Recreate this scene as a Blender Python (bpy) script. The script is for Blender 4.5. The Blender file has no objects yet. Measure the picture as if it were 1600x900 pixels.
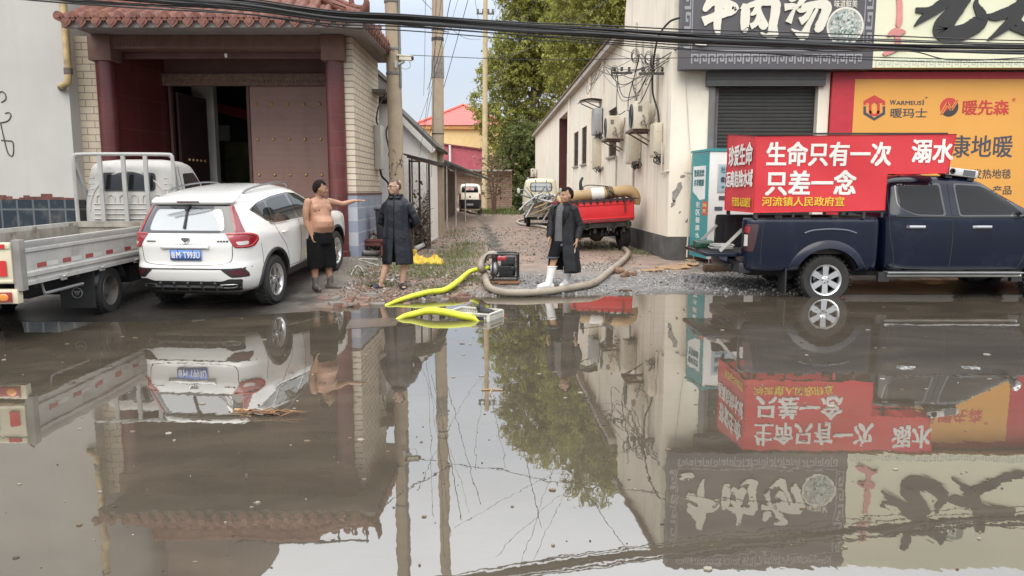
import bpy, bmesh, math, random
from mathutils import Vector, Matrix, Euler, noise as mnoise
from mathutils.geometry import delaunay_2d_cdt
R = math.radians
random.seed(7)
S = bpy.context.scene
C = S.collection
# ---------------------------------------------------------------- camera
PITCH = R(7.54); FPX = 1156.0; CAMZ = 1.6
cd = bpy.data.cameras.new('camera'); cam = bpy.data.objects.new('camera', cd); C.objects.link(cam)
cam.location = (0, 0, CAMZ); cam.rotation_euler = (R(90) - PITCH, 0, 0)
cd.sensor_width = 36; cd.lens = 36 * FPX / 1600; cd.clip_start = .05; cd.clip_end = 3000
S.camera = cam
# ---------------------------------------------------------------- sky and sun (bright overcast)
SUN_EL, SUN_AZ = R(48), R(190)          # azimuth clockwise from +Y: behind the camera, a little left
W = bpy.data.worlds.new('World'); S.world = W; W.use_nodes = True
nt = W.node_tree; N = nt.nodes; L = nt.links; N.clear()
def _n(t, **k):
    n = N.new(t)
    for a, b in k.items(): setattr(n, a, b)
    return n
sky = _n('ShaderNodeTexSky', sky_type='NISHITA', sun_disc=False, sun_elevation=SUN_EL, sun_rotation=SUN_AZ, air_density=1.0, dust_density=3.0, ozone_density=1.0)
tc = _n('ShaderNodeTexCoord'); sx = _n('ShaderNodeSeparateXYZ'); L.new(tc.outputs['Generated'], sx.inputs[0])
rp = _n('ShaderNodeValToRGB'); rp.color_ramp.interpolation = 'EASE'
e = rp.color_ramp.elements
e[0].position = 0.0; e[0].color = (.72, .75, .78, 1)
e[1].position = 1.0; e[1].color = (2.8, 2.82, 2.85, 1)
k = e.new(.20); k.color = (.63, .71, .83, 1)
k = e.new(.50); k.color = (2.25, 2.32, 2.40, 1)
k = e.new(.31); k.color = (1.10, 1.18, 1.28, 1)
L.new(sx.outputs['Z'], rp.inputs[0])
mp = _n('ShaderNodeMapping'); mp.inputs['Scale'].default_value = (1, 1, 3.5); L.new(tc.outputs['Generated'], mp.inputs[0])
nz = _n('ShaderNodeTexNoise'); nz.inputs['Scale'].default_value = 2.2; nz.inputs['Detail'].default_value = 5; L.new(mp.outputs[0], nz.inputs['Vector'])
mr = _n('ShaderNodeMapRange'); mr.inputs['From Min'].default_value = .3; mr.inputs['From Max'].default_value = .7; mr.inputs['To Min'].default_value = .92; mr.inputs['To Max'].default_value = 1.10
L.new(nz.outputs[0], mr.inputs[0])
mu = _n('ShaderNodeVectorMath', operation='SCALE'); L.new(rp.outputs[0], mu.inputs[0]); L.new(mr.outputs[0], mu.inputs['Scale'])
SKY_STRENGTH = .12
m2 = _n('ShaderNodeVectorMath', operation='SCALE'); m2.inputs['Scale'].default_value = 1 / SKY_STRENGTH; L.new(mu.outputs[0], m2.inputs[0])
mx = _n('ShaderNodeMix', data_type='RGBA'); mx.inputs[0].default_value = .86
L.new(sky.outputs[0], mx.inputs[6]); L.new(m2.outputs[0], mx.inputs[7])
bg = _n('ShaderNodeBackground'); bg.inputs['Strength'].default_value = SKY_STRENGTH; L.new(mx.outputs[2], bg.inputs[0])
wo = _n('ShaderNodeOutputWorld'); L.new(bg.outputs[0], wo.inputs[0])
sl = bpy.data.lights.new('sun', 'SUN'); sl.energy = 1.3; sl.angle = R(45); sl.color = (1, .93, .82)
so = bpy.data.objects.new('sun', sl); C.objects.link(so)
d = Vector((math.sin(SUN_AZ) * math.cos(SUN_EL), math.cos(SUN_AZ) * math.cos(SUN_EL), math.sin(SUN_EL)))
so.rotation_euler = d.to_track_quat('Z', 'Y').to_euler()
vs = S.view_settings; S.display_settings.display_device = 'sRGB'
vs.view_transform = 'Standard'; vs.look = 'None'; vs.exposure = 0.22; vs.gamma = 1; vs.use_curve_mapping = False
S.render.engine = 'CYCLES'
S.cycles.use_denoising = True
S.cycles.max_bounces = 7; S.cycles.diffuse_bounces = 3; S.cycles.glossy_bounces = 4; S.cycles.transparent_max_bounces = 8
S.cycles.caustics_reflective = False; S.cycles.caustics_refractive = False
S.cycles.sample_clamp_indirect = 6
# ---------------------------------------------------------------- helpers
CT, ST = math.cos(PITCH), math.sin(PITCH)
def at(u, v, Y):
    """world point seen at photo pixel (1600 x 900) at distance Y ahead"""
    a = (u - 800) / FPX; b = (450 - v) / FPX
    d = Vector((a, CT + b * ST, -ST + b * CT)); t = Y / d.y
    return Vector((0, 0, CAMZ)) + d * t
def gnd(u, v, z=0):
    a = (u - 800) / FPX; b = (450 - v) / FPX
    d = Vector((a, CT + b * ST, -ST + b * CT)); t = (z - CAMZ) / d.z
    return Vector((0, 0, CAMZ)) + d * t
def sst(x, a, b):
    t = min(1, max(0, (x - a) / (b - a))); return t * t * (3 - 2 * t)
def lerp(a, b, t): return a + (b - a) * t
def interp(pts, x):
    if x <= pts[0][0]: return pts[0][1]
    for (a, b), (c, d) in zip(pts, pts[1:]):
        if x <= c: return b + (d - b) * (x - a) / (c - a) if c > a else d
    return pts[-1][1]
def smooth_path(pts, n=8):
    """Catmull-Rom through points"""
    P = [Vector(p) for p in pts]; out = []
    for i in range(len(P) - 1):
        p0 = P[max(0, i - 1)]; p1 = P[i]; p2 = P[i + 1]; p3 = P[min(len(P) - 1, i + 2)]
        for k in range(n):
            t = k / n
            out.append(.5 * ((2 * p1) + (p2 - p0) * t + (2 * p0 - 5 * p1 + 4 * p2 - p3) * t * t + (3 * p1 - p0 - 3 * p2 + p3) * t ** 3))
    out.append(P[-1]); return out
class MB:
    def __init__(s): s.v = []; s.f = []; s.m = []
    def add(s, v, f, m=0):
        o = len(s.v); s.v += [tuple(p) for p in v]
        for q in f: s.f.append(tuple(i + o for i in q)); s.m.append(m)
        return s
    def box(s, c, d, rot=None, m=0, taper=1.0):
        x, y, z = (q / 2 for q in d); c = Vector(c)
        M = Euler(rot).to_matrix() if rot else None
        V = []
        for k, (a, b, e) in enumerate([(-1,-1,-1),(1,-1,-1),(1,1,-1),(-1,1,-1),(-1,-1,1),(1,-1,1),(1,1,1),(-1,1,1)]):
            t = taper if e > 0 else 1
            p = Vector((a * x * t, b * y * t, e * z))
            if M: p = M @ p
            V.append(c + p)
        return s.add(V, [(0,3,2,1),(4,5,6,7),(0,1,5,4),(1,2,6,5),(2,3,7,6),(3,0,4,7)], m)
    def bx(s, x0, x1, y0, y1, z0, z1, m=0):
        return s.box(((x0+x1)/2, (y0+y1)/2, (z0+z1)/2), (abs(x1-x0), abs(y1-y0), abs(z1-z0)), None, m)
    def bar(s, p, q, w, h, m=0, up=(0,0,1)):
        p = Vector(p); q = Vector(q); d = q - p; l = d.length; d.normalize(); up = Vector(up)
        if abs(d.dot(up)) > .99: up = Vector((1,0,0))
        a = d.cross(up).normalized() * w / 2; b = a.cross(d).normalized() * h / 2
        V = [p-a-b, p+a-b, p+a+b, p-a+b, q-a-b, q+a-b, q+a+b, q-a+b]
        return s.add(V, [(0,3,2,1),(4,5,6,7),(0,1,5,4),(1,2,6,5),(2,3,7,6),(3,0,4,7)], m)
    def tube(s, pts, r, n=8, m=0, cap=True, flat=1.0):
        P = [Vector(p) for p in pts]; k = len(P)
        rr = r if isinstance(r, (list, tuple)) else [r] * k
        T = []
        for i in range(k):
            t = (P[min(k-1, i+1)] - P[max(0, i-1)])
            T.append(t.normalized() if t.length > 1e-9 else Vector((0,0,1)))
        up = Vector((0,0,1)) if abs(T[0].z) < .9 else Vector((1,0,0))
        a = T[0].cross(up).normalized()
        V = []
        for i in range(k):
            a = (a - T[i] * a.dot(T[i])).normalized(); b = T[i].cross(a)
            for j in range(n):
                g = 2 * math.pi * j / n
                V.append(P[i] + a * (math.cos(g) * rr[i]) + b * (math.sin(g) * rr[i] * flat))
        F = []
        for i in range(k - 1):
            for j in range(n):
                q = (j + 1) % n
                F.append((i*n+j, i*n+q, (i+1)*n+q, (i+1)*n+j))
        if cap: F += [tuple(range(n))[::-1], tuple((k-1)*n + j for j in range(n))]
        return s.add(V, F, m)
    def lathe(s, prof, o=(0,0,0), axis='z', n=24, m=0, rot=None, close=False, cap=True):
        V = []; o = Vector(o)
        for (r, z) in prof:
            for j in range(n):
                g = 2*math.pi*j/n; p = Vector((math.cos(g)*r, math.sin(g)*r, z))
                if axis == 'y': p = Vector((p.x, p.z, -p.y))
                elif axis == 'x': p = Vector((p.z, p.x, p.y))
                if rot: p = rot @ p
                V.append(o + p)
        F = []; k = len(prof)
        for i in range(k - 1 + (1 if close else 0)):
            i2 = (i + 1) % k
            for j in range(n):
                q = (j+1) % n; F.append((i*n+j, i*n+q, i2*n+q, i2*n+j))
        if not close and cap:
            if prof[0][0] > 1e-5: F.append(tuple(range(n))[::-1])
            if prof[-1][0] > 1e-5: F.append(tuple((k-1)*n+j for j in range(n)))
        return s.add(V, F, m)
    def prism(s, poly, fn, d0, d1, m=0):
        """poly of (a, b); fn(a, b, d) -> point; solid between d0 and d1"""
        n = len(poly); V = [fn(a, b, d0) for a, b in poly] + [fn(a, b, d1) for a, b in poly]
        F = [tuple(range(n))[::-1], tuple(range(n, 2*n))] + [(i, (i+1)%n, n+(i+1)%n, n+i) for i in range(n)]
        return s.add(V, F, m)
    def ell(s, c, r, n=16, k=10, m=0, rot=None):
        V = []; F = []; c = Vector(c)
        for i in range(k+1):
            t = math.pi*i/k
            for j in range(n):
                g = 2*math.pi*j/n
                p = Vector((r[0]*math.sin(t)*math.cos(g), r[1]*math.sin(t)*math.sin(g), r[2]*math.cos(t)))
                if rot: p = rot @ p
                V.append(c+p)
        for i in range(k):
            for j in range(n):
                q=(j+1)%n; F.append((i*n+j,(i+1)*n+j,(i+1)*n+q,i*n+q))
        return s.add(V, F, m)
    def grid(s, fn, nu, nv, m=0, closeu=False):
        V = [fn(i/nu, j/nv) for i in range(nu+1) for j in range(nv+1)]
        F = [(i*(nv+1)+j, (i+1)*(nv+1)+j, (i+1)*(nv+1)+j+1, i*(nv+1)+j+1) for i in range(nu) for j in range(nv)]
        return s.add(V, F, m)
    def mesh(s, name):
        me = bpy.data.meshes.new(name); me.from_pydata(s.v, [], s.f); me.update()
        me.polygons.foreach_set('material_index', s.m)
        return me
    def build(s, name, mats, parent=None, smooth=40, bevel=0, seg=2, weld=True, thick=0, fixn=True):
        me = s.mesh(name)
        bm = bmesh.new(); bm.from_mesh(me)
        if weld: bmesh.ops.remove_doubles(bm, verts=bm.verts, dist=1e-5)
        if fixn: bmesh.ops.recalc_face_normals(bm, faces=bm.faces)
        if bevel:
            es = [q for q in bm.edges if len(q.link_faces) == 2 and q.calc_face_angle(0) > R(30)]
            bmesh.ops.bevel(bm, geom=es, offset=bevel, segments=seg, profile=.5, affect='EDGES', clamp_overlap=True)
        bm.to_mesh(me); bm.free()
        return link(name, me, mats, parent, smooth, thick)
def link(name, me, mats, parent=None, smooth=40, thick=0):
    if not isinstance(mats, (list, tuple)): mats = [mats]
    for m in mats: me.materials.append(m)
    if smooth:
        me.polygons.foreach_set('use_smooth', [True]*len(me.polygons)); me.set_sharp_from_angle(angle=R(smooth))
    o = bpy.data.objects.new(name, me); C.objects.link(o)
    if parent: o.parent = parent
    if thick:
        md = o.modifiers.new('thickness', 'SOLIDIFY'); md.thickness = thick; md.offset = 0
    return o
def tag(o, label=None, cat=None, group=None, kind=None):
    if label: o['label'] = label
    if cat: o['category'] = cat
    if group: o['group'] = group
    if kind: o['kind'] = kind
    return o
def thing(name, label, cat, loc=(0,0,0), rz=0, group=None, rot=None):
    o = bpy.data.objects.new(name, None); C.objects.link(o); o.location = loc
    o.rotation_euler = rot if rot else (0, 0, rz); o.empty_display_size = .1
    return tag(o, label, cat, group)
def copy_tree(o, parent=None):
    c = o.copy(); C.objects.link(c)
    if parent: c.parent = parent
    for ch in list(o.children): copy_tree(ch, c)
    return c
def evaluated(o):
    """mesh with the modifiers applied; replaces the object's own mesh"""
    dg = bpy.context.evaluated_depsgraph_get(); dg.update()
    me = bpy.data.meshes.new_from_object(o.evaluated_get(dg)); o.modifiers.clear(); old = o.data; o.data = me
    bpy.data.meshes.remove(old); return o
def remesh(o, vox, it=6, smooth=True):
    m = o.modifiers.new('r', 'REMESH'); m.mode = 'VOXEL'; m.voxel_size = vox
    if it:
        k = o.modifiers.new('s', 'SMOOTH'); k.factor = .5; k.iterations = it
    evaluated(o); o.data.polygons.foreach_set('use_smooth', [True]*len(o.data.polygons)); return o
def cut(o, cutter_mb):
    c = cutter_mb.build('cutter', [], None, 0); c.parent = o.parent
    m = o.modifiers.new('b', 'BOOLEAN'); m.operation = 'DIFFERENCE'; m.object = c; m.solver = 'EXACT'
    evaluated(o); me = c.data; bpy.data.objects.remove(c); bpy.data.meshes.remove(me)
    return o
# ---- materials
def lin(h):
    """sRGB 0..255 triple -> linear"""
    f = lambda c: (c/12.92 if c <= .04045 else ((c+.055)/1.055)**2.4)
    return tuple(f(x/255) for x in h)
MC = {}
def nodes(name):
    m = bpy.data.materials.new(name); m.use_nodes = True; t = m.node_tree
    b = t.nodes.get('Principled BSDF'); return m, t, b
def mknoise(t, coord, scale, detail=4, rough=.55, stretch=None):
    n = t.nodes.new('ShaderNodeTexNoise'); n.inputs['Scale'].default_value = scale; n.inputs['Detail'].default_value = detail; n.inputs['Roughness'].default_value = rough
    if stretch:
        mp = t.nodes.new('ShaderNodeMapping'); mp.inputs['Scale'].default_value = stretch; t.links.new(coord, mp.inputs[0]); t.links.new(mp.outputs[0], n.inputs['Vector'])
    else: t.links.new(coord, n.inputs['Vector'])
    return n.outputs[0]
def mrange(t, v, a, b, c=0., d=1., smooth=False):
    n = t.nodes.new('ShaderNodeMapRange'); n.clamp = True
    if smooth: n.interpolation_type = 'SMOOTHSTEP'
    for i, q in zip(('From Min','From Max','To Min','To Max'), (a,b,c,d)): n.inputs[i].default_value = q
    t.links.new(v, n.inputs[0]); return n.outputs[0]
def mixc(t, f, a, b):
    n = t.nodes.new('ShaderNodeMix'); n.data_type = 'RGBA'
    for i, q in ((0, f), (6, a), (7, b)):
        if isinstance(q, (int, float)): n.inputs[i].default_value = q
        elif isinstance(q, (tuple, list)): n.inputs[i].default_value = (*q[:3], 1)
        else: t.links.new(q, n.inputs[i])
    return n.outputs[2]
def math_(t, op, a, b=0.):
    n = t.nodes.new('ShaderNodeMath'); n.operation = op
    for i, q in enumerate((a, b)):
        if isinstance(q, (int, float)): n.inputs[i].default_value = q
        else: t.links.new(q, n.inputs[i])
    return n.outputs[0]
def coords(t): return t.nodes.new('ShaderNodeTexCoord').outputs['Object']
def bumpn(t, b, h, strength, dist=.01):
    n = t.nodes.new('ShaderNodeBump'); n.inputs['Strength'].default_value = strength; n.inputs['Distance'].default_value = dist
    t.links.new(h, n.inputs['Height']); t.links.new(n.outputs[0], b.inputs['Normal'])
def mat(name, col, rough=.6, metal=0., var=.12, vs=2.5, bump=0., bs=60, dirt=0., dcol=(.10,.08,.06), ds=3, streak=0., scol=None, coat=0., spec=.5, alpha=1., bd=.01):
    if name in MC: return MC[name]
    m, t, b = nodes(name); co = coords(t)
    c = tuple(col[:3])
    n1 = mknoise(t, co, vs, 5)
    out = mixc(t, mrange(t, n1, .3, .7), tuple(max(0, x*(1-var)) for x in c), tuple(min(1, x*(1+var)) for x in c))
    if streak:
        n3 = mknoise(t, co, 1.0, 5, .6, (4.5, 4.5, .28)); out = mixc(t, mrange(t, n3, .52, .75, 0, streak), out, scol or tuple(x*.45 for x in c))
    if dirt:
        n2 = mknoise(t, co, ds, 8, .65); out = mixc(t, mrange(t, n2, .54, .72, 0, dirt), out, dcol)
        b.inputs['Roughness'].default_value = rough
        t.links.new(mrange(t, n2, .5, .75, rough, min(1, rough+.3)), b.inputs['Roughness'])
    else: b.inputs['Roughness'].default_value = rough
    t.links.new(out, b.inputs['Base Color'])
    b.inputs['Metallic'].default_value = metal; b.inputs['Specular IOR Level'].default_value = spec
    b.inputs['Coat Weight'].default_value = coat; b.inputs['Coat Roughness'].default_value = .05
    if bump: bumpn(t, b, mknoise(t, co, bs, 5), bump, bd)
    MC[name] = m; return m
def glassm(name, col=(.02,.025,.03), rough=.04):
    if name in MC: return MC[name]
    m, t, b = nodes(name)
    b.inputs['Base Color'].default_value = (*col, 1); b.inputs['Roughness'].default_value = rough
    b.inputs['Specular IOR Level'].default_value = .6; b.inputs['IOR'].default_value = 1.5
    MC[name] = m; return m
def clearglass(name, tint=(.55,.6,.62), f=.75):
    """thin tinted pane: part see-through, part mirror"""
    if name in MC: return MC[name]
    m, t, b = nodes(name); t.nodes.remove(b)
    tr = t.nodes.new('ShaderNodeBsdfTransparent'); tr.inputs[0].default_value = (*tint, 1)
    gl = t.nodes.new('ShaderNodeBsdfGlossy'); gl.inputs['Roughness'].default_value = .03
    fr = t.nodes.new('ShaderNodeFresnel'); fr.inputs[0].default_value = 1.9
    ms = t.nodes.new('ShaderNodeMixShader'); t.links.new(fr.outputs[0], ms.inputs[0]); t.links.new(tr.outputs[0], ms.inputs[1]); t.links.new(gl.outputs[0], ms.inputs[2])
    t.links.new(ms.outputs[0], t.nodes['Material Output'].inputs[0]); MC[name] = m; return m
def brickm(name, c1, c2, mortar, bw, bh, plane='xz', msize=.012, rough=.6, offset=.5, var=.2, bump=.4, streak=0., scol=(.25,.22,.18), dirt=0.):
    if name in MC: return MC[name]
    m, t, b = nodes(name); co = coords(t)
    sp = t.nodes.new('ShaderNodeSeparateXYZ'); t.links.new(co, sp.inputs[0]); cb = t.nodes.new('ShaderNodeCombineXYZ')
    t.links.new(sp.outputs['XYZ'.index(plane[0].upper())], cb.inputs[0]); t.links.new(sp.outputs['XYZ'.index(plane[1].upper())], cb.inputs[1])
    k = t.nodes.new('ShaderNodeTexBrick'); t.links.new(cb.outputs[0], k.inputs['Vector'])
    k.inputs['Color1'].default_value = (*c1, 1); k.inputs['Color2'].default_value = (*c2, 1); k.inputs['Mortar'].default_value = (*mortar, 1)
    k.inputs['Scale'].default_value = 1; k.inputs['Brick Width'].default_value = bw; k.inputs['Row Height'].default_value = bh; k.inputs['Mortar Size'].default_value = msize
    k.offset = offset; k.inputs['Mortar Smooth'].default_value = .1
    out = mixc(t, mrange(t, mknoise(t, co, 3, 6), .3, .7, 0, var), k.outputs[0], tuple(x*.55 for x in c1))
    if streak: out = mixc(t, mrange(t, mknoise(t, co, 1, 5, .6, (4,4,.3)), .5, .75, 0, streak), out, scol)
    if dirt: out = mixc(t, mrange(t, mknoise(t, co, 2.2, 8, .65), .52, .7, 0, dirt), out, scol)
    t.links.new(out, b.inputs['Base Color']); b.inputs['Roughness'].default_value = rough
    if bump: bumpn(t, b, math_(t, 'SUBTRACT', 1., k.outputs['Fac']), bump, .008)
    MC[name] = m; return m
# ---- lettering
def text_mesh(body, bold=0., depth=.002, res=2):
    cu = bpy.data.curves.new('lettering', 'FONT'); cu.body = body; cu.size = 1; cu.offset = bold; cu.extrude = depth; cu.resolution_u = res
    o = bpy.data.objects.new('lettering', cu); C.objects.link(o)
    dg = bpy.context.evaluated_depsgraph_get(); dg.update()
    me = bpy.data.meshes.new_from_object(o.evaluated_get(dg)); bpy.data.objects.remove(o); bpy.data.curves.remove(cu)
    return me
def lettering(items, fn, mats, parent, name='lettering', depth=.004):
    """items: (body, a0, a1, b0, b1, bold, material index). fn(a, b, d) maps the sign's plane to its thing's space"""
    mb = MB()
    for (body, a0, a1, b0, b1, bold, mi) in items:
        me = text_mesh(body); V = [v.co.copy() for v in me.vertices]
        if not V: continue
        x0 = min(v.x for v in V); x1 = max(v.x for v in V); y0 = min(v.y for v in V); y1 = max(v.y for v in V)
        zm = max(v.z for v in V); F = [tuple(p.vertices) for p in me.polygons]
        # heavier weights: a few copies a hair apart, each laid just over the last
        offs = [(0, 0)] if not bold else [(-bold, -bold*.7), (bold, -bold*.7), (-bold, bold*.7), (bold, bold*.7), (0, 0)]
        for k, (dx, dy) in enumerate(offs):
            mb.add([fn(lerp(a0, a1, (v.x+dx-x0+bold)/(x1-x0+2*bold)), lerp(b0, b1, (v.y+dy-y0+bold)/max(1e-6, y1-y0+2*bold)), depth + k*.0006 if v.z >= zm-1e-6 else 0) for v in V], F, mi)
        bpy.data.meshes.remove(me)
    return mb.build(name, mats, parent, 0, weld=False, fixn=False)
STROKES = 0
def brush(mb, pts, fn, d0, d1, m=0, n=6, jag=.0):
    """a brush stroke: pts = (a, b, width) smoothed into a ribbon with a pressed, tapering outline"""
    P = smooth_path([(a, b, w) for a, b, w in pts], n); Lf = []; Rt = []
    for i, p in enumerate(P):
        q = P[min(len(P)-1, i+1)] - P[max(0, i-1)]; t = Vector((q.x, q.y)); t = t.normalized() if t.length > 1e-9 else Vector((1, 0))
        nn = Vector((-t.y, t.x)); w = max(.002, p.z)/2 * (1 + jag*random.uniform(-1, 1)); c = Vector((p.x, p.y))
        Lf.append(c+nn*w); Rt.append(c-nn*w)
    global STROKES
    STROKES += 1; d1 += .0007*(STROKES % 40)                   # every stroke lies just over the one before
    for i in range(len(P)-1):
        mb.prism([Lf[i], Lf[i+1], Rt[i+1], Rt[i]], fn, d0, d1 + .00002*i, m)
# ---------------------------------------------------------------- ground, water
def settle(root, base):
    """children were built in world space: move the root to its base and keep them where they are"""
    b = Vector(base); root.location = b; seen = set()
    def go(o):
        for ch in o.children:
            if ch.type == 'MESH' and ch.data.name not in seen:
                seen.add(ch.data.name); ch.data.transform(Matrix.Translation(-b))
            elif ch.type == 'EMPTY': ch.location = Vector(ch.location) - b; continue
            go(ch)
    go(root); return root
def shore(x):
    return interp([(-60,8.7),(-4.6,8.8),(-3.4,9.3),(-2.4,9.95),(-1.6,10.55),(-.4,11.1),(1.5,11.25),(3,11.35),(4.1,11.3),(4.8,11.3),(60,11.3)], x) + .10*mnoise.noise((x*1.7,3,0)) + .05*mnoise.noise((x*6,9,0))
def gz(x, y, rough=True):
    d = y - shore(x)
    if d < 0: z = max(-.3, d*.14)
    else: z = .13*(1-math.exp(-d*1.0))*(1-.62*sst(-x,2.6,3.6)*(1-sst(y,10.5,13.5)))*(1-.50*sst(x,4.0,4.8)*(1-sst(y,12.6,14.5)))
    z += .19*sst(y, 10.6, 14.0)*sst(-x, 2.3, 3.1)*sst(-x,14,12)
    if rough:
        if y > 10 and y < 60:
            k = sst(y, shore(x)+.1, shore(x)+.9)*(1-.8*sst(x,3.8,4.6)*(1-sst(y,13.5,15)))*(1 - sst(abs(x), 9, 12))
            z += k*(.022*mnoise.noise((x*1.1, y*1.1, 0)) + .012*mnoise.noise((x*4, y*4, 5)))
    return z
def lines(segs):
    out = []
    for a, b, n in segs: out += [a + (b-a)*i/n for i in range(n)]
    out.append(segs[-1][1]); return out
XS = lines([(-500,-60,6),(-60,-12,12),(-12,12,240),(12,60,12),(60,500,6)])
YS = lines([(-80,6,8),(6,9,6),(9,15,75),(15,26,60),(26,60,34),(60,600,10)])
mb = MB()
mb.add([(x, y, gz(x, y)) for x in XS for y in YS], [(i*len(YS)+j, (i+1)*len(YS)+j, (i+1)*len(YS)+j+1, i*len(YS)+j+1) for i in range(len(XS)-1) for j in range(len(YS)-1)])
def ground_mat():
    m, t, b = nodes('mud and asphalt'); co = coords(t); lk = t.links
    sp = t.nodes.new('ShaderNodeSeparateXYZ'); lk.new(co, sp.inputs[0]); X, Y, Z = sp.outputs
    big = mknoise(t, co, .9, 6, .6); mid = mknoise(t, co, 4, 7, .65); fine = mknoise(t, co, 28, 5, .7)
    vor = t.nodes.new('ShaderNodeTexVoronoi'); vor.inputs['Scale'].default_value = 26; lk.new(co, vor.inputs['Vector'])
    wob = math_(t, 'MULTIPLY', math_(t, 'SUBTRACT', big, .5), 2.6)
    xw = math_(t, 'ADD', X, wob); yw = math_(t, 'ADD', Y, wob)
    dirt = mixc(t, mrange(t, mid, .35, .68), (.225,.155,.118), (.345,.255,.205))
    dirt = mixc(t, mrange(t, big, .48, .66, 0, .7), dirt, (.22,.175,.135))
    dirt = mixc(t, mrange(t, fine, .55, .75, 0, .8), dirt, (.10,.078,.062))
    vs_ = t.nodes.new('ShaderNodeSeparateColor'); lk.new(vor.outputs['Color'], vs_.inputs[0])
    grav = mixc(t, vs_.outputs[0], (.085,.083,.08), (.29,.28,.27))
    grav = mixc(t, mrange(t, mid, .5, .7, 0, .6), grav, (.13,.11,.09))
    asph = mixc(t, mrange(t, mid, .3, .7), (.016,.0145,.013), (.048,.042,.036))  # wet asphalt, tone deepened to stand in for weak contact shadows under vehicles
    conc = mixc(t, mrange(t, mid, .3, .7), (.15,.13,.11), (.24,.21,.185))
    fg = math_(t, 'MULTIPLY', mrange(t, xw, -.9, .3), mrange(t, yw, 14.3, 12.6))
    out = mixc(t, fg, dirt, grav)
    fc = math_(t, 'MULTIPLY', mrange(t, xw, -2.0, -2.9), mrange(t, yw, 19, 17)); out = mixc(t, fc, out, conc)
    fr = math_(t, 'MULTIPLY', mrange(t, xw, 3.6, 4.6), mrange(t, yw, 19, 17)); out = mixc(t, fr, out, asph)
    fa = math_(t, 'MULTIPLY', mrange(t, xw, -2.6, -3.4), mrange(t, yw, 12.0, 10.6)); out = mixc(t, fa, out, asph)
    # a drying runnel of water down the lane
    run = math_(t, 'ABSOLUTE', math_(t, 'SUBTRACT', math_(t, 'ADD', math_(t, 'ADD', X, math_(t, 'MULTIPLY', Y, .064)), math_(t, 'MULTIPLY', math_(t, 'SUBTRACT', mknoise(t, co, 1.1, 4), .5), .7)), .85))
    wr = math_(t, 'MULTIPLY', math_(t, 'MULTIPLY', mrange(t, run, .20, .12), mrange(t, Y, 13.6, 14.6)), mrange(t, mknoise(t, co, 1.6, 4), .38, .44))
    runm = math_(t, 'MULTIPLY', wr, mrange(t, Y, 36, 30))
    wob2 = math_(t, 'MULTIPLY', math_(t, 'SUBTRACT', mknoise(t, co, .3, 2), .5), 1.1)
    for xc in (-1.15, .95):                                     # soft wheel tracks
        tr = math_(t, 'ABSOLUTE', math_(t, 'SUBTRACT', math_(t, 'ADD', X, wob2), xc))
        wr = math_(t, 'MAXIMUM', wr, math_(t, 'MULTIPLY', math_(t, 'MULTIPLY', mrange(t, tr, .36, .12), mrange(t, Y, 13.2, 14.5)), mrange(t, mknoise(t, co, 1.7, 5), .40, .60, .15, .8)))
    wet = math_(t, 'MAXIMUM', mrange(t, Z, .055, .01), wr)
    wet = math_(t, 'MAXIMUM', wet, mrange(t, mknoise(t, co, 1.3, 5), .52, .62, 0, .8))
    out = mixc(t, math_(t, 'MULTIPLY', wet, .62), out, (.030,.026,.022))
    out = mixc(t, math_(t, 'MULTIPLY', runm, .8), out, (.030,.023,.018))
    lk.new(out, b.inputs['Base Color'])
    lk.new(mrange(t, wet, 0, 1, .88, .30), b.inputs['Roughness'])
    hgt = math_(t, 'ADD', math_(t, 'MULTIPLY', vor.outputs['Distance'], -.5), math_(t, 'MULTIPLY', fine, .9))
    hgt = math_(t, 'MULTIPLY', hgt, math_(t, 'SUBTRACT', 1.0, math_(t, 'MULTIPLY', wet, .85)))
    bumpn(t, b, hgt, .8, .03)
    return m
g = mb.build('ground', ground_mat(), None, 0, weld=False); g.data.polygons.foreach_set('use_smooth', [True]*len(g.data.polygons)); tag(g, kind='structure')
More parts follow.
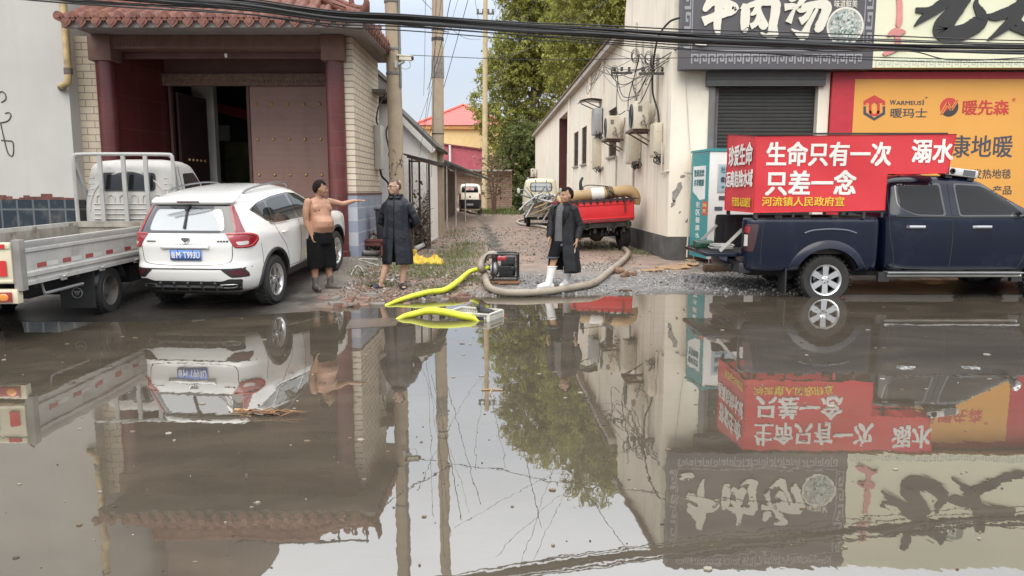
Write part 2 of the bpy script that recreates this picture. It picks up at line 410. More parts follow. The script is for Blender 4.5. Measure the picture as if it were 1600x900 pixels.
def water_mat():
    m, t, b = nodes('flood water'); co = coords(t); lk = t.links; t.nodes.remove(b)
    mud = mixc(t, mrange(t, mknoise(t, co, .55, 6, .6), .3, .7), (.064,.0535,.040), (.084,.070,.053))
    # silt drawn out into swirls
    wp = t.nodes.new('ShaderNodeVectorMath'); wp.operation = 'MULTIPLY_ADD'; nw = t.nodes.new('ShaderNodeTexNoise'); nw.inputs['Scale'].default_value = .45; nw.inputs['Detail'].default_value = 3; lk.new(co, nw.inputs['Vector'])
    lk.new(nw.outputs['Color'], wp.inputs[0]); wp.inputs[1].default_value = (2.2,1.4,0); lk.new(co, wp.inputs[2])
    silt = mknoise(t, wp.outputs[0], 1.15, 7, .62, (1,2.2,1)); mud = mixc(t, mrange(t, silt, .46, .72, 0, .9), mud, (.098,.082,.060))
    mud = mixc(t, mrange(t, silt, .44, .28, 0, .6), mud, (.052,.045,.037))
    df = t.nodes.new('ShaderNodeBsdfDiffuse'); lk.new(mud, df.inputs[0])
    gl = t.nodes.new('ShaderNodeBsdfGlossy'); gl.inputs['Roughness'].default_value = .012; gl.inputs[0].default_value = (.94,.935,.92,1)
    w1 = mknoise(t, co, 3.2, 3, .5, (1, .55, 1)); w2 = mknoise(t, co, 17, 2, .5, (1, .6, 1))
    cut_ = mrange(t, mknoise(t, co, .35, 3), .35, .65, .35, 1.0)
    h = math_(t, 'MULTIPLY', math_(t, 'ADD', math_(t, 'MULTIPLY', w1, 1.0), math_(t, 'MULTIPLY', w2, .10)), cut_)
    bn = t.nodes.new('ShaderNodeBump'); bn.inputs['Strength'].default_value = .075; bn.inputs['Distance'].default_value = .018; lk.new(h, bn.inputs['Height'])
    lk.new(bn.outputs[0], gl.inputs['Normal'])
    fr = t.nodes.new('ShaderNodeFresnel'); fr.inputs[0].default_value = 1.68
    fac = mrange(t, math_(t, 'POWER', fr.outputs[0], .80), .0, 1., .07, .97)
    film = mrange(t, silt, .50, .72, 1., .87)
    fac = math_(t, 'MULTIPLY', fac, film)
    ms = t.nodes.new('ShaderNodeMixShader'); lk.new(fac, ms.inputs[0]); lk.new(df.outputs[0], ms.inputs[1]); lk.new(gl.outputs[0], ms.inputs[2])
    lk.new(ms.outputs[0], t.nodes['Material Output'].inputs[0]); return m
mb = MB(); mb.add([(-200,-80,0),(200,-80,0),(200,13.5,0),(-200,13.5,0)], [(0,1,2,3)])
tag(mb.build('flood_water', water_mat(), None, 0, fixn=False), kind='structure')
# ---------------------------------------------------------------- left: plaster house, gatehouse
white_wall = mat('greyed white plaster', (.47,.455,.425), .85, var=.05, vs=1.2, streak=.22, scol=(.36,.34,.31), bump=.15, bs=25)
maroon = mat('maroon glazed tile', (.115,.028,.026), .55, var=.2, vs=6, dirt=.25, dcol=(.2,.12,.1))
maroon_dk = mat('dull maroon paint', (.11,.05,.045), .6, var=.2, vs=4, dirt=.3, dcol=(.14,.09,.08))
brown_dk = mat('brown red paint', (.15,.078,.062), .6, var=.2, vs=5, dirt=.35, dcol=(.2,.14,.11))
grey_conc = mat('grey concrete', (.32,.30,.275), .85, var=.14, vs=3, streak=.4, bump=.3, bs=30)
black_rub = mat('black rubber', (.018,.018,.018), .7, var=.2, vs=20)
black_mtl = mat('black metal', (.02,.02,.022), .45, var=.2)
HX1 = -8.17
house = thing('plaster_house', 'blank white plastered house wall with blue tiled foot beside the gatehouse', 'house')
mb = MB(); mb.bx(-22, HX1, 14.0, 20, 1.42, 9, 0)
mb.build('wall', white_wall, house)
tilem = brickm('blue dado tile', (.008,.018,.028), (.011,.024,.035), (.10,.115,.125), .30, .62, msize=.018, rough=.45, offset=0, bump=.2, dirt=.3)
mb = MB(); mb.bx(-22, HX1, 13.985, 19.9, .0, 1.42)
mb.build('tile_dado', tilem, house)
mb = MB()                                                    # torn plaster edge above the dado
x = -22.
while x < HX1-.05:
    w = random.uniform(.08,.22); h = random.uniform(.015,.11); mb.bx(x, min(x+w,HX1), 13.993, 14.02, 1.421, 1.422+h); x += w
mb.build('torn_edge', mat('old red brick edge', (.14,.055,.045), .9, var=.35, vs=8), house)
mb = MB()                                                    # the scrawl on the wall
def wl(pts, w=.022):
    P = [at(u, v, 13.995) for u, v in pts]; mb.tube(smooth_path(P, 5), w*.5, 5)
wl([(-6,150),(2,143),(8,147),(9,155),(2,160)]); wl([(0,192),(12,189),(17,181),(14,176),(8,177)]); wl([(1,193),(6,215),(12,238),(18,244),(21,238),(20,222),(12,220),(2,219)])
mb.build('scrawl', mat('black scrawl paint', (.06,.055,.05), .8), house)
settle(house, (-15, 14, 0))
dp = thing('drain_pipe', 'rusty yellowed drain pipe with bottom elbow on the white wall', 'pipe')
px = at(108, 100, 13.9).x
P = [Vector((px,13.86,9)), Vector((px,13.86,3.70)), Vector((px-.02,13.86,3.55)), Vector((px-.10,13.86,3.49)), Vector((px-.2,13.93,3.48)), Vector((px-.26,14.05,3.47))]
mb = MB(); mb.tube(P, .062, 12); mb.build('pipe', mat('rusty pipe', (.46,.34,.17), .45, .2, var=.45, vs=5, dirt=1.0, dcol=(.07,.045,.035), ds=2.2), dp)
mb = MB(); mb.tube([(px,13.86,3.80),(px,13.86,3.69)], .075, 12); mb.tube([(px,13.86,6.0),(px,13.86,5.9)], .075, 12); mb.build('collar', mat('dark pipe collar', (.12,.09,.07), .5), dp)
settle(dp, (px, 13.86, 3.62))

gate = thing('gatehouse', 'maroon courtyard gatehouse with red tiled roof and one studded door leaf closed', 'gatehouse')
GF = 14.3                                                   # front of the piers
CLX, CRX = -7.63, -3.33                                     # column centres
cream_brick = brickm('cream glazed brick', (.56,.47,.35), (.63,.54,.42), (.20,.17,.14), .30, .13, 'xz', .008, .3, streak=.35)
side_brick = brickm('cream side brick', (.60,.51,.39), (.66,.57,.45), (.20,.16,.13), .30, .115, 'yz', .010, .4, streak=.25)
blue_blk = brickm('blue grey painted block', (.24,.275,.35), (.275,.31,.385), (.42,.44,.48), .62, .24, 'yz', .012, .6, dirt=.3)
mb = MB(); mb.bx(HX1+.0, CLX-.16, GF, GF+.5, .0, 4.45)
mb.build('brick_pier', cream_brick, gate)
mb = MB(); mb.bx(CRX+.16, CRX+.34, GF+.02, 17.0, 1.52, 4.45); mb.build('side_wall', side_brick, gate)
mb = MB(); mb.bx(CRX+.14, CRX+.36, GF, 17.0, .0, 1.50); mb.build('side_plinth', blue_blk, gate)
mb = MB(); mb.bx(CRX+.13, CRX+.37, GF-.01, 17.0, 1.50, 1.545); mb.build('plinth_ledge', maroon_dk, gate)
colm = brickm('maroon column tile', (.105,.022,.022), (.130,.028,.027), (.10,.045,.042), 9, .30, 'xz', .010, .3, offset=0, var=.35, bump=.5, streak=.2, scol=(.35,.25,.22))
for cx in (CLX, CRX):
    mb = MB(); mb.lathe([(.19,.1),(.19,.42),(.17,.44),(.165,3.98)] if cx < -5 else [(.20,.1),(.20,.42),(.18,.44),(.172,3.98)], (cx, GF, 0), n=28); mb.build('column', colm, gate)
    mb = MB(); mb.bx(cx-.2, cx+.22, GF-.2, GF+.2, 3.98, 4.45); mb.build('column_block', brown_dk, gate, bevel=.01)
# inner flank walls, lintels
flank = brickm('maroon flank tile', (.115,.028,.026), (.125,.031,.029), (.17,.08,.07), .75, .62, 'yz', .006, .28, offset=0, var=.3)
GD = 15.95                                                  # door plane
mb = MB(); mb.prism([(CLX-.1,GF+.1),(CLX+.10,GF+.1),(CLX+.40,GD+.3),(CLX-.1,GD+.3)], lambda a, b, d: (a, b, d), .1, 4.3); mb.build('flank_wall', flank, gate)
mb = MB(); mb.bx(CRX-.22, CRX+.14, GF+.2, GD+.3, .1, 4.3); mb.build('flank_wall', flank, gate)
mb = MB(); mb.bx(CLX+.2, CRX-.2, GF-.12, GF+.2, 4.20, 4.45)
for i in range(88): mb.bx(CLX+.22+i*.0437, CLX+.245+i*.0437, GF-.135, GF-.11, 4.235, 4.43)
mb.build('beam', brown_dk, gate)
mb = MB(); mb.bx(CLX+.1, CRX-.2, GF+.35, GF+.42, 4.10, 4.40); mb.build('ceiling_panel', maroon_dk, gate)
mb = MB(); mb.bx(CLX+.1, CRX-.22, GD, GD+.2, 3.86, 4.3); mb.build('transom_panel', maroon_dk, gate)
mb = MB(); mb.bx(CLX+.1, CRX-.22, GD-.1, GD+.02, 3.76, 4.0)
for i in range(60): mb.ell((CLX+.16+i*.066, GD-.1, 3.85), (.022,.012,.03), 8, 5)
mb.bx(CLX+.1, CRX-.22, GD-.115, GD-.09, 3.97, 4.0)
mb.build('lintel', mat('carved lintel paint', (.17,.10,.075), .6, var=.35, vs=14, dirt=.5, dcol=(.28,.2,.12)), gate)
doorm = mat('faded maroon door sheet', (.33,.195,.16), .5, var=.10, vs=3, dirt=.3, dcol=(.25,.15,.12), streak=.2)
brass = mat('dull brass', (.60,.40,.13), .35, .4)
def leaf(x0, x1, y, rz, label=None, hx=None):
    lf = thing('door_leaf', None, None); lf.parent = gate
    return lf
xa = at(393, 200, GD+.06).x; xb = CRX-.2
mb = MB(); mb.bx(xa, xb, GD+.03, GD+.09, .33, 3.78)
for k in range(26):
    z = .45+k*.125; mb.bx(xa+.02, xb-.02, GD+.024, GD+.0325, z, z+.008)
dl = mb.build('door_leaf', doorm, gate)
mb = MB()
for zz in (1.18, 1.92, 2.67, 3.40):
    for i in range(5): mb.ell((xa+.13+i*.335, GD+.022, zz), (.033,.03,.033), 12, 8)
for i in range(5): mb.ell((xa+.13+i*.335, GD+.022, .55), (.033,.03,.033), 12, 8)
mb.build('stud', brass, dl)
xo = CLX+.40                                                # the open leaf, swung inwards, its colour darkened for the shade inside
mb = MB(); mb.box((xo+.20, GD+.68, 2.0), (.06, 1.15, 3.3), (0,0,R(-6))); d2 = mb.build('door_leaf', mat('shade dark maroon', (.045,.02,.019), .6, var=.2), gate)
mb = MB()
for k in range(5): mb.ell((xo+.27, GD+.25+k*.2, 2.25), (.03,.033,.033), 10, 6)
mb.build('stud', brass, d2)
for a_, b_ in ((CLX+.405, CLX+.46), (xa-.06, xa-.005)):
    mb = MB(); mb.bx(a_, b_, GD, GD+.1, .2, 3.76); mb.build('door_frame', maroon_dk, gate)
# covered passage behind the gate
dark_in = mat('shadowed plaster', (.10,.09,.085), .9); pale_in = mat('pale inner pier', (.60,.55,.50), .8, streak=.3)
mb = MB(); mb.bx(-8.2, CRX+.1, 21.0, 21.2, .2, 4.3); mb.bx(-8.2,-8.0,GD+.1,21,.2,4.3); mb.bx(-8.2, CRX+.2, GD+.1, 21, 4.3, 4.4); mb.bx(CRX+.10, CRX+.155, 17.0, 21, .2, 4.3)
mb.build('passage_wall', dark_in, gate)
ax = at(302, 200, 17.4).x; bx_ = at(336, 200, 17.4).x
mb = MB(); mb.bx(ax, bx_, 17.4, 17.6, .25, 4.2); mb.build('passage_pier', pale_in, gate)
p0 = at(338, 285, 20.9); p1 = at(392, 222, 20.9)
mb = MB(); mb.bx(p0.x, p1.x, 20.9, 20.94, p0.z, p1.z); mb.build('mural', mat('faint landscape mural', (.16,.15,.07), .7, var=.7, vs=2.2), gate)
p0 = at(339, 220, 20.5); p1 = at(358, 196, 20.5)
mb = MB(); mb.bx(p0.x, p1.x, 20.5, 20.54, p0.z, p1.z); mb.build('pale_panel', mat('pale panel', (.62,.6,.55), .8), gate)
mb = MB(); a = at(338,168,19.5); b = at(388,180,19.5); mb.bar(a, b, .05, .24); mb.build('red_awning', mat('red awning cloth', (.35,.03,.05), .7), gate)
# tiled roof: front slope, right hip slope, ridge
EX0, EX1, EY0, EY1, EZ = -7.78, -2.55, 13.2, 17.3, 4.50     # eaves rectangle
RX1, RY, RZ = -4.2, 15.25, 5.62                             # ridge
def slope(t): return EZ + (RZ-EZ)*(t**1.25)                  # a concave Chinese pitch
tile_red = mat('red glazed roof tile', (.150,.054,.035), .65, var=.36, vs=5, dirt=.55, dcol=(.13,.045,.035), ds=6, bump=.2, bs=40)
PT = .262
mb = MB(); nx = int((EX1-EX0)/PT)
def roll(ph):
    q = min(ph, 1-ph)/.27; return .092*math.sqrt(1-q*q) if q < 1 else 0
def front(sx, t):
    y = lerp(EY0, RY, t); lim = lerp(EX1, RX1, t)
    x = min(sx, lim); ph = ((sx-EX0)/PT) % 1
    hump = roll(ph) if sx <= lim else 0
    step = .034*(1-((t*7+.5*(min(ph,1-ph) < .27)) % 1))
    return (x, y, slope(t) + hump + step - .012*math.cos(2*math.pi*ph))
NU = nx*12; NVt = 36
V = []; 
for i in range(NU+1):
    for j in range(NVt+1): V.append(front(EX0 + (EX1-EX0)*i/NU, j/NVt))
mb.add(V, [(i*(NVt+1)+j, (i+1)*(NVt+1)+j, (i+1)*(NVt+1)+j+1, i*(NVt+1)+j+1) for i in range(NU) for j in range(NVt)])
ny = int((EY1-EY0)/PT)
def hip(sy, t):
    x = lerp(EX1, RX1, t); lo = lerp(EY0, RY, t); hi = lerp(EY1, RY, t); y = min(max(sy, lo), hi)
    ph = ((sy-EY0)/PT) % 1; hump = roll(ph) if lo <= sy <= hi else 0
    return (x, y, slope(t) + hump + .034*(1-((t*7) % 1)) - .012*math.cos(2*math.pi*ph))
V = [hip(EY0+(EY1-EY0)*i/(ny*12), j/NVt) for i in range(ny*12+1) for j in range(NVt+1)]
mb.add(V, [(i*(NVt+1)+j, (i+1)*(NVt+1)+j, (i+1)*(NVt+1)+j+1, i*(NVt+1)+j+1) for i in range(ny*12) for j in range(NVt)])
mb.add([(EX0,EY1,EZ),(EX1,EY1,EZ),(RX1,RY,RZ),(EX0,RY,RZ)], [(0,1,2,3)])
roof = mb.build('roof', tile_red, gate, 50, weld=False)
mb = MB()                                                    # round end caps and pointed drip tiles along both eaves
def endcap(p, right):
    fx = (lambda a, b, d: (p[0]+a, p[1]-d, p[2]+b)) if not right else (lambda a, b, d: (p[0]+d, p[1]+a, p[2]+b))
    mb.prism([(.080*math.cos(k*math.pi/8), .080*math.sin(k*math.pi/8)) for k in range(16)], fx, -.03, .03)
    mb.prism([(.050*math.cos(k*math.pi/5), .038*math.sin(k*math.pi/5)) for k in range(10)], fx, .03, .042)
def drip(p, right):
    fx = (lambda a, b, d: (p[0]+a, p[1]-d, p[2]+b)) if not right else (lambda a, b, d: (p[0]+d, p[1]+a, p[2]+b))
    mb.prism([(-.095,.02),(.095,.02),(.09,-.055),(.045,-.10),(0,-.145),(-.045,-.10),(-.09,-.055)], fx, -.015, .02)
    mb.prism([(-.055,-.01),(.055,-.01),(.04,-.055),(0,-.10),(-.04,-.055)], fx, .02, .03)
for i in range(nx+1):
    endcap((EX0+i*PT, EY0-.01, EZ+.06), 0)
    if i < nx: drip((EX0+(i+.5)*PT, EY0-.02, EZ+.01), 0)
mb.build('eave_tile', mat('eave end tile', (.16,.06,.042), .6, var=.4, vs=9, dirt=.4, dcol=(.38,.22,.12)), roof); mb = MB()
for i in range(ny+1):
    endcap((EX1+.01, EY0+i*PT, EZ+.06), 1)
    if i < ny: drip((EX1+.02, EY0+(i+.5)*PT, EZ+.01), 1)
mb.build('eave_tile', mat('eave end tile', (.16,.06,.042), .6, var=.4, vs=9, dirt=.4, dcol=(.38,.22,.12)), roof)
mb = MB()                                                    # ridge and hip ridge with upturned tail and beasts
hp = [Vector((lerp(EX1, RX1, t), lerp(EY0, RY, t), slope(t)+.09)) for t in (1,.8,.6,.4,.2,.08,0)]
hp += [hp[-1]+Vector((.05,-.06,.06)), hp[-1]+Vector((.08,-.10,.17)), hp[-1]+Vector((.06,-.09,.29))]
mb.tube(hp, [.10,.10,.10,.10,.10,.10,.095,.08,.055,.02], 8)
mb.tube([p+Vector((0,0,.10)) for p in hp[:7]], .05, 8)
mb.bx(EX0, RX1, RY-.09, RY+.09, RZ-.05, RZ+.22); mb.tube([(EX0,RY,RZ+.26),(RX1,RY,RZ+.26)], .08, 10)
for t in (.16, .34):
    p = Vector((lerp(EX1, RX1, t), lerp(EY0, RY, t), slope(t)+.2)); mb.ell(p+Vector((0,0,.04)), (.05,.06,.08), 8, 6); mb.ell(p+Vector((.03,-.04,.14)), (.035,.045,.04), 8, 6); mb.tube([p+Vector((-.03,.04,.06)), p+Vector((-.07,.08,.17)), p+Vector((-.03,.06,.23))], [.025,.02,.006], 6)
for yy in (14.9, 16.3): mb.ell((EX1-.02, yy, EZ+.22), (.045,.06,.07), 8, 6)
for i in range(15): mb.ell((EX0+.3+i*.28, RY-.09, RZ+.09), (.09,.02,.08), 8, 6)
mb.build('ridge', tile_red, roof, 60)
mb = MB(); mb.bx(EX0+.02, EX1-.02, EY0+.03, EY0+.12, EZ-.12, EZ-.005); mb.bx(EX1-.12, EX1-.03, EY0+.12, EY1, EZ-.12, EZ-.006)
mb.bx(EX0+.02, EX1-.125, EY0+.12, EY1-.05, EZ-.05, EZ-.008)
mb.build('eave_soffit', mat('grey eave soffit', (.23,.205,.195), .8, var=.15, streak=.2), gate)
mb = MB()
b0 = Vector((at(352,85,GF-.05).x, GF-.02, 4.2)); mb.tube([b0, b0-Vector((0,0,.07))], .012, 6); mb.build('bulb_holder', black_mtl, gate)
mb = MB(); mb.ell(b0-Vector((0,0,.105)), (.03,.03,.045), 12, 8); mb.build('light_bulb', mat('white bulb glass', (.8,.8,.78), .2), gate)
mb = MB()
for (u0, v0, w) in ((508,243,9),(508,250,8),(508,257,8)):
    p = at(u0, v0, 14.45)
lettering([('招租电话',0,1,0,1,.01,0)], lambda a, b, d: (lerp(CRX-.215,CRX-.175,a), GF+.195-d, lerp(2.05,2.25,b)), [mat('faded white stencil', (.5,.4,.38), .8)], gate, 'stencil')
mb = MB(); mb.bx(-7.75, -6.35, 15.7, 19, 4.5, 8.2); mb.build('upper_room', mat('brown upper wall', (.20,.15,.125), .8, streak=.3), gate)
mb = MB()
for z in (5.95, 6.45): mb.tube([(-6.35,16.2,z),(-3.3,16.2,z)], .03, 8)
for x in (-5.6,-4.8,-4.0,-3.35): mb.tube([(x,16.2,5.2),(x,16.2,6.5)], .022, 6)
mb.build('roof_railing', black_mtl, gate)
settle(gate, (-5.5, 14.3, .3))
# ---------------------------------------------------------------- right: long cream building, shop front
FY = 15.7; CX = 3.3
def wx(y): return CX - .034*(y-FY)
cream = mat('cream painted plaster', (.85,.765,.63), .85, var=.06, vs=1.0, streak=.48, scol=(.46,.36,.27), bump=.12, bs=18, dirt=.22, dcol=(.52,.46,.39), ds=1.3)
cream2 = mat('flaking cream plaster', (.85,.77,.64), .85, var=.06, vs=1.0, streak=.22, scol=(.46,.38,.3), bump=.12, bs=18, dirt=.30, dcol=(.38,.34,.3), ds=1.6)
dado_g = mat('dark grey dado', (.10,.095,.09), .85, var=.3, vs=3, dirt=.5, dcol=(.2,.18,.16), streak=.3)
bld = thing('cream_building', 'long cream plastered building with air conditioners along the lane wall', 'building')
WY1 = 59.
wins = [(31.4,33.0),(28.8,30.3),(25.9,26.9),(22.2,23.7)]
# front block with its raised gable
mb = MB()
z0 = .62
pts = [(FY,z0),(FY,6.42),(19.2,6.95),(20.9,6.95),(21.2,6.3),(21.2,z0)]
mb.prism(pts, lambda y, z, d: (wx(y)+d, y, z), 0, .3); mb.build('gable_wall', cream, bld, 20)
mb = MB(); mb.bx(CX+.002, CX+.81, FY-.001, FY+.3, z0, 6.42); mb.bx(CX+.3, 20, FY+.30, FY+.5, 4.0, 6.2); mb.bx(CX+.3, 20, 20.9, 21.1, .2, 6.4); mb.build('front_wall', cream2, bld)
mb = MB(); mb.add([(wx(FY)-.12,FY-.12,6.45),(20,FY-.12,6.45),(20,21.3,7.0),(wx(21)-.12,21.3,7.0)], [(0,1,2,3)]); mb.build('block_roof', grey_conc, bld, thick=.08)
# low wing wall, with real openings
segs = []; y = 21.2
holes = sorted(wins)
mb = MB()
def wbox(y0, y1, za, zb):
    mb.prism([(y0,za),(y1,za),(y1,zb),(y0,zb)], lambda yy, z, d: (wx(yy)+d, yy, z), 0, .28)
for (a, b) in holes:
    wbox(y, a, z0, 5.75); wbox(a, b, z0, 2.62); wbox(a, b, 4.05, 5.75); y = b
wbox(y, 35.7, z0, 5.75); wbox(39.7, WY1, .1, 5.75); wbox(35.7, 39.7, 5.3, 5.75)
for yy in (24.6, 27.6, 34.4): mb.prism([(yy,z0),(yy+.5,z0),(yy+.5,5.75),(yy,5.75)], lambda y_, z, d: (wx(y_)+d, y_, z), -.06, .01)
mb.build('side_wall', cream, bld, 20)
mb = MB()
mb.prism([(FY+.0,.0),(35.7,.0),(35.7,z0-.001),(FY+.0,z0-.001)], lambda yy, z, d: (wx(yy)+d, yy, z), -.012, .3); mb.bx(CX+.3, CX+.81, FY-.012, FY+.3, 0, z0-.001)
mb.build('dado', dado_g, bld)
for (a, b) in holes:
    fr = MB()
    for (p, q) in (((a,2.62),(b,2.62)),((a,4.05),(b,4.05)),((a,2.62),(a,4.05)),((b,2.62),(b,4.05)),(((a+b)/2,2.62),((a+b)/2,4.05)),((a,3.65),(b,3.65))):
        fr.bar((wx(p[0])+.10,p[0],p[1]), (wx(q[0])+.10,q[0],q[1]), .07, .07)
    f = fr.build('window', mat('dark window frame', (.05,.045,.04), .5), bld)
    g_ = MB(); g_.add([(wx(a)+.12,a,2.62),(wx(b)+.12,b,2.62),(wx(b)+.12,b,4.05),(wx(a)+.12,a,4.05)], [(0,1,2,3)]); g_.build('pane', glassm('dark pane', (.03,.035,.035)), f)
    gr = MB()
    for k in range(9):
        yy = lerp(a, b, (k+.5)/9); gr.tube([(wx(yy)+.03,yy,2.62),(wx(yy)+.03,yy,4.05)], .01, 5)
    for zz in (2.9,3.35,3.8): gr.tube([(wx(a)+.03,a,zz),(wx(b)+.03,b,zz)], .01, 5)
    gr.build('grille', mat('rusty bars', (.09,.06,.045), .6), f)
    s_ = MB(); s_.prism([(a-.06,2.56),(b+.06,2.56),(b+.06,2.618),(a-.06,2.618)], lambda yy, z, d: (wx(yy)+d, yy, z), -.07, .1); s_.build('sill', grey_conc, f)
mb = MB(); mb.bx(wx(38)+1.4, wx(38)+1.6, 35.7, 39.7, .1, 5.3); mb.prism([(39.65,.1),(39.7,.1),(39.7,5.3),(39.65,5.3)], lambda yy,z,d:(wx(yy)+d,yy,z), 0, 1.6); mb.build('porch_wall', mat('oxblood paint', (.10,.028,.024), .7, var=.2), bld)
mb = MB(); mb.bx(wx(38.5)+.2, wx(38.5)+.35, 36.2, 37.4, .3, 3.4); mb.build('porch_sign', mat('teal glass sign', (.07,.15,.15), .3, var=.5, vs=5), bld)
# eave and low pitched roof of the wing
mb = MB()
mb.prism([(21.25,5.75),(WY1+.3,5.75),(WY1+.3,5.92),(21.25,5.92)], lambda yy,z,d:(wx(yy)+d,yy,z), -.24, .6); mb.build('eave', mat('stained concrete eave', (.42,.38,.33), .85, streak=.4, var=.12), bld)
mb = MB(); mb.prism([(21.25,5.99),(WY1+.4,5.99)], lambda yy,z,d:(wx(yy)+d,yy,z+d*.3), -.40, 4.5) if 0 else mb.add([(wx(21.25)-.28,21.25,5.95),(wx(WY1)-.28,WY1+.4,5.95),(wx(WY1)+4.5,WY1+.4,7.1),(wx(21.25)+4.5,21.25,7.1)], [(0,1,2,3)]); mb.build('tile_roof', mat('grey brown roof tile', (.17,.10,.075), .7, var=.3, vs=7), bld, thick=.07)
# wall wiring, brackets and conduits
wire = mat('black cable sheath', (.014,.014,.015), .5, var=.1)
pale_pipe = mat('pale conduit', (.55,.5,.42), .6)
mb = MB()
def wc(pts, r=.012, mbx=None, n=6): (mbx or mb).tube(smooth_path(pts, n), r, 6)
wc([at(1062,28,FY-.6), at(1045,35,FY-.35), at(1028,60,16.1), at(1021,100,16.9), at(1020,145,17.0), at(1029,180,16.6), at(1030,232,16.5)], .022)
rnd = random.Random(4)
nodesY = [(1022,103,16.6),(1002,88,17.3),(962,112,19.8),(920,135,24.0),(1013,112,16.7)]
for k in range(26):
    a = rnd.choice(nodesY); b = rnd.choice([(1045,88,15.9),(1058,78,15.6),(975,70,19.6),(985,130,18.0),(997,145,17.5),(981,168,18.2),(955,115,20),(935,110,22.5),(1010,135,17.0),(944,105,21.5)])
    pa = at(a[0]+rnd.uniform(-4,4), a[1]+rnd.uniform(-6,6), a[2]); pb = at(b[0]+rnd.uniform(-5,5), b[1]+rnd.uniform(-6,6), b[2])
    pm = (pa+pb)/2 - Vector((.1,0,rnd.uniform(.05,.5)))
    wc([pa, pm, pb], rnd.choice([.006,.008,.011]))
for (u,v,Yq) in ((1022,97,16.6),(1013,92,16.8),(960,113,19.8),(992,88,17.6)):
    p = at(u,v,Yq)
    for k in range(3):
        rr = .10+.03*k; mb.tube([p+Vector((rr*math.cos(q*.5)*.6, -.03*k, rr*math.sin(q*.5))) for q in range(14)], .007, 5)
mb.build('wall_cable', wire, bld)
mb = MB()
for (u0,u1,v,Yq) in ((998,1042,115,16.5),(955,988,114,19.5)):
    mb.bar(at(u0,v,Yq), at(u1,v,Yq-.1), .05, .05)
    for f in (.15,.5,.85): p = at(lerp(u0,u1,f), v-3, Yq); mb.lathe([(.03,0),(.045,.03),(.03,.06),(.04,.09),(.02,.1)], p, n=10)
mb.build('cable_bracket', mat('dark bracket steel', (.05,.045,.04), .6), bld)
mb = MB()
mb.tube([(wx(16.2)-.05,16.2,2.6),(wx(16.2)-.05,16.2,1.95),(CX-.03,15.75,2.0),(CX+.79,FY-.03,1.92)], .022, 8); mb.build('conduit', pale_pipe, bld)
for yy, za, zb in ((16.9,2.3,4.6),(18.6,2.5,5.2),(19.4,1.0,5.8),(22.0,.7,2.6),(17.6,3.6,5.0)): mb = MB(); mb.tube([(wx(yy)-.03,yy,za),(wx(yy)-.03,yy,zb)], .024, 8); mb.build('conduit', pale_pipe, bld)
mb = MB(); mb.tube(smooth_path([at(1071,110,15.66), at(1076,200,15.66), at(1080,262,15.6), at(1073,270,15.6), at(1080,285,15.6)],6), .008, 6); mb.build('thin_wire', pale_pipe, bld)
mb = MB(); mb.tube([at(1080,285,15.6), at(1077,330,15.6), at(1073,402,15.5)], .018, 6); mb.build('conduit', pale_pipe, bld)
# bare cement where the plaster has come away
r_ = random.Random(14); peel = mat('bare grey cement', (.30,.28,.25), .9, var=.3, vs=12, bump=.5, bs=30)
for (u, v, a_, b_) in ((1058,300,.10,.22),(1066,276,.06,.05),(1052,318,.05,.10),(1073,345,.03,.05),(1062,332,.03,.03)):
    q = at(u, v, FY-.004); mb = MB(); mb.prism([(q.x+a_*math.cos(k*.449)*r_.uniform(.55,1.15)+(.3*b_*math.sin(k*.449)), q.z+b_*math.sin(k*.449)*r_.uniform(.6,1.15)) for k in range(14)], lambda a, b, d: (a, FY-.001-d, b), .0, .004); mb.build('bare_patch', peel, bld, 0)
settle(bld, (CX, FY, .13))
def awning(yy, z):
    t = thing('meter_awning', 'small dark canopy over the meter boxes on the cream wall', 'canopy')
    mb = MB(); mb.grid(lambda a, b: (wx(yy)-.75*a, yy-.5+b*1.0, z + .12*math.sin(a*2.2)-.12*a), 6, 2); mb.build('sheet', mat('dark canopy sheet', (.04,.04,.045), .3), t, thick=.02)
    mb = MB(); mb.bar((wx(yy),yy-.45,z-.3),(wx(yy)-.65,yy-.45,z-.02),.03,.03); mb.bar((wx(yy),yy+.45,z-.3),(wx(yy)-.65,yy+.45,z-.02),.03,.03); mb.build('strut', black_mtl, t); settle(t,(wx(yy),yy,z-.3))
awning(25.2, 4.52)
ac_white = mat('yellowed white casing', (.66,.60,.48), .5, var=.08, dirt=.25, dcol=(.4,.33,.25)); ac_dark = mat('dark grille', (.06,.065,.07), .5)
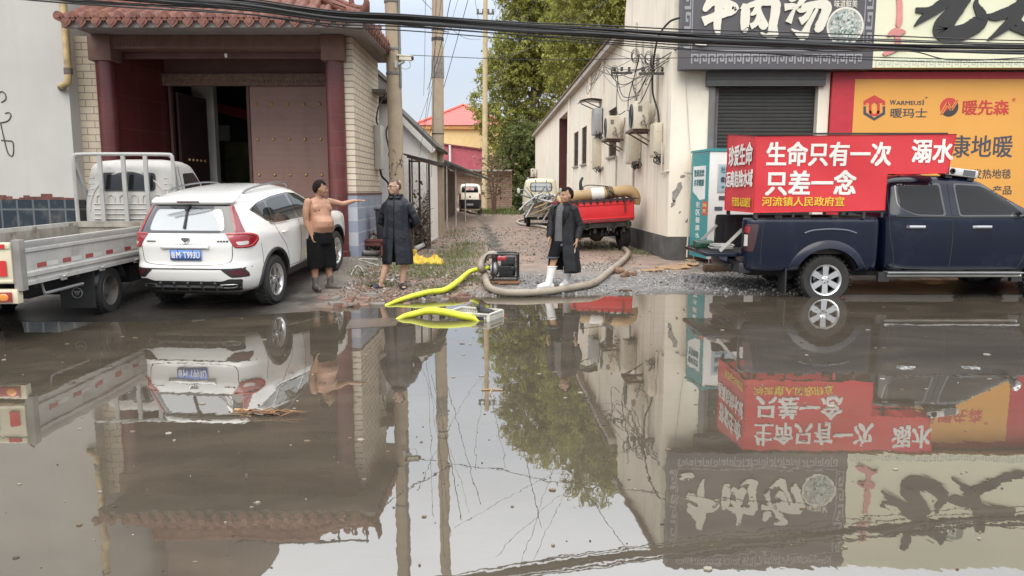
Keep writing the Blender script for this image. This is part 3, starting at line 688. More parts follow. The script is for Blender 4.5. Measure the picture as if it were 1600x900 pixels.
def aircon(yy, z, label, s=1.0):
    t = thing('air_conditioner', label, 'air conditioner', group='air conditioners on the cream wall')
    L_, D, H = .86*s, .34*s, .62*s; x0 = wx(yy)-.14
    mb = MB(); mb.bx(x0-D, x0, yy-L_/2, yy+L_/2, z, z+H); mb.build('casing', ac_white, t, bevel=.02)
    mb = MB()
    for k in range(6): mb.tube([(x0-D-.012, yy-.1*s+math.cos(g*math.pi/12)*(.05+k*.045)*s, z+H/2+math.sin(g*math.pi/12)*(.05+k*.045)*s) for g in range(25)], .006, 4)
    mb.lathe([(.001,0),(.27*s,0),(.27*s,-.006)], (x0-D-.004, yy-.1*s, z+H/2), 'x', 24); mb.build('fan_grille', ac_dark, t)
    mb = MB(); mb.bx(x0-D-.04, x0+.14, yy-L_/2+.08, yy-L_/2+.12, z-.06, z-.002); mb.bx(x0-D-.04, x0+.14, yy+L_/2-.12, yy+L_/2-.08, z-.06, z-.002); mb.bx(x0-D-.05,x0-D-.01,yy-L_/2,yy+L_/2,z-.06,z-.003)
    for e in (-1,1): mb.bar((x0+.13,yy+e*(L_/2-.1),z-.32),(x0-D,yy+e*(L_/2-.1),z-.05),.03,.03)
    mb.build('bracket', mat('rusty bracket', (.12,.08,.06), .7), t)
    mb = MB(); y0 = yy-L_/2
    mb.bx(x0-D*.72, x0-D*.45, y0-.008, y0-.001, z+H*.62, z+H*.82)
    mb.tube(smooth_path([(x0-D*.4,y0-.02,z+H*.5),(x0-D*.3,y0-.08,z+H*.35),(x0-D*.55,y0-.06,z+H*.2),(x0-.05,y0-.1,z+.1),(x0+.1,y0-.16,z+.3),(x0+.12,y0-.2,z+.55)],5), .016, 6)
    mb.tube(smooth_path([(x0-D*.3,y0-.02,z+H*.3),(x0-.02,y0-.1,z-.02),(x0+.1,y0-.15,z+.2)],5), .014, 6)
    mb.build('hose', mat('grey lagging', (.22,.2,.18), .8), t); settle(t, (x0-D/2, yy, z))
aircon(17.55, 2.98, 'largest white air conditioner, on the wall beside the tall beige meter box')
aircon(21.3, 3.02, 'white air conditioner half covering the dark window next to the small canopy', 1.0)
aircon(57.0, 2.6, 'far small air conditioner at the end of the cream wall, above the cream truck', 1.0)
def ebox(yy, z0_, z1_, w, d, label, m, name='meter_box'):
    t = thing(name, label, 'meter box'); x0 = wx(yy)-.003
    mb = MB(); mb.bx(x0-d, x0, yy-w/2, yy+w/2, z0_, z1_); mb.build('case', m, t, bevel=.012)
    mb = MB(); mb.bx(x0-d-.012, x0-d-.001, yy-w/2+.03, yy+w/2-.03, z0_+.04, z1_-.04)
    for k in range(4): mb.bx(x0-d*.8, x0-d*.3, yy-w/2-.006, yy-w/2-.001, lerp(z0_,z1_,.2+.18*k), lerp(z0_,z1_,.2+.18*k)+.02)
    mb.build('door', m, t)
    mb = MB(); r_ = random.Random(yy)
    for k in range(9):
        p = Vector((x0-d*.5+r_.uniform(-.1,.1), yy-w/2+r_.uniform(-.05,.1), z0_)); mb.tube(smooth_path([p, p+Vector((r_.uniform(-.1,.1),-.1,-.12)), p+Vector((r_.uniform(-.12,.12),-.14,.02+r_.uniform(-.2,.1))), p+Vector((.05,0,.05))],4), .009, 5)
    mb.build('cable_tail', wire, t); settle(t,(x0,yy,z0_))
beige_box = mat('beige steel box', (.60,.54,.42), .5, var=.08, dirt=.3, dcol=(.35,.28,.2)); grey_box = mat('grey steel box', (.36,.37,.38), .45)
ebox(16.6, 2.32, 3.05, .5, .18, 'tall beige meter box under thick black cable near the corner', beige_box)
ebox(18.9, 2.25, 3.0, .55, .28, 'beige meter box just below the largest air conditioner', beige_box)
ebox(24.9, 2.3, 3.35, .5, .3, 'slim beige box hanging low below the canopy', beige_box)
ebox(25.0, 3.4, 4.25, .8, .3, 'grey meter box just beneath the small canopy', grey_box)
# ---- shop front
shop = thing('shop_front', 'shop front with dark roller shutter and red and orange wall boards', 'shop')
sx0 = at(1104,300,FY).x; sx1 = at(1270,300,FY).x; sx2 = at(1287,300,FY).x
mb = MB(); mb.bx(sx0-.02, sx0+.10, FY-.03, FY+.3, .1, 4.0); mb.build('door_jamb', mat('grey steel jamb', (.16,.155,.15), .5, var=.2), shop)
mb = MB(); mb.bx(sx1, sx2, FY-.02, FY+.3, .1, 4.0); mb.build('pilaster', cream2, shop)
mb = MB()
for k in range(48):
    z = .1+k*.075; mb.prism([(FY+.152,z),(FY+.145,z+.012),(FY+.144,z+.05),(FY+.150,z+.074),(FY+.2,z+.074),(FY+.2,z)], lambda y_, zz, d: (d, y_, zz), sx0+.20, sx1)
mb.build('shutter', mat('dark roller shutter', (.027,.0255,.023), .55, var=.2, vs=2, dirt=.3, dcol=(.11,.10,.09), streak=.2), shop, 30)
mb = MB(); mb.bx(sx0+.1, sx0+.2, FY+.08, FY+.3, .1, 3.7)
for k in range(4): mb.bx(sx0+.105+k*.024, sx0+.112+k*.024, FY+.07, FY+.08, .1, 3.7)
mb.build('shutter_rail', mat('mauve grey rail', (.17,.135,.14), .5), shop)
mb = MB(); mb.bx(sx0-.1, sx1+.1, FY-.12, FY+.25, 3.72, 4.02)
for k in range(3): mb.bx(sx0-.1, sx1+.1, FY-.135, FY-.12, 3.76+k*.09, 3.80+k*.09)
mb.build('shutter_box', mat('shutter box sheet', (.11,.105,.10), .5, streak=.3), shop)
redm = mat('red aluminium board', (.50,.028,.042), .45, var=.08, vs=8, bump=.05, bs=80)
orange = mat('orange printed board', (.74,.36,.075), .5, var=.04, vs=.8)
ox0 = at(1326,300,FY-.1).x; ox1 = at(1600,300,FY).x + .02
mb = MB(); mb.bx(sx2+.02, ox0, FY-.1, FY+.2, .1, 4.0); mb.bx(ox0, 14, FY-.1, FY+.2, 3.86, 4.0); mb.bx(ox1+.0, 14, FY-.1, FY+.2, .95, 3.86); mb.build('red_board', redm, shop)
mb = MB(); mb.bx(ox0, 14, FY-.09, FY+.2, .1, .949); mb.build('foot_panel', mat('dark grey foot panel', (.07,.065,.06), .8, var=.2, streak=.3), shop)
mb = MB(); mb.bx(ox0, ox1, FY-.095, FY+.2, .95, 3.86); ob = mb.build('orange_board', orange, shop)
navy = mat('navy print', (.060,.062,.085), .5); redp = mat('red print', (.55,.055,.045), .5); charc = mat('charcoal print', (.045,.04,.035), .5)
def opl(u, v): p = at(u, v, FY-.095); return p.x, p.z
def T(body, u0, v0, u1, v1, bold, mi):
    a = opl(u0, v1); b = opl(u1, v0); return (body, a[0], b[0], a[1], b[1], bold, mi)
lettering([T('暖玛士',1391,169,1449,184,.008,0), T('W',1390,156,1400,164,.012,0), T('ARMEUS',1400,157.5,1440,164,.012,0), T('i',1441,155.5,1444,164,.012,0), T('暖先森',1503,156,1578,180,.022,1),
    T('健康地暖',1450,211,1584,246,.010,0), T('发热地毯',1519,264,1580,279,.006,0), T('产品',1550,290,1581,304,.006,0), T('®',1581,153,1587,159,0,1), T('®',1446,151,1449,154,0,0)],
    lambda a, b, d: (a, FY-.0955-d, b), [navy, redp], ob, 'lettering')
def hexa(mbx, pts, mi):
    mbx.prism([opl(u, v) for u, v in pts], lambda a, b, d: (a, FY-.0955-d, b), 0, .004, mi)
mb = MB()
hexa(mb, [(1349,158),(1366,148.5),(1383,158),(1383,164),(1378.5,164),(1378.5,161),(1374.5,161),(1374.5,178),(1370.5,178),(1370.5,164),(1366,160),(1361.5,164),(1361.5,178),(1357.5,178),(1357.5,161),(1353.5,161),(1353.5,164),(1349,164)], 1)
hexa(mb, [(1349,166),(1353,166),(1353,175.5),(1366,184),(1379,175.5),(1379,166),(1383,166),(1383,178.5),(1366,188.5),(1349,178.5)], 0)
hexa(mb, [(1357.5,173),(1361.5,173),(1364,178),(1368,178),(1370.5,173),(1374.5,173),(1371,181),(1361,181)], 1)
mb.build('logo', [navy, redp, charc, orange], ob, 0); mb = MB()
cxo, czo = opl(1483, 167.5); rr = opl(1497.5,167)[0]-cxo
def arc(a0, a1, n=14): return [(cxo+rr*math.cos(R(lerp(a0,a1,k/n))), czo+rr*math.sin(R(lerp(a0,a1,k/n)))) for k in range(n+1)]
fz = lambda a, b, d: (a, FY-.0955-d, b)
mb.prism(arc(42, 228), fz, 0, .003, 1); mb.prism(arc(228, 402), fz, 0, .0032, 2)
zz = [(-.82,-.75),(-.25,.42),(.22,-.30),(.85,.75)]
for (p, q) in zip(zz, zz[1:]): mb.bar((cxo+p[0]*rr, FY-.099, czo+p[1]*rr), (cxo+q[0]*rr, FY-.099, czo+q[1]*rr), .055, .006, 3, up=(0,1,0))
for (p, q) in zip(zz, zz[1:]): mb.bar((cxo+p[0]*rr, FY-.1035, czo+p[1]*rr), (cxo+q[0]*rr, FY-.1035, czo+q[1]*rr), .022, .004, 1, up=(0,1,0))
mb.build('logo', [navy, redp, charc, orange], ob, 0)
settle(shop, (sx0, FY, .13))
# ---- the two signboards, hung in front of the wall
def border(mb, x0, x1, z0, z1, y, s, m):
    """a Greek key running along a horizontal strip"""
    n = max(1, round((x1-x0)/s)); w = (x1-x0)/n; h = z1-z0; t = w*.13
    for i in range(n):
        a = x0+i*w
        for (p, q, r_, k) in ((.04,.90,.84,1),(.04,.20,0,.839),(.74,.90,.22,.839),(.42,.739,.22,.38),(.42,.58,.381,.62)):
            mb.bx(a+p*w, a+q*w, y-.004, y, z0+r_*h, z0+k*h, m)
def borderv(mb, x0, x1, z0, z1, y, s, m):
    n = max(1, round((z1-z0)/s)); w = (z1-z0)/n; h = x1-x0
    for i in range(n):
        a = z0+i*w
        for (p, q, r_, k) in ((.04,.90,.84,1),(.04,.20,0,.839),(.74,.90,.22,.839),(.42,.739,.22,.38),(.42,.58,.381,.62)):
            mb.bx(x0+r_*h, x0+k*h, y-.004, y, a+p*w, a+q*w, m)
SY = 15.3
def spl(u, v): p = at(u, v, SY); return (p.x, p.z)
sA = thing('noodle_shop_sign', 'dark grey shop sign with cream brush characters, key border and soup bowl', 'shop sign', group='signboards over the shop')
ax0, az0 = spl(1063, 108); ax1 = spl(1362.5, 108)[0]; az1 = 6.65
slate = mat('slate grey printed sheet', (.082,.076,.082), .5, var=.08, vs=2); ivory = mat('ivory print', (.72,.69,.58), .5, var=.05); silver = mat('silver grey print', (.30,.30,.31), .5, var=.1)
mb = MB(); mb.bx(ax0, ax1, SY, SY+.28, az0, az1); mb.build('board', slate, sA)
mb = MB(); bw_ = .20
border(mb, ax0+.20, ax1-.20, az0+.105, az0+.295, SY-.001, .172, 0); border(mb, ax0+.20, ax1-.20, az1-.295, az1-.105, SY-.001, .172, 0)
borderv(mb, ax0+.05, ax0+.18, az0+.36, az1-.34, SY-.001, .36, 0); borderv(mb, ax1-.18, ax1-.05, az0+.36, az1-.34, SY-.001, .36, 0)
for (p, q) in (((ax0+.21,az0+.36),(ax1-.21,az0+.36)),((ax0+.21,az1-.34),(ax1-.21,az1-.34)),((ax0+.21,az0+.36),(ax0+.21,az1-.34)),((ax1-.21,az0+.36),(ax1-.21,az1-.34))): mb.bar((p[0],SY-.003,p[1]),(q[0],SY-.003,q[1]),.004,.018,0,up=(0,0,1)) if p[1]==q[1] else mb.bx(p[0]-.009,p[0]+.009,SY-.005,SY-.001,p[1],q[1])
mb.build('key_border', silver, sA, 0)
mb = MB(); sp_ = lambda a, b, d: (a, SY-d, b)
def st(pts, m=0, jag=.07): brush(mb, [(*spl(u, v), w*15.3/1156) for u, v, w in pts], sp_, .002, .030, m, 6, jag)
# niu
st([(1122,-20,7),(1113,-2,13),(1102,14,9),(1099,18,3)]); st([(1106,7,10),(1122,3,12),(1146,12,14),(1148,14,6)]); st([(1098,34,14),(1112,28,12),(1144,16,13),(1147,14,5)]); st([(1122,-32,9),(1124,-10,13),(1122,20,12),(1120,42,11),(1123,60,3)])
# rou
st([(1158,10,8),(1164,16,13),(1163,44,12),(1168,47,4)]); st([(1160,14,6),(1180,6,9),(1208,3,13),(1211,16,14),(1207,40,13),(1206,54,17),(1196,56,6),(1187,50,2)]); st([(1191,-22,6),(1188,0,9),(1180,18,8),(1172,24,3)]); st([(1184,6,5),(1186,20,8),(1196,38,6),(1199,42,3)]); st([(1187,20,8),(1181,36,8),(1172,42,9)]); st([(1184,34,6),(1192,42,10),(1197,44,3)])
# tang
st([(1232,-12,6),(1236,-2,10),(1243,-1,4)]); st([(1225,12,10),(1240,10,8),(1241,14,3)]); st([(1231,36,10),(1237,22,6),(1242,12,3)]); st([(1248,-18,7),(1268,-16,10),(1252,2,8),(1250,14,12),(1270,8,11),(1290,10,15),(1285,30,13),(1278,44,14),(1272,48,4)]); st([(1268,12,6),(1258,28,9),(1249,34,12)]); st([(1276,14,5),(1262,40,8),(1254,56,14),(1242,50,5),(1236,46,2)])
# the seal in the corner
st([(1084,66,5),(1096,70,5),(1107,67,3)]); st([(1086,63,3),(1092,62,4)])
mb.build('characters', ivory, sA, 30)
lettering([('味道鲜美', *[spl(1304,0)[0], spl(1340,0)[0], spl(1304,12)[1], spl(1304,0)[1]], .012, 0), ('回头客', spl(1310,0)[0], spl(1335,0)[0], spl(1300,-46)[1], spl(1300,-40)[1], .01, 0)], lambda a, b, d: (a, SY-.001-d, b), [ivory], sA)
bc = spl(1320.5, 41); br = 28*15.3/1156
mb = MB(); fy = lambda a, b, d: (bc[0]+a, SY-.001-d, bc[1]+b)
mb.prism([(br*math.cos(k*math.pi/20), br*math.sin(k*math.pi/20)) for k in range(40)], fy, 0, .004, 0)
mb.prism([(br*.9*math.cos(k*math.pi/20), br*.9*math.sin(k*math.pi/20)) for k in range(40)], fy, .004, .008, 1)
r_ = random.Random(3)
for k in range(150):
    a = r_.uniform(0, 6.28); q = br*.84*math.sqrt(r_.random()); s_ = r_.uniform(.014,.04); g0 = r_.uniform(0,6)
    mb.prism([(q*math.cos(a)+s_*r_.uniform(.5,1.1)*math.cos(g0+j*1.05), q*math.sin(a)+s_*r_.uniform(.4,1)*math.sin(g0+j*1.05)) for j in range(6)], fy, .008, .009+k*.00002, r_.choice([2,2,3,4,4,5]))
mb.build('bowl_picture', [ivory, mat('broth print', (.36,.38,.34), .5), mat('pale meat print', (.6,.6,.55), .5), mat('herb print', (.12,.2,.15), .5), mat('steam print', (.52,.58,.55), .5), mat('dark herb print', (.10,.13,.115), .5)], sA, 0, fixn=True)
settle(sA, (ax0, SY, az0))
sB = thing('brush_lettered_sign', 'pale yellow shop sign with big black brush strokes and pink lettering', 'shop sign', group='signboards over the shop')
mb = MB(); mb.bx(ax1+.006, 13.5, SY, SY+.28, az0+.03, az1); mb.build('board', mat('pale yellow printed sheet', (.74,.73,.53), .5, var=.04, vs=1), sB)
mb = MB(); border(mb, ax1+.05, 13.4, az0+.05, az0+.19, SY-.001, .17, 0); mb.build('key_border', mat('faint teal print', (.53,.57,.47), .5), sB, 0)
mb = MB()
def st2(pts, m, jag=.05): brush(mb, [(*spl(u, v), w*15.3/1156) for u, v, w in pts], sp_, .002, .018, m, 6, jag)
st2([(1404,-4,8),(1405,12,8),(1404,36,9),(1400,41,6)],1); st2([(1386,57,3),(1396,50,10),(1410,51,8),(1412,53,3)],1); st2([(1401,50,8),(1402,70,9),(1397,78,9)],1); st2([(1380,86,5),(1388,80,10),(1405,74,8),(1416,76,4)],1)
st2([(1400,-50,8),(1408,-46,8),(1398,-36,8),(1412,-30,10)],1); st2([(1390,-22,5),(1404,-18,8),(1416,-16,6)],1)
st2([(1428,41,2),(1440,30,9),(1462,14,16),(1492,-8,16),(1520,-30,14),(1545,-56,8)],0); st2([(1430,16,7),(1450,16,9),(1470,8,10)],0); st2([(1430,-30,8),(1480,-36,13),(1550,-44,9)],0); st2([(1480,-70,8),(1484,-50,14),(1478,-30,8)],0)
st2([(1508,-6,20),(1490,18,24),(1472,44,28),(1480,54,24),(1505,50,24),(1528,36,23),(1532,24,16),(1524,8,8),(1526,-2,3)],0)
st2([(1541,24,4),(1552,26,12),(1572,20,16),(1610,6,18),(1660,2,12)],0); st2([(1542,63,2),(1560,50,9),(1586,26,18),(1600,-6,18),(1606,-40,14)],0); st2([(1588,34,10),(1600,44,12),(1640,66,14),(1670,70,6)],0); st2([(1578,44,5),(1592,48,8),(1606,56,4)],0)
mb.build('characters', [mat('ink black print', (.022,.021,.02), .5, var=.2), mat('pink print', (.62,.25,.23), .5)], sB, 30)
mb = MB(); ox_, oz_ = spl(1545, -35); mb.prism([(.42*math.cos(k*math.pi/16), .25*math.sin(k*math.pi/16)) for k in range(32)], lambda a, b, d: (ox_+a, SY-d, oz_-.0+b), .002, .020); mb.build('oval', mat('sage green print', (.20,.25,.2), .5), sB, 0)
lettering([('百福', ox_-.26, ox_+.26, oz_-.15, oz_+.15, .015, 0)], lambda a, b, d: (a, SY-.0205-d, b), [ivory], sB)
settle(sB, (ax1+.006, SY, az0))
# ---------------------------------------------------------------- poles, cables, lane buildings, trees
concp = mat('pole concrete', (.37,.30,.215), .85, var=.14, vs=4, streak=.45, scol=(.17,.14,.11), bump=.2, bs=50)
def pole(u0, v0, Y, r0, r1, h, tilt, label, mtl=concp, extras=None):
    p = gnd(u0, v0, .13) if Y is None else Vector((at(u0, v0, Y).x, Y, gz(at(u0,v0,Y).x, Y)-.02))
    t = thing('utility_pole', label, 'utility pole', p, rot=(0, R(tilt), 0), group='concrete utility poles')
    mb = MB(); mb.lathe([(lerp(r0,r1,k/12), h*k/12) for k in range(13)], n=24); mb.build('shaft', mtl, t, 60)
    return t
PY1, PY2 = 15.9, 23.4
pA = pole(621, 300, PY1, .165, .135, 11, -.35, 'concrete pole with a scrawled foot beside the gatehouse brick wall')
mb = MB()
r_ = random.Random(11)
for k in range(16):
    a0 = -1.57+r_.uniform(-.9,.9); z = 1.3+r_.uniform(0,.95); pts = []
    for q in range(5): a0 += r_.uniform(-.28,.28); z += r_.uniform(-.09,.06); pts.append((.166*math.cos(a0), .166*math.sin(a0), z))
    mb.tube(smooth_path(pts,3), .0045, 4)
mb.build('scrawl', mat('black scrawl paint', (.06,.055,.05), .8), pA)
mb = MB()
for z in (3.85, 4.35, 5.3): mb.lathe([(.158,z),(.166,z+.01),(.166,z+.06),(.158,z+.07)], n=24)
mb.build('band', mat('grey steel band', (.2,.19,.17), .6), pA)
mb = MB(); mb.tube([(.15,-.09,3.6),(.15,-.08,11)], .025, 8); mb.build('cable_duct', mat('grey duct', (.17,.17,.17), .6), pA)
pB = pole(684.5, 362, PY2, .20, .145, 15, .6, 'second concrete pole down the lane with a dark joint band')
mb = MB()
for z, dz in ((2.2,.13),(3.2,.03),(6.0,.1),(6.3,.03)): mb.lathe([(.192-.004*z,z),(.215-.004*z,z+.01),(.215-.004*z,z+dz),(.192-.004*z,z+dz+.01)], n=24)
mb.bx(-.02,.36,-.24,-.14,2.22,2.31); mb.build('band', mat('dark steel band', (.045,.042,.04), .6), pB)
mb = MB(); mb.lathe([(.192,4.9),(.195,4.92),(.192,5.5),(.189,5.52)], n=24); mb.build('sleeve', mat('rough patched concrete', (.22,.2,.17), .9, var=.3, vs=8), pB)
PY3 = 52.
pC = pole(756.5, 200, PY3, .20, .15, 14.2, .5, 'far yellowish pole beside the big tree', mat('yellowed pole concrete', (.50,.40,.24), .8, var=.12, streak=.3))
mb = MB(); mb.bar((-.6,0,13.3),(.6,0,13.3),.1,.1); mb.bar((-.45,0,12.6),(.45,0,12.6),.1,.1)
for k in (-.5,-.15,.2,.5): mb.lathe([(.06,13.35),(.09,13.42),(.05,13.5),(.08,13.57),(.03,13.62)], (k,0,0), n=10)
mb.build('crossarm', mat('dark crossarm', (.12,.11,.1), .7), pC)
cm = thing('surveillance_camera', 'white bullet surveillance camera clamped to the scrawled pole', 'camera')
c0 = at(640, 92, PY1-.1)
mb = MB(); mb.bar(at(624,90,PY1-.1), at(643.5,91,PY1-.12), .10, .11); mb.build('housing', mat('white camera housing', (.72,.69,.58), .4), cm, bevel=.015)
mb = MB(); mb.bar(at(621,86.5,PY1-.1), at(645,88,PY1-.12), .13, .02); mb.build('sun_hood', mat('white camera housing', (.7,.7,.7)), cm)
mb = MB(); p = at(644, 91, PY1-.12); mb.lathe([(.045,0),(.045,.02),(.03,.03)], p, 'x', 16); mb.build('lens', black_mtl, cm)
mb = MB(); mb.tube(smooth_path([at(632,96,PY1-.1), at(626,99,PY1-.1), at(619,101,PY1-.12)],4), .03, 8); mb.bar(at(619,95,PY1-.2), at(619,106,PY1-.2), .08, .05); mb.tube(smooth_path([at(624,104,PY1-.1),at(634,108,PY1-.1),at(641,104,PY1-.1),at(640,96,PY1-.1)],5), .008, 5); mb.build('bracket', mat('grey clamp', (.42,.42,.4), .5), cm)
settle(cm, at(619,100,PY1-.15))
# ---- overhead cables across the street
wirem = mat('black cable sheath', (.014,.014,.015), .5)
def cable(name, pts, r, label, group, n=10):
    P = smooth_path(pts, n); mb = MB(); o0 = P[len(P)//2]
    mb.tube([p-o0 for p in P], r, 6); o = mb.build(name, wirem, None, 60); o.location = o0
    return tag(o, label, 'cable', group)
top = [(-400,-64),(0,-24),(210,-8),(330,0),(400,6),(520,22),(640,28),(800,40),(930,47),(1060,56),(1230,63),(1400,69),(1600,74),(1900,75)]
CYD = 10.6
def cy(u): return interp([(-400,7.0),(200,8.3),(600,9.1),(820,9.6),(1060,10.1),(1330,10.7),(1600,11.3),(1900,11.8)], u)
rc = random.Random(5)
spec_ = [(-9,.009,'topmost'),(0,.022,''),(3,.016,''),(6,.02,''),(9,.014,''),(-3,.012,''),(11,.010,''),(14,.009,''),(-5,.008,''),(17,.007,''),(5,.012,''),(8,.011,''),(1,.012,'')]
for i, (dv, r, w) in enumerate(spec_):
    ph = rc.uniform(0,6); amp = rc.uniform(1.0,2.6); yo = rc.uniform(-.12,.12)
    pts = [at(u, v + dv*(1+.3*math.sin(u/400+ph)) + amp*math.sin(u/170+ph), cy(u)+yo) for u, v in top]
    if w: cable('overhead_cable', pts, r, 'thin black cable running highest, apart above the sagging bundle', 'overhead cable bundle')
    else: cable('overhead_cable', pts, r, 'black cable sagging within the thick bundle over the street', 'overhead cable bundle')
pts = [at(u, v, CYD+.2) for u, v in [(-100,-40),(60,-12),(200,-4),(340,4),(470,8),(520,6),(620,20),(720,55),(800,75),(1000,110)]]
cable('overhead_cable', [at(u, v, cy(u)+.1) for u, v in [(-50,-60),(75,-4),(200,8),(330,12),(520,30),(640,40),(850,58),(1050,74),(1100,78),(1330,92),(1480,97),(1700,98)]], .007, 'thin loose cable dipping lowest below the street bundle', 'overhead cable bundle')
cable('overhead_cable', [at(1090,60,CYD), at(1180,70,CYD), at(1290,80,CYD), at(1420,80,CYD), at(1500,94,CYD), at(1700,84,CYD)], .008, 'thin cable fraying out of the bundle before the signboards', 'overhead cable bundle')
cable('lane_cable', [at(640,86,PY1), at(780,92,14.5), at(900,93,13.2), at(1300,86,12.0)], .007, 'thin level cable from the scrawled pole past the tree', 'wires over the lane')
cable('lane_cable', [at(520,5,13.2), at(560,18,14), at(620,32,PY1), at(700,50,18)], .010, 'cable from the roof tail to the scrawled pole', 'wires over the lane')
cable('lane_cable', [at(535,20,13.2), at(578,60,14.5), at(620,82,PY1)], .005, 'thin wire sloping off the gatehouse hip to the scrawled pole', 'wires over the lane')
for (a, b) in [((695,-40,15),(640,330,24)),((683,-60,14),(672,330,24)),((727,-40,18),(632,250,21)),((745,-50,20),(640,300,30)),((805,-60,12),(925,135,23.5)),((830,-60,13),(962,112,19.8)),((770,-60,14),(1000,88,17.3)),((700,-40,16),(1022,103,16.6)),((790,-50,30),(757,55,52)),((735,-50,30),(754,55,52)),((640,-20,20),(752,62,52)),((1010,-40,13),(757,90,40)),((665,-20,16),(662,150,22)),((850,-40,16),(780,110,40)),((690,60,23.4),(640,300,60)),((712,-40,17),(668,140,26))]:
    pa = at(*a); pb = at(*b); pm = (pa+pb)/2 - Vector((0,0,.18+.01*(pa-pb).length))
    cable('lane_cable', [pa, pm, pb], (.0045 if max(a[2],b[2]) < 25 else .009), 'thin service wire strung across the sky over the lane', 'wires over the lane', 6)
# ---- white gabled shed and its yard, left of the lane
shed = thing('gabled_shed', 'low white gabled shed with dark roof edge behind the poles', 'shed')
SYY = 20.5
def sp3(u, v): return at(u, v, SYY)
x0 = sp3(570,250).x; x1 = sp3(668,250).x
mb = MB(); za, zb = sp3(592,150).z, sp3(668,228).z
mb.prism([(x0,.1),(x1,.1),(x1,zb),(sp3(590,150).x,za),(x0,za)], lambda a, b, d: (a, SYY+d, b), 0, 3.5); mb.build('wall', mat('bright lime wash', (.80,.78,.74), .85, var=.05, streak=.25, scol=(.5,.48,.44)), shed, 20)
mb = MB(); mb.bar(Vector((x0-.1,SYY+1.75,za+.35)), Vector((sp3(590,0).x,SYY+1.75,za+.25)), 3.7, .1); mb.bar(Vector((sp3(588,0).x,SYY+1.75,za+.10)), Vector((x1+.25,SYY+1.75,zb-.05)), 3.7, .10); mb.build('roof', mat('dark shed roof', (.055,.05,.048), .7, var=.3), shed)
mb = MB(); mb.bar(Vector((sp3(592,0).x,SYY-.2,za-.06)), Vector((x1+.2,SYY-.2,zb-.16)), .1, .14); mb.build('bargeboard', mat('pale bargeboard', (.6,.58,.55), .8), shed)
settle(shed, (x0, SYY, .13))
pier = thing('plaster_pier', 'white plaster strip of wall between gatehouse brick and the scrawled pole', 'wall')
q0 = at(585,300,17.6).x; q1 = at(614,300,17.6).x
mb = MB(); mb.bx(q0-.4, q1, 17.6, 17.85, .1, 3.6); mb.build('wall', MC['bright lime wash'], pier); 
mb = MB(); mb.bar((q0-.6,17.5,3.72),(q1+.1,17.5,3.66),.8,.05); mb.bar((q0-.3,17.4,3.62),(q1-.05,17.4,3.60),.05,.08); mb.build('canopy', mat('dark shed roof', (.05,.05,.05)), pier); settle(pier, (q0,17.6,.13))
mb = MB(); a = at(558,140,16.6); b = at(580,158,16.6)
jb = thing('junction_box', 'grey junction box with black cables on the gatehouse side wall', 'meter box')
xw = CRX+.345
mb = MB(); mb.bx(xw, xw+.14, 16.3, 16.75, 2.05, 3.0); mb.build('case', mat('pale grey box', (.46,.44,.4), .5), jb, bevel=.01)
mb = MB(); mb.bx(xw-.0, xw+.30, 16.2, 16.9, 3.68, 3.74); mb.build('shelf', mat('weathered bracket', (.2,.19,.18), .7), jb)
mb = MB(); mb.tube(smooth_path([(xw+.2,16.6,3.66),(xw+.1,16.4,3.4),(xw+.06,16.3,3.1),(xw+.07,16.5,3.0)],6), .018, 6); mb.tube(smooth_path([(xw+.28,16.7,3.66),(xw+.38,16.8,3.3),(xw+.2,16.7,2.9),(xw+.25,16.75,2.5)],6), .018, 6); mb.tube(smooth_path([(xw+.08,16.5,2.05),(xw+.1,16.6,1.9),(xw+.2,16.8,1.75),(xw+.22,16.85,1.5)],6), .025, 6); mb.build('cable', wirem, jb)
settle(jb, (xw,16.5,2.05))
yard = thing('wire_fence', 'rusty chain link fence panel beside the two poles with dry vines', 'fence')
FYD = 18.6
fa = at(640,280,FYD).x; fb = at(673,280,FYD+.4).x; zt = at(660,252,FYD).z
mb = MB()
for k in range(24):
    for s in (1,-1):
        xa_ = fa + (fb-fa)*((k-8)/14); xe = xa_ + s*(zt-.1)*.5
        x_lo, x_hi = xa_, xe
        t0 = 0; t1 = 1
        if x_hi != x_lo:
            ta = (fa-x_lo)/(x_hi-x_lo); tb = (fb-x_lo)/(x_hi-x_lo); t0 = max(0, min(ta,tb)); t1 = min(1, max(ta,tb))
        if t1 > t0: mb.tube([(lerp(x_lo,x_hi,t0), FYD, lerp(.15,zt,t0)), (lerp(x_lo,x_hi,t1), FYD, lerp(.15,zt,t1))], .009, 4)
mb.build('mesh', mat('rusty wire', (.07,.055,.045), .7), yard)
mb = MB()
for x in (fa, (fa+fb)/2, fb): mb.tube([(x,FYD+.02,.1),(x,FYD+.02,zt+.05)], .025, 8)
mb.bar((fa,FYD,zt),(fb,FYD,zt),.04,.04); mb.build('post', mat('rust brown post', (.11,.07,.05), .8), yard)
r_ = random.Random(8); mb = MB()
for k in range(520):
    x = r_.uniform(fa, fb); z = .15+abs(r_.gauss(0,.55)); z = min(z, zt-.05); s_ = r_.uniform(.02,.06)
    if r_.random() < .35: mb.tube([(x,FYD-.03,z),(x+r_.uniform(-.15,.15),FYD-.05,z+r_.uniform(-.2,.2))], .005, 3)
    else: mb.box((x,FYD-.03+r_.uniform(-.05,.1),z),(s_,.004,s_*1.4),(r_.uniform(-1,1),r_.uniform(-1,1),r_.uniform(-1,1)), r_.choice([0,0,1]))
mb.build('dry_vine', [mat('dry leaf', (.10,.075,.05), .8, var=.4), mat('dull leaf', (.07,.09,.04), .8, var=.3)], yard, 0)
settle(yard, ((fa+fb)/2, FYD, .13))
yw = thing('patterned_wall', 'low pale garden wall mottled grey behind the wire fence', 'wall')
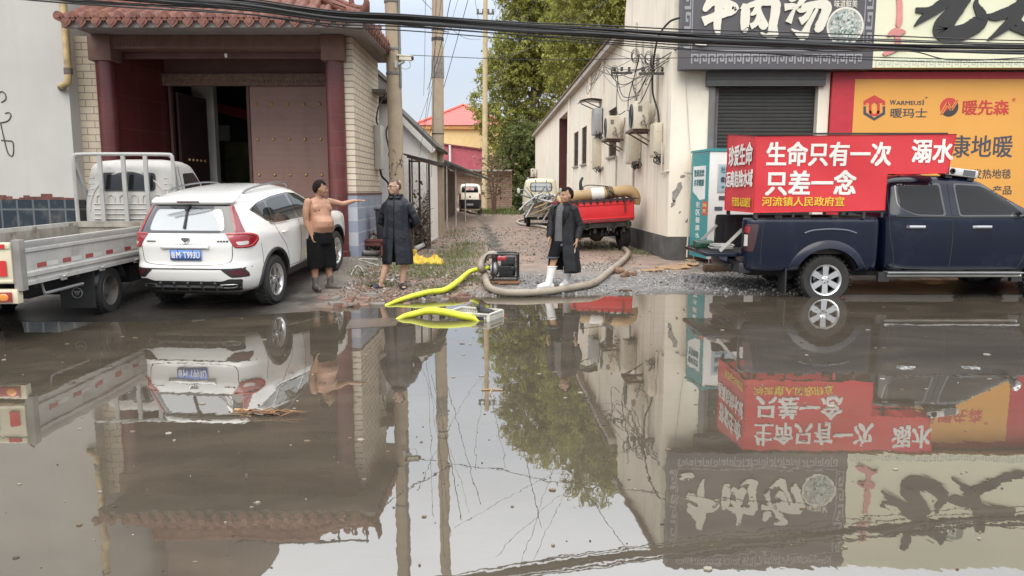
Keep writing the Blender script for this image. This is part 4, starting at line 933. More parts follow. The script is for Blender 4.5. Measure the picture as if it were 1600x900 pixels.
mb = MB(); mb.bx(at(632,280,20.2).x, at(673,280,20.2).x, 20.1, 20.25, .1, at(660,258,20.2).z); mb.build('wall', mat('mottled lime plaster', (.74,.72,.68), .85, var=.15, vs=9, dirt=.6, dcol=(.22,.2,.18), ds=9), yw); settle(yw, (at(660,280,20.2).x, 20.2, .13))
cp = thing('yard_canopy', 'black sheet canopy on the poles above the wire fence', 'canopy')
a = at(628,240,17.4); b = at(684,254,17.4)
mb = MB(); mb.bar((a.x,18.2,a.z),(b.x,18.2,b.z),1.5,.035); mb.build('sheet', mat('black roofing sheet', (.03,.03,.032), .5), cp)
mb = MB(); mb.bar((a.x+.1,17.5,a.z-.06),(b.x,17.5,b.z-.06),.04,.06); mb.tube([(a.x+.2,17.6,.1),(a.x+.2,17.6,a.z-.05)], .02, 6); mb.tube([(b.x-.28,17.6,.1),(b.x-.28,17.6,b.z-.02)], .012, 6); mb.build('prop', mat('rust brown post', (.1,.07,.05)), cp); settle(cp, (a.x+.2,17.6,.13))
# ---- further up the lane
lt = thing('lean_to_shed', 'low lean-to shed with sheet metal roof by the parked van', 'shed')
mb = MB()
pL = [at(690,240,30), at(775,318,46)]
ra, rb = at(690,248,27), at(768,281,43)
mb.add([ra, rb, rb+Vector((-2.3,0,.55)), ra+Vector((-1.6,0,.45))], [(0,1,2,3)]); mb.build('roof', mat('grey zinc sheet', (.24,.24,.245), .45, .2, var=.2, streak=.3), lt, thick=.06)
mb = MB(); mb.bar(ra-Vector((0,0,.04)), rb-Vector((0,0,.04)), .08, .09); mb.build('fascia', mat('dark shed roof', (.05,.05,.05)), lt)
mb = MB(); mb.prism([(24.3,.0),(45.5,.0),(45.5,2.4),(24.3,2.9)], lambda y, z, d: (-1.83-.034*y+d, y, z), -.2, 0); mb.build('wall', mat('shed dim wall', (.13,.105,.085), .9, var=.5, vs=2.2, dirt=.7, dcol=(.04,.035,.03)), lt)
mb = MB()
for (u, Yq, vt) in ((698,28.5,255),(712,31,260),(727,35,268)): p = at(u,300,Yq); mb = MB(); mb.tube([(p.x,Yq,.1),(p.x,Yq,at(u,vt,Yq).z)], .028, 8); mb.build('post', mat('pale steel post', (.5,.5,.48), .5), lt)
settle(lt, (-2.8,30,.13))
bw = thing('brick_outhouse', 'small brick outhouse with patched wall beyond the van', 'building')
p0 = at(736,300,56); p1 = at(800,300,56)
mb = MB(); mb.bx(p0.x-2.2, p1.x, 56, 57, .1, at(740,268,56).z); mb.build('wall', brickm('old lane brick', (.23,.13,.09), (.28,.165,.115), (.30,.27,.24), .5, .16, 'xz', .02, .9, var=.5, dirt=.5, scol=(.4,.37,.33)), bw)
mb = MB(); mb.bar((p0.x-2.6,56.3,at(740,268,56).z+.08),(p1.x,56.3,at(740,268,56).z+.06),2.4,.12); mb.build('roof', grey_conc, bw); settle(bw, ((p0.x+p1.x)/2,56,.13))
pk = thing('pink_shed', 'magenta corrugated sheet shed under the yellow house', 'shed')
p0 = at(684,225,62); p1 = at(760,258,62)
mb = MB()
n = 40
for k in range(n): 
    xq = lerp(p0.x, p1.x, k/n); mb.bx(xq, xq+(p1.x-p0.x)/n*.6, 61.95, 62.05, 1.5, lerp(p0.z, at(745,236,62).z, k/n)); mb.bx(xq+(p1.x-p0.x)/n*.6, xq+(p1.x-p0.x)/n, 61.99, 62.1, 1.5, lerp(p0.z, at(745,236,62).z, k/n))
mb.build('wall', mat('magenta sheet', (.50,.12,.15), .5, var=.15, streak=.2), pk)
mb = MB(); mb.bx(p0.x,p1.x,62.12,62.3,.1,2.5); mb.build('foot_wall', grey_conc, pk)
mb = MB(); mb.bar(Vector((p0.x-.3,62.5,p0.z+.1)), Vector((p1.x,62.5,at(745,236,62).z+.1)), 1.5, .1); mb.build('roof', mat('dark red sheet', (.22,.04,.05), .6), pk)
mb = MB()
for u in (702,): p = at(u,230,61); mb.tube([(p.x,61.6,.1),(p.x,61.6,at(u,226,61).z)], .09, 8)
mb.build('vent_pipe', mat('white pipe', (.7,.7,.68), .5), pk)
settle(pk, ((p0.x+p1.x)/2,62,.13))
yh = thing('yellow_house', 'distant yellow house with pyramid roof of red tiles', 'house')
YY = 74.
p0 = at(652,196,YY); p1 = at(790,196,YY); ap = at(724,164,YY+7)
mb = MB(); mb.bx(p0.x+.4, p1.x, YY, YY+14, .1, p0.z-.25); mb.build('wall', mat('yellow house paint', (.82,.60,.30), .8, var=.06, streak=.15), yh)
mb = MB(); mb.bx(p0.x+.1, p1.x+.2, YY-.35, YY+14.3, p0.z-.35, p0.z); mb.build('cornice', mat('orange cornice', (.68,.34,.13), .7), yh)
rtm = brickm('far red roof tile', (.46,.075,.06), (.52,.095,.07), (.26,.04,.035), .5, .28, 'xz', .03, .5, var=.2)
mb = MB(); e = .3; mb.add([(p0.x-e,YY-.5,p0.z),(p1.x+e,YY-.5,p0.z),(p1.x+e,YY+14.5,p0.z),(p0.x-e,YY+14.5,p0.z),(ap.x,YY+7,ap.z)], [(0,1,4),(1,2,4),(2,3,4),(3,0,4)]); rf = mb.build('roof', rtm, yh, 0)
mb = MB()
for q in ((p0.x-e,YY-.5),(p1.x+e,YY-.5)): mb.tube([(q[0],q[1],p0.z+.05),(ap.x,YY+7,ap.z+.05)], .14, 6)
mb.build('ridge', mat('pale ridge tile', (.55,.14,.1), .5), rf)
settle(yh, ((p0.x+p1.x)/2,YY,.13))
lw = thing('garden_wall', 'long low brick wall closing the far end of the lane', 'wall')
mb = MB(); mb.bx(-6, 1.2, 63.5, 63.8, 0, 2.0); mb.build('wall', MC['old lane brick'], lw); settle(lw,(-2,63.6,.1))
# ---- trees
bark = mat('grey brown bark', (.13,.10,.075), .9, var=.3, vs=6, bump=.6, bs=20)
def leafm(name, c):
    m, t, b = nodes(name); co = coords(t)
    n1 = mknoise(t, co, .9, 4); n2 = mknoise(t, co, 7, 3)
    c2 = mixc(t, mrange(t, n1, .35, .65), tuple(x*.62 for x in c), tuple(min(1, x*1.25) for x in c))
    c3 = mixc(t, mrange(t, n2, .5, .75, 0, .6), c2, (c[0]*1.7, c[1]*1.45, c[2]*1.0))
    t.links.new(c3, b.inputs['Base Color']); b.inputs['Roughness'].default_value = .55; b.inputs['Specular IOR Level'].default_value = .3
    b.inputs['Transmission Weight'].default_value = 0
    tl = t.nodes.new('ShaderNodeBsdfTranslucent'); t.links.new(c3, tl.inputs[0]); ms = t.nodes.new('ShaderNodeMixShader'); ms.inputs[0].default_value = .38
    t.links.new(b.outputs[0], ms.inputs[1]); t.links.new(tl.outputs[0], ms.inputs[2]); t.links.new(ms.outputs[0], t.nodes['Material Output'].inputs[0])
    return m
def tree(name, label, base, h, blobs, nleaf, ls, lm, seed, cat='tree', group=None, trunk_r=.25, droop=.3):
    """blobs: (dx, dy, z, rx, ry, rz) masses of foliage; leaves sit in clumps along twigs through each mass"""
    rr = random.Random(seed); t = thing(name, label, cat, base, group=group)
    mb = MB(); top = max(b[2] for b in blobs)
    def wig(a, b, n=6, s=.25): return [a.lerp(b, k/n) + Vector((rr.uniform(-s,s), rr.uniform(-s,s), 0))*(0 if k in (0,n) else 1) for k in range(n+1)]
    tr = wig(Vector((0,0,0)), Vector((0,0,h*.75)), 8, .12*h/10); mb.tube(tr, [trunk_r*(1.25 if k == 0 else 1-.09*k) for k in range(9)], 10)
    for b in blobs:
        p = Vector(b[:3]); st_ = min(range(9), key=lambda k: abs(tr[k].z - max(h*.15, p.z*.62)))
        mb.tube(wig(tr[st_], p, 6, .2), [trunk_r*.45*(1-.13*k) for k in range(7)], 7)
    mb.build('trunk', bark, t, 60)
    V = []; F = []; tot = sum(b[3]*b[4]*b[5] for b in blobs)
    tw = MB()
    for b in blobs:
        n = int(nleaf*b[3]*b[4]*b[5]/tot); ncl = max(6, n//26); c = Vector(b[:3])
        for k in range(ncl):
            while True:
                d = Vector((rr.uniform(-1,1), rr.uniform(-1,1), rr.uniform(-1,1)))
                if .25 < d.length < 1: break
            if rr.random() < .55: d = d.normalized()*rr.uniform(.72,1.05)
            q = c + Vector((d.x*b[3], d.y*b[4], d.z*b[5])); out = Vector((d.x, d.y, d.z*.4)).normalized(); cs = rr.uniform(.35,.75)*ls*5
            ax = (out*rr.uniform(.3,1) + Vector((rr.uniform(-.5,.5), rr.uniform(-.5,.5), rr.uniform(-.3,.5)-droop))).normalized()
            if k % 3 == 0: tw.tube([c.lerp(q,.55), q, q+ax*cs], [.02,.012,.005], 4)
            for j in range(n//ncl):
                f = rr.random(); pp = q + ax*cs*(f*2-.6) + Vector((rr.gauss(0,.28), rr.gauss(0,.28), rr.gauss(0,.24)))*cs
                s = ls*rr.uniform(.6,1.35)
                a = Vector((rr.uniform(-1,1), rr.uniform(-1,1), rr.uniform(-1,.5)-droop)).normalized(); bb = a.cross(Vector((rr.uniform(-1,1), rr.uniform(-1,1), rr.uniform(-1,1)))).normalized()
                o = len(V); V += [pp-a*s*.9, pp+bb*s*.38-a*.1*s, pp+a*s*.9, pp-bb*s*.38-a*.1*s]; F.append((o,o+1,o+2,o+3))
    mbx = MB(); mbx.add(V, F); mbx.build('crown', lm, t, 0, weld=False, fixn=False)
    tw.build('twig', bark, t, 0)
    return t
lf1 = leafm('willow leaf', (.31,.325,.085)); lf2 = leafm('dark poplar leaf', (.17,.20,.07)); lf3 = leafm('hedge leaf', (.05,.075,.022))
TR = 'broadleaf trees behind the lane'
tree('broadleaf_tree', 'tallest leafy tree hanging low over the far end of the lane', (2.0,65,.1), 23, [(.2,0,18.6,3.4,3,3.2),(-.4,0,14.6,2.9,2.8,2.6),(2.7,0,14.4,3.2,3,3.2),(-2.6,-.5,11,2.2,2.2,1.9),(.2,.5,10,2.8,2.5,2.3),(-3.0,-.5,7.4,2.1,2,1.5),(-.8,0,6.8,2.4,2,1.8),(3.4,0,18.8,3,3,3),(1.2,0,21.4,2.6,2.5,1.8),(-3.3,-.3,4.9,1.5,1.5,1.1),(-4.3,-.3,9.0,1.3,1.3,1.3),(-2.2,-.2,4.2,1.6,1.5,1.2),(-1.6,0,12.8,2.4,2.4,2.2),(1.2,.4,12.2,2.6,2.4,2.2),(1.4,.5,16.6,2.8,2.6,2.4)], 100000, .15, lf1, 1, group=TR, trunk_r=.42)
tree('broadleaf_tree', 'small dark leafy tree in shade beside the far end of the cream building', (.9,62.6,.1), 7, [(.1,0,5.2,1.9,1.4,1.9),(.3,0,2.7,1.8,1.4,1.5),(-1.1,0,3.5,1.3,1.2,1.1),(-.3,0,1.2,1.7,1.2,1.0)], 24000, .14, lf2, 3, group=TR, trunk_r=.2)
tree('broadleaf_tree', 'tall leafy tree whose crown rises behind the cream building roof', (8,50,.1), 20, [(-3,0,13,2.8,3,2.8),(-.8,0,16.3,3.0,3,2.8),(-3.6,0,10.2,2.2,2.4,2.2),(-2.2,0,18.6,2.2,2,1.7),(.8,0,12,3,3,3),(-1.6,0,9.4,2.4,2.4,2.0),(1.6,0,15,2.2,2.4,2.2),(-2.0,.3,14.8,2.6,2.4,2.4),(-3.2,0,16,2.0,2,2.0)], 72000, .135, lf1, 4, group=TR, trunk_r=.38)
tree('garden_shrub', 'dark shrub at the foot of the trees beside the cream truck', (1.1,46,.1), 3, [(0,0,.9,.7,.7,.8),(.5,.3,.7,.5,.6,.6)], 3500, .12, lf3, 6, 'shrub', trunk_r=.07)
# a bare thorny sapling near the van
sap = thing('bare_sapling', 'thin half bare sapling with brown twigs beside the van', 'tree', (at(772,330,46).x, 46, .12))
mb = MB(); rr = random.Random(9)
for k in range(4):
    xk = rr.uniform(-.3,.3); pts = [Vector((xk*.4,0,0)), Vector((xk,0,1.2)), Vector((xk*1.6+rr.uniform(-.2,.2),0,2.6)), Vector((xk*2+rr.uniform(-.3,.3),0,3.4))]
    mb.tube(pts, [.07,.055,.04,.015], 6)
    for j in range(9):
        q = pts[1].lerp(pts[3], rr.random()); mb.tube([q, q+Vector((rr.uniform(-.9,.9), rr.uniform(-.5,.5), rr.uniform(-.1,.7)))], [.02,.006], 4)
mb.build('trunk', mat('reddish bark', (.13,.075,.05), .9), sap)
V = []; F = []
mb = MB()
for k in range(320):
    s = rr.uniform(.05,.11); mb.box((rr.gauss(0,.6), rr.gauss(0,.4), rr.uniform(.9,3.6)), (s,.004,s*1.8), (rr.uniform(-2,2),rr.uniform(-2,2),rr.uniform(-2,2)))
mb.build('crown', mat('rusty leaf', (.13,.095,.045), .7, var=.5, vs=3), sap, 0)
# ---------------------------------------------------------------- vehicles
class Shell:
    """car body as a stack of rounded plan outlines: rows (z, rear x, front x, half width, exponent)"""
    def __init__(s, rows, nz=60, smooth=True):
        s.rows = rows; s.k = [[(r[0], r[i]) for r in rows] for i in range(1, 5)]
        s.z0 = rows[0][0]; s.z1 = rows[-1][0]; s.smooth = smooth
        if smooth:
            s.k = [[tuple(p) for p in [(v.x, v.y) for v in smooth_path([(z, q, 0) for z, q in kk], 5)]] for kk in s.k]
            s.k = [sorted(kk) for kk in s.k]
    def par(s, z): return [interp(kk, z) for kk in s.k]
    def levels(s, nz):
        zs = set(round(lerp(s.z0, s.z1, k/nz), 4) for k in range(nz+1))
        for r in s.rows: zs.add(round(r[0], 4))
        zs = sorted(zs); out = [zs[0]]
        for z in zs[1:]:
            if z - out[-1] > .004: out.append(z)
        return out
    def mesh(s, mb, nz=44, nphi=120, m=0):
        zs = s.levels(nz); V = []
        for z in zs:
            xr, xf, b, n = s.par(z); xc = (xr+xf)/2; a = (xf-xr)/2
            for j in range(nphi):
                g = 2*math.pi*(j+.5)/nphi; c, q = math.cos(g), math.sin(g)
                # even spacing round a squarish outline
                rr = (abs(c)**n + abs(q)**n) ** (-1/n)
                V.append((xc + a*c*rr, b*q*rr, z))
        F = [(i*nphi+j, i*nphi+(j+1)%nphi, (i+1)*nphi+(j+1)%nphi, (i+1)*nphi+j) for i in range(len(zs)-1) for j in range(nphi)]
        F += [tuple(range(nphi))[::-1], tuple((len(zs)-1)*nphi+j for j in range(nphi))]
        mb.add(V, F, m)
    def side(s, x, z, sg=-1, off=0.):
        xr, xf, b, n = s.par(z); xc = (xr+xf)/2; a = (xf-xr)/2; t = min(.9999, abs((x-xc)/a))
        return Vector((x, sg*(b*(1-t**n)**(1/n)+off), z))
    def rear(s, y, z, off=0., front=False):
        xr, xf, b, n = s.par(z); xc = (xr+xf)/2; a = (xf-xr)/2; t = min(.9999, abs(y/b)); q = a*(1-t**n)**(1/n)
        return Vector((xc+q+off if front else xc-q-off, y, z))
def dens(poly, st):
    out = []
    for (a, b), (c, d) in zip(poly, poly[1:]+poly[:1]):
        k = max(1, int(math.hypot(c-a, d-b)/st)); out += [(a+(c-a)*i/k, b+(d-b)*i/k) for i in range(k)]
    return out
def rnd_poly(poly, r, n=4):
    """round the corners of a polygon"""
    out = []; N_ = len(poly)
    for i in range(N_):
        p = Vector(poly[i]); a = Vector(poly[i-1])-p; b = Vector(poly[(i+1) % N_])-p; q = min(r, a.length*.45, b.length*.45)
        s_ = p+a.normalized()*q; e_ = p+b.normalized()*q
        for k in range(n+1):
            t = k/n; v = s_*(1-t)**2 + p*2*t*(1-t) + e_*t*t; out.append((v.x, v.y))
    return out
def patch(mb, poly, fn, st=.06, m=0, rim=.012):
    """polygon laid over a curved surface; fn(a, b, off) -> point. A rim turns down into the surface"""
    P = dens(poly, st); n = len(P)
    x0, x1 = min(p[0] for p in P), max(p[0] for p in P); y0, y1 = min(p[1] for p in P), max(p[1] for p in P)
    pts = [Vector(p) for p in P]; fx = x0+st*.5
    while fx < x1:
        fy = y0+st*.5
        while fy < y1: pts.append(Vector((fx, fy))); fy += st
        fx += st
    vs_, _, fs, *_r = delaunay_2d_cdt(pts, [], [list(range(n))], 1, 1e-6)
    mb.add([fn(v.x, v.y, 0.) for v in vs_], fs, m)
    if rim: mb.add([fn(a, b, 0.) for a, b in P]+[fn(a, b, -rim) for a, b in P], [(i, (i+1)%n, n+(i+1)%n, n+i) for i in range(n)], m)
def stroke(mb, pts, fn, w, m=0, n=5, depth=.003):
    """a thin raised or inset line drawn over a surface"""
    P = [fn(a, b, 0.) for a, b in [(v.x, v.y) for v in smooth_path([(a, b, 0) for a, b in pts], n)]]
    mb.tube(P, w, 5, m)
tyre_m = mat('tyre rubber', (.022,.021,.02), .75, var=.25, vs=12, dirt=.45, dcol=(.10,.09,.075), bump=.3, bs=60)
alloy = mat('alloy silver', (.62,.62,.62), .28, .85, var=.05); alloy_dk = mat('dark alloy', (.05,.05,.052), .4, .6)
chrome = mat('chrome', (.75,.75,.75), .12, 1.0, var=.02); blk_pl = mat('black plastic', (.02,.02,.021), .5, var=.15, vs=8); under = mat('underbody black', (.012,.012,.012), .8)  # last one: black of arch liners, chassis and bed lining
dark_glass = glassm('dark car glass', (.012,.014,.015)); red_lens = mat('red lamp lens', (.30,.012,.018), .08, var=.15, coat=1.); clear_lens = mat('clear lamp lens', (.62,.58,.55), .1, coat=1.); amber = mat('amber lens', (.75,.25,.03), .15, coat=1.)
def wheel(root, x, y, z, r, w, sg, style='alloy', spokes=5, rim_r=None, name='wheel'):
    """sg: side the face looks to (+1 / -1 along y)"""
    t = bpy.data.objects.new(name, None); C.objects.link(t); t.parent = root; t.location = (x, y, z); t.empty_display_size = .1
    rr = rim_r or r*.68; h = w/2
    mb = MB(); mb.lathe([(rr*.97,-h*.85),(rr+.02,-h*.95),(r*.9,-h),(r*.975,-h*.78),(r,-h*.45),(r,h*.45),(r*.975,h*.78),(r*.9,h),(rr+.02,h*.95),(rr*.97,h*.85)], axis='y', n=48, close=True)
    for k in range(60):
        g = 2*math.pi*k/60; mb.box((r*math.cos(g)*.998, 0, r*math.sin(g)*.998), (.012, w*.72, .028), (0, -g, .25*(-1)**k))
    mb.build('tyre', tyre_m, t, 40)
    mb = MB(); ys = lambda d: sg*d
    def ring(prof, m): mb.lathe([(a, sg*b) for a, b in prof], axis='y', n=40, m=m, cap=False)
    if style == 'steel':
        ring([(rr,h*.8),(rr*.96,h*.9),(rr*.9,h*.75),(rr*.82,h*.1),(rr*.78,-h*.2),(rr*.45,-h*.15),(rr*.36,h*.1),(rr*.30,h*.25),(.001,h*.28)], 0)
        for k in range(5):
            g = 2*math.pi*k/5+.3; mb.lathe([(.02,0),(.02,.02),(.012,.03)], (rr*.34*math.cos(g), sg*h*.2, rr*.34*math.sin(g)), 'y', 8, rot=Matrix.Rotation(math.pi if sg > 0 else 0, 3, 'X'))
    else:
        ring([(rr,h*.78),(rr*.985,h*.94),(rr*.91,h*.86),(rr*.86,h*.72),(rr*.84,h*.3)], 0)
        ring([(rr*.92,h*.4),(rr*.88,-h*.3),(.05,-h*.35),(.001,-h*.35)], 1)
        for k in range(spokes):
            for dd in ((-.16,.16) if style == 'split' else (0,)):
                g = 2*math.pi*k/spokes+math.pi/2; g2 = g+dd*1.15; wd = .046 if style == 'split' else .105
                a = Vector((rr*.13*math.cos(g+dd*.6), ys(h*.72), rr*.13*math.sin(g+dd*.6))); b = Vector((rr*.93*math.cos(g2), ys(h*.80), rr*.93*math.sin(g2)))
                tt = Vector((-math.sin(g2),0,math.cos(g2))); e_ = wd*.62 if style == 'split' else wd*.72
                dn = Vector((0,-ys(.05),0)); q0, q1 = wd*.42, e_
                mb.add([a-tt*q0*.8, a+tt*q0*.8, b+tt*q1*.62, b-tt*q1*.62, a-tt*q0*.8+dn, a+tt*q0*.8+dn, b+tt*q1*.62+dn, b-tt*q1*.62+dn], [(0,1,2,3),(4,7,6,5),(0,4,5,1),(1,5,6,2),(2,6,7,3),(3,7,4,0)], 0)
        ring([(rr*.26,h*.55),(rr*.24,h*.80),(rr*.16,h*.88),(.001,h*.9)], 0)
        for k in range(5):
            g = 2*math.pi*k/5+.6; mb.ell((rr*.19*math.cos(g), ys(h*.84), rr*.19*math.sin(g)), (.011,.012,.011), 8, 5, 1)
        ring([(rr*.55,-h*.2),(rr*.55,-h*.1),(.01,-h*.1)], 0)
    mb.build('rim', [mat('rusted wheel steel', (.13,.115,.10), .6, .3, var=.3, dirt=.7, dcol=(.10,.05,.03), ds=8), under] if style == 'steel' else [alloy, alloy_dk], t, 35)
    return t
def arch_paint(o, arches, r, mi, ymin=.5):
    for p in o.data.polygons:
        c = p.center
        for (ax, az) in arches:
            if math.hypot(c.x-ax, c.z-az) < r+.004 and abs(p.normal.y) < .995 and math.hypot(c.x-ax, c.z-az) > r-.012: p.material_index = mi
            elif math.hypot(c.x-ax, c.z-az) < r-.012 and abs(c.y) < ymin+.12: p.material_index = mi
def arch_cut(o, arches, r, yin, yout, bottom=None):
    for (ax, az) in arches:
        for s_ in (-1, 1):
            c = MB(); c.lathe([(r, -.5*(yout-yin)), (r, .5*(yout-yin))], (ax, s_*(yin+yout)/2, az), 'y', 48); cut(o, c)
    o.data.polygons.foreach_set('use_smooth', [True]*len(o.data.polygons)); o.data.set_sharp_from_angle(angle=R(32))
# ---- white SUV
def suv():
    hd = R(6.3); fw = Vector((math.sin(hd), math.cos(hd), 0)); rt = Vector((math.cos(hd), -math.sin(hd), 0))
    SUVP = Vector((-3.25, 10.2, .10)) - rt*.90*.925 + fw*1.33*.925 + Vector((0, 0, 1.33*.925*math.sin(R(4.7))))
    t = thing('white_suv', 'white sport utility car with blue number plate nosed up to the gate', 'car', SUVP, rot=(0,R(-4.7),R(90-6.3)))
    t.scale = (.925,)*3
    paint = mat('white car paint', (.80,.79,.755), .25, var=.012, coat=1., spec=.5)
    sh = Shell([(.24,-2.02,2.00,.80,7),(.30,-2.13,2.12,.86,7),(.42,-2.21,2.2,.895,7),(.56,-2.235,2.22,.905,7),(.64,-2.225,2.23,.908,7),(.70,-2.195,2.22,.908,7),(.82,-2.185,2.20,.912,7),(.92,-2.185,2.12,.915,7),(1.0,-2.17,1.85,.912,7),(1.06,-2.15,1.25,.895,7),(1.11,-2.125,.98,.875,7),(1.2,-2.085,.84,.84,7),(1.36,-2.01,.55,.765,6.5),(1.47,-1.955,.32,.71,6),(1.52,-1.98,.20,.685,6),(1.56,-1.93,.08,.645,5.5),(1.60,-1.72,-.06,.585,5),(1.635,-1.45,-.22,.50,4.5),(1.66,-1.15,-.40,.38,4),(1.675,-.9,-.55,.25,3)])
    mb = MB(); sh.mesh(mb, 60, 160); body = mb.build('body', [paint, under], t, 40)
    A = [(-1.33,.32),(1.33,.32)]; arch_cut(body, A, .425, .50, 1.1); arch_paint(body, A, .425, 1, .5)
    sd = lambda s_: (lambda o_: (lambda a, b, d: sh.side(a, b, s_, o_+d)))
    rrf = lambda o_: (lambda a, b, d: sh.rear(a, b, o_+d))
    # rear screen and tailgate
    rfr = lambda o_: (lambda a, b, d: sh.rear(a*sh.par(b)[2], b, o_+d))         # across the tail by fraction of its half width
    mb = MB(); patch(mb, [(-.80,1.10),(.80,1.10),(.80,1.30),(.80,1.47),(-.80,1.47),(-.80,1.30)], rfr(.005), .05); mb.build('rear_surround', mat('gloss black', (.012,.012,.013), .08, coat=1.), body)
    mb = MB(); patch(mb, rnd_poly([(-.63,1.135),(.63,1.135),(.645,1.30),(.63,1.415),(-.63,1.415),(-.645,1.30)], .05), rfr(.010), .05)
    m_, tt, bb = nodes('sky grey rear screen'); bb.inputs['Base Color'].default_value = (.15,.165,.165,1); bb.inputs['Metallic'].default_value = .0; bb.inputs['Roughness'].default_value = .05; bb.inputs['IOR'].default_value = 2.6; bb.inputs['Specular IOR Level'].default_value = .75  # grey base colour carries part of the sky reflection
    mb.build('rear_screen', m_, body)
    mb = MB(); mb.bar(sh.rear(.02,1.45,.02), sh.rear(.03,1.16,.025), .025, .025); mb.bar(sh.rear(.01,1.47,.015), sh.rear(.03,1.40,.03), .05, .03); mb.build('wiper', blk_pl, body)
    mb = MB()
    for a, b, z0_, z1_ in ((-.62,.62,1.51,1.56),): mb.grid(lambda u, v: sh.rear(lerp(a,b,u), lerp(z0_-.02,z1_,v), .008+.022*(1-v)**1.5) + Vector((0,0,.012*v)), 24, 6)
    mb.build('spoiler', paint, body, thick=.018)
    mb = MB(); patch(mb, rnd_poly([(-.16,1.512),(.16,1.512),(.16,1.53),(-.16,1.53)], .006), lambda a, b, d: sh.rear(a, b, .040+d)); mb.build('brake_light', mat('dark red lens', (.08,.01,.012), .15), body)
    seam = mat('panel gap', (.03,.03,.03), .8)
    mb = MB(); stroke(mb, [(-.685,1.09),(-.66,.92),(-.64,.74),(-.56,.685),(-.3,.665),(0,.66),(.3,.665),(.56,.685),(.64,.74),(.66,.92),(.685,1.09)], rrf(-.001), .005, n=6)
    for s_ in (-1, 1):
        f = sd(s_)(-.001)
        stroke(mb, [(-.36,1.09),(-.34,.8),(-.38,.55),(-.42,.42)], f, .0045); stroke(mb, [(-1.24,1.12),(-1.14,.95),(-.95,.78),(-.86,.6),(-.84,.42)], f, .0045); stroke(mb, [(.72,1.05),(.80,.8),(.82,.42)], f, .0045); stroke(mb, [(-1.74,.92),(-1.70,.70),(-1.72,.62)], f, .004)
        stroke(mb, [(-.84,.42),(0,.40),(.82,.42)], f, .004)
    mb.build('panel_gap', seam, body)
    mb = MB(); mb.grid(lambda u, v: sh.rear(lerp(-.345,.345,u), lerp(.885,.945,v), .012+.022*math.sin(math.pi*v)), 16, 6); mb.build('handle_trim', paint, body, thick=.006)
    mb = MB(); stroke(mb, [(-.345,.945),(0,.95),(.345,.945)], rrf(.012), .005); stroke(mb, [(.345,.945),(.36,.89)], rrf(.012), .006); mb.build('chrome_strip', chrome, body)
    # number plate, badges
    pl = MB(); pl.grid(lambda u, v: sh.rear(lerp(-.225,.225,u), lerp(.735,.875,v), .022), 8, 2); plo = pl.build('number_plate', mat('blue plate', (.10,.22,.58), .35, var=.04), body, thick=.008)
    lettering([('鲁M',-.205,-.07,.765,.848,.012,0),('T993U',-.035,.205,.765,.848,.012,0),('·',-.058,-.046,.80,.812,.02,0)], lambda a, b, d: sh.rear(-a if 0 else a, b, .0275+d), [mat('white plate paint', (.8,.8,.8), .4)], plo) if 0 else lettering([('鲁',-.21,-.145,.762,.852,.008,0),('M',-.132,-.07,.762,.852,.018,0),('T993U',-.03,.21,.762,.852,.016,0),('.',-.058,-.046,.80,.812,.02,0)], lambda a, b, d: sh.rear(-a, b, .0275+d), [mat('white plate paint', (.8,.8,.8), .4)], plo)
    mb = MB()
    for sx in (-.11,.11): mb.ell(sh.rear(sx,.862,.028), (.006,.009,.009), 8, 6); mb.ell(sh.rear(sx,.75,.028), (.006,.009,.009), 8, 6)
    mb.build('screw', blk_pl, plo)
    mb = MB(); patch(mb, rnd_poly([(-.06,1.035),(.06,1.035),(.055,1.0),(.03,.975),(-.03,.975),(-.055,1.0)], .012), rrf(.012), .02); mb.build('badge', [alloy_dk], body)
    mb = MB(); stroke(mb, [(-.06,1.035),(.06,1.035),(.05,1.0),(0,.972),(-.05,1.0),(-.06,1.035)], rrf(.014), .004); 
    for q in (-.025, 0, .025): stroke(mb, [(q,1.028),(q,.99)], rrf(.014), .002)
    mb.build('badge_rim', chrome, body)
    mb = MB()
    for k in range(4): patch(mb, [(-.46-.04*k,.985),(-.49-.04*k,.985),(-.487-.04*k,1.005),(-.463-.04*k,1.005)], rrf(.008), .03)
    for k in range(5): patch(mb, [(.44+.028*k,.985),(.462+.028*k,.985),(.462+.028*k,1.0),(.44+.028*k,1.0)], rrf(.008), .03)
    mb.build('badge_letter', [alloy_dk], body)
    # lamps
    for s_ in (-1, 1):
        def lampfn(off):
            def f(a, b, d):
                # a: distance round the corner, 0 at the corner (positive = along the flank)
                n_ = 40; xr, xf, hb, n = sh.par(b)
                ycor = .80
                if a <= 0: return sh.rear(s_*(ycor*hb/.908+a), b, off+d)
                p0_ = sh.rear(s_*(ycor*hb/.908), b, 0)
                # walk on the outline by angle
                xc = (xr+xf)/2; A_ = (xf-xr)/2; g0 = math.atan2(abs(p0_.y)/hb, -(p0_.x-xc)/A_); 
                p = None; acc = 0; last = p0_
                for k in range(1, 60):
                    g = g0 + k*.012; c, q = -math.cos(g), math.sin(g); r_ = (abs(c)**n+abs(q)**n)**(-1/n); p = Vector((xc+A_*c*r_, s_*hb*q*r_, b)); st_ = (p-last).length
                    if acc+st_ >= a: p = last.lerp(p, (a-acc)/max(1e-6, st_)); break
                    acc += st_; last = p
                nv = Vector((-.6, s_*.8, 0)); return p + nv*(off+d)
            return f
        mb = MB(); patch(mb, rnd_poly([(-.215,1.085),(-.205,1.11),(.0,1.10),(.10,1.09),(.24,1.04),(.25,.97),(.16,.90),(.02,.885),(-.12,.905)], .03), lampfn(.012), .035, 0, .03); ln = mb.build('tail_lamp', red_lens, body)
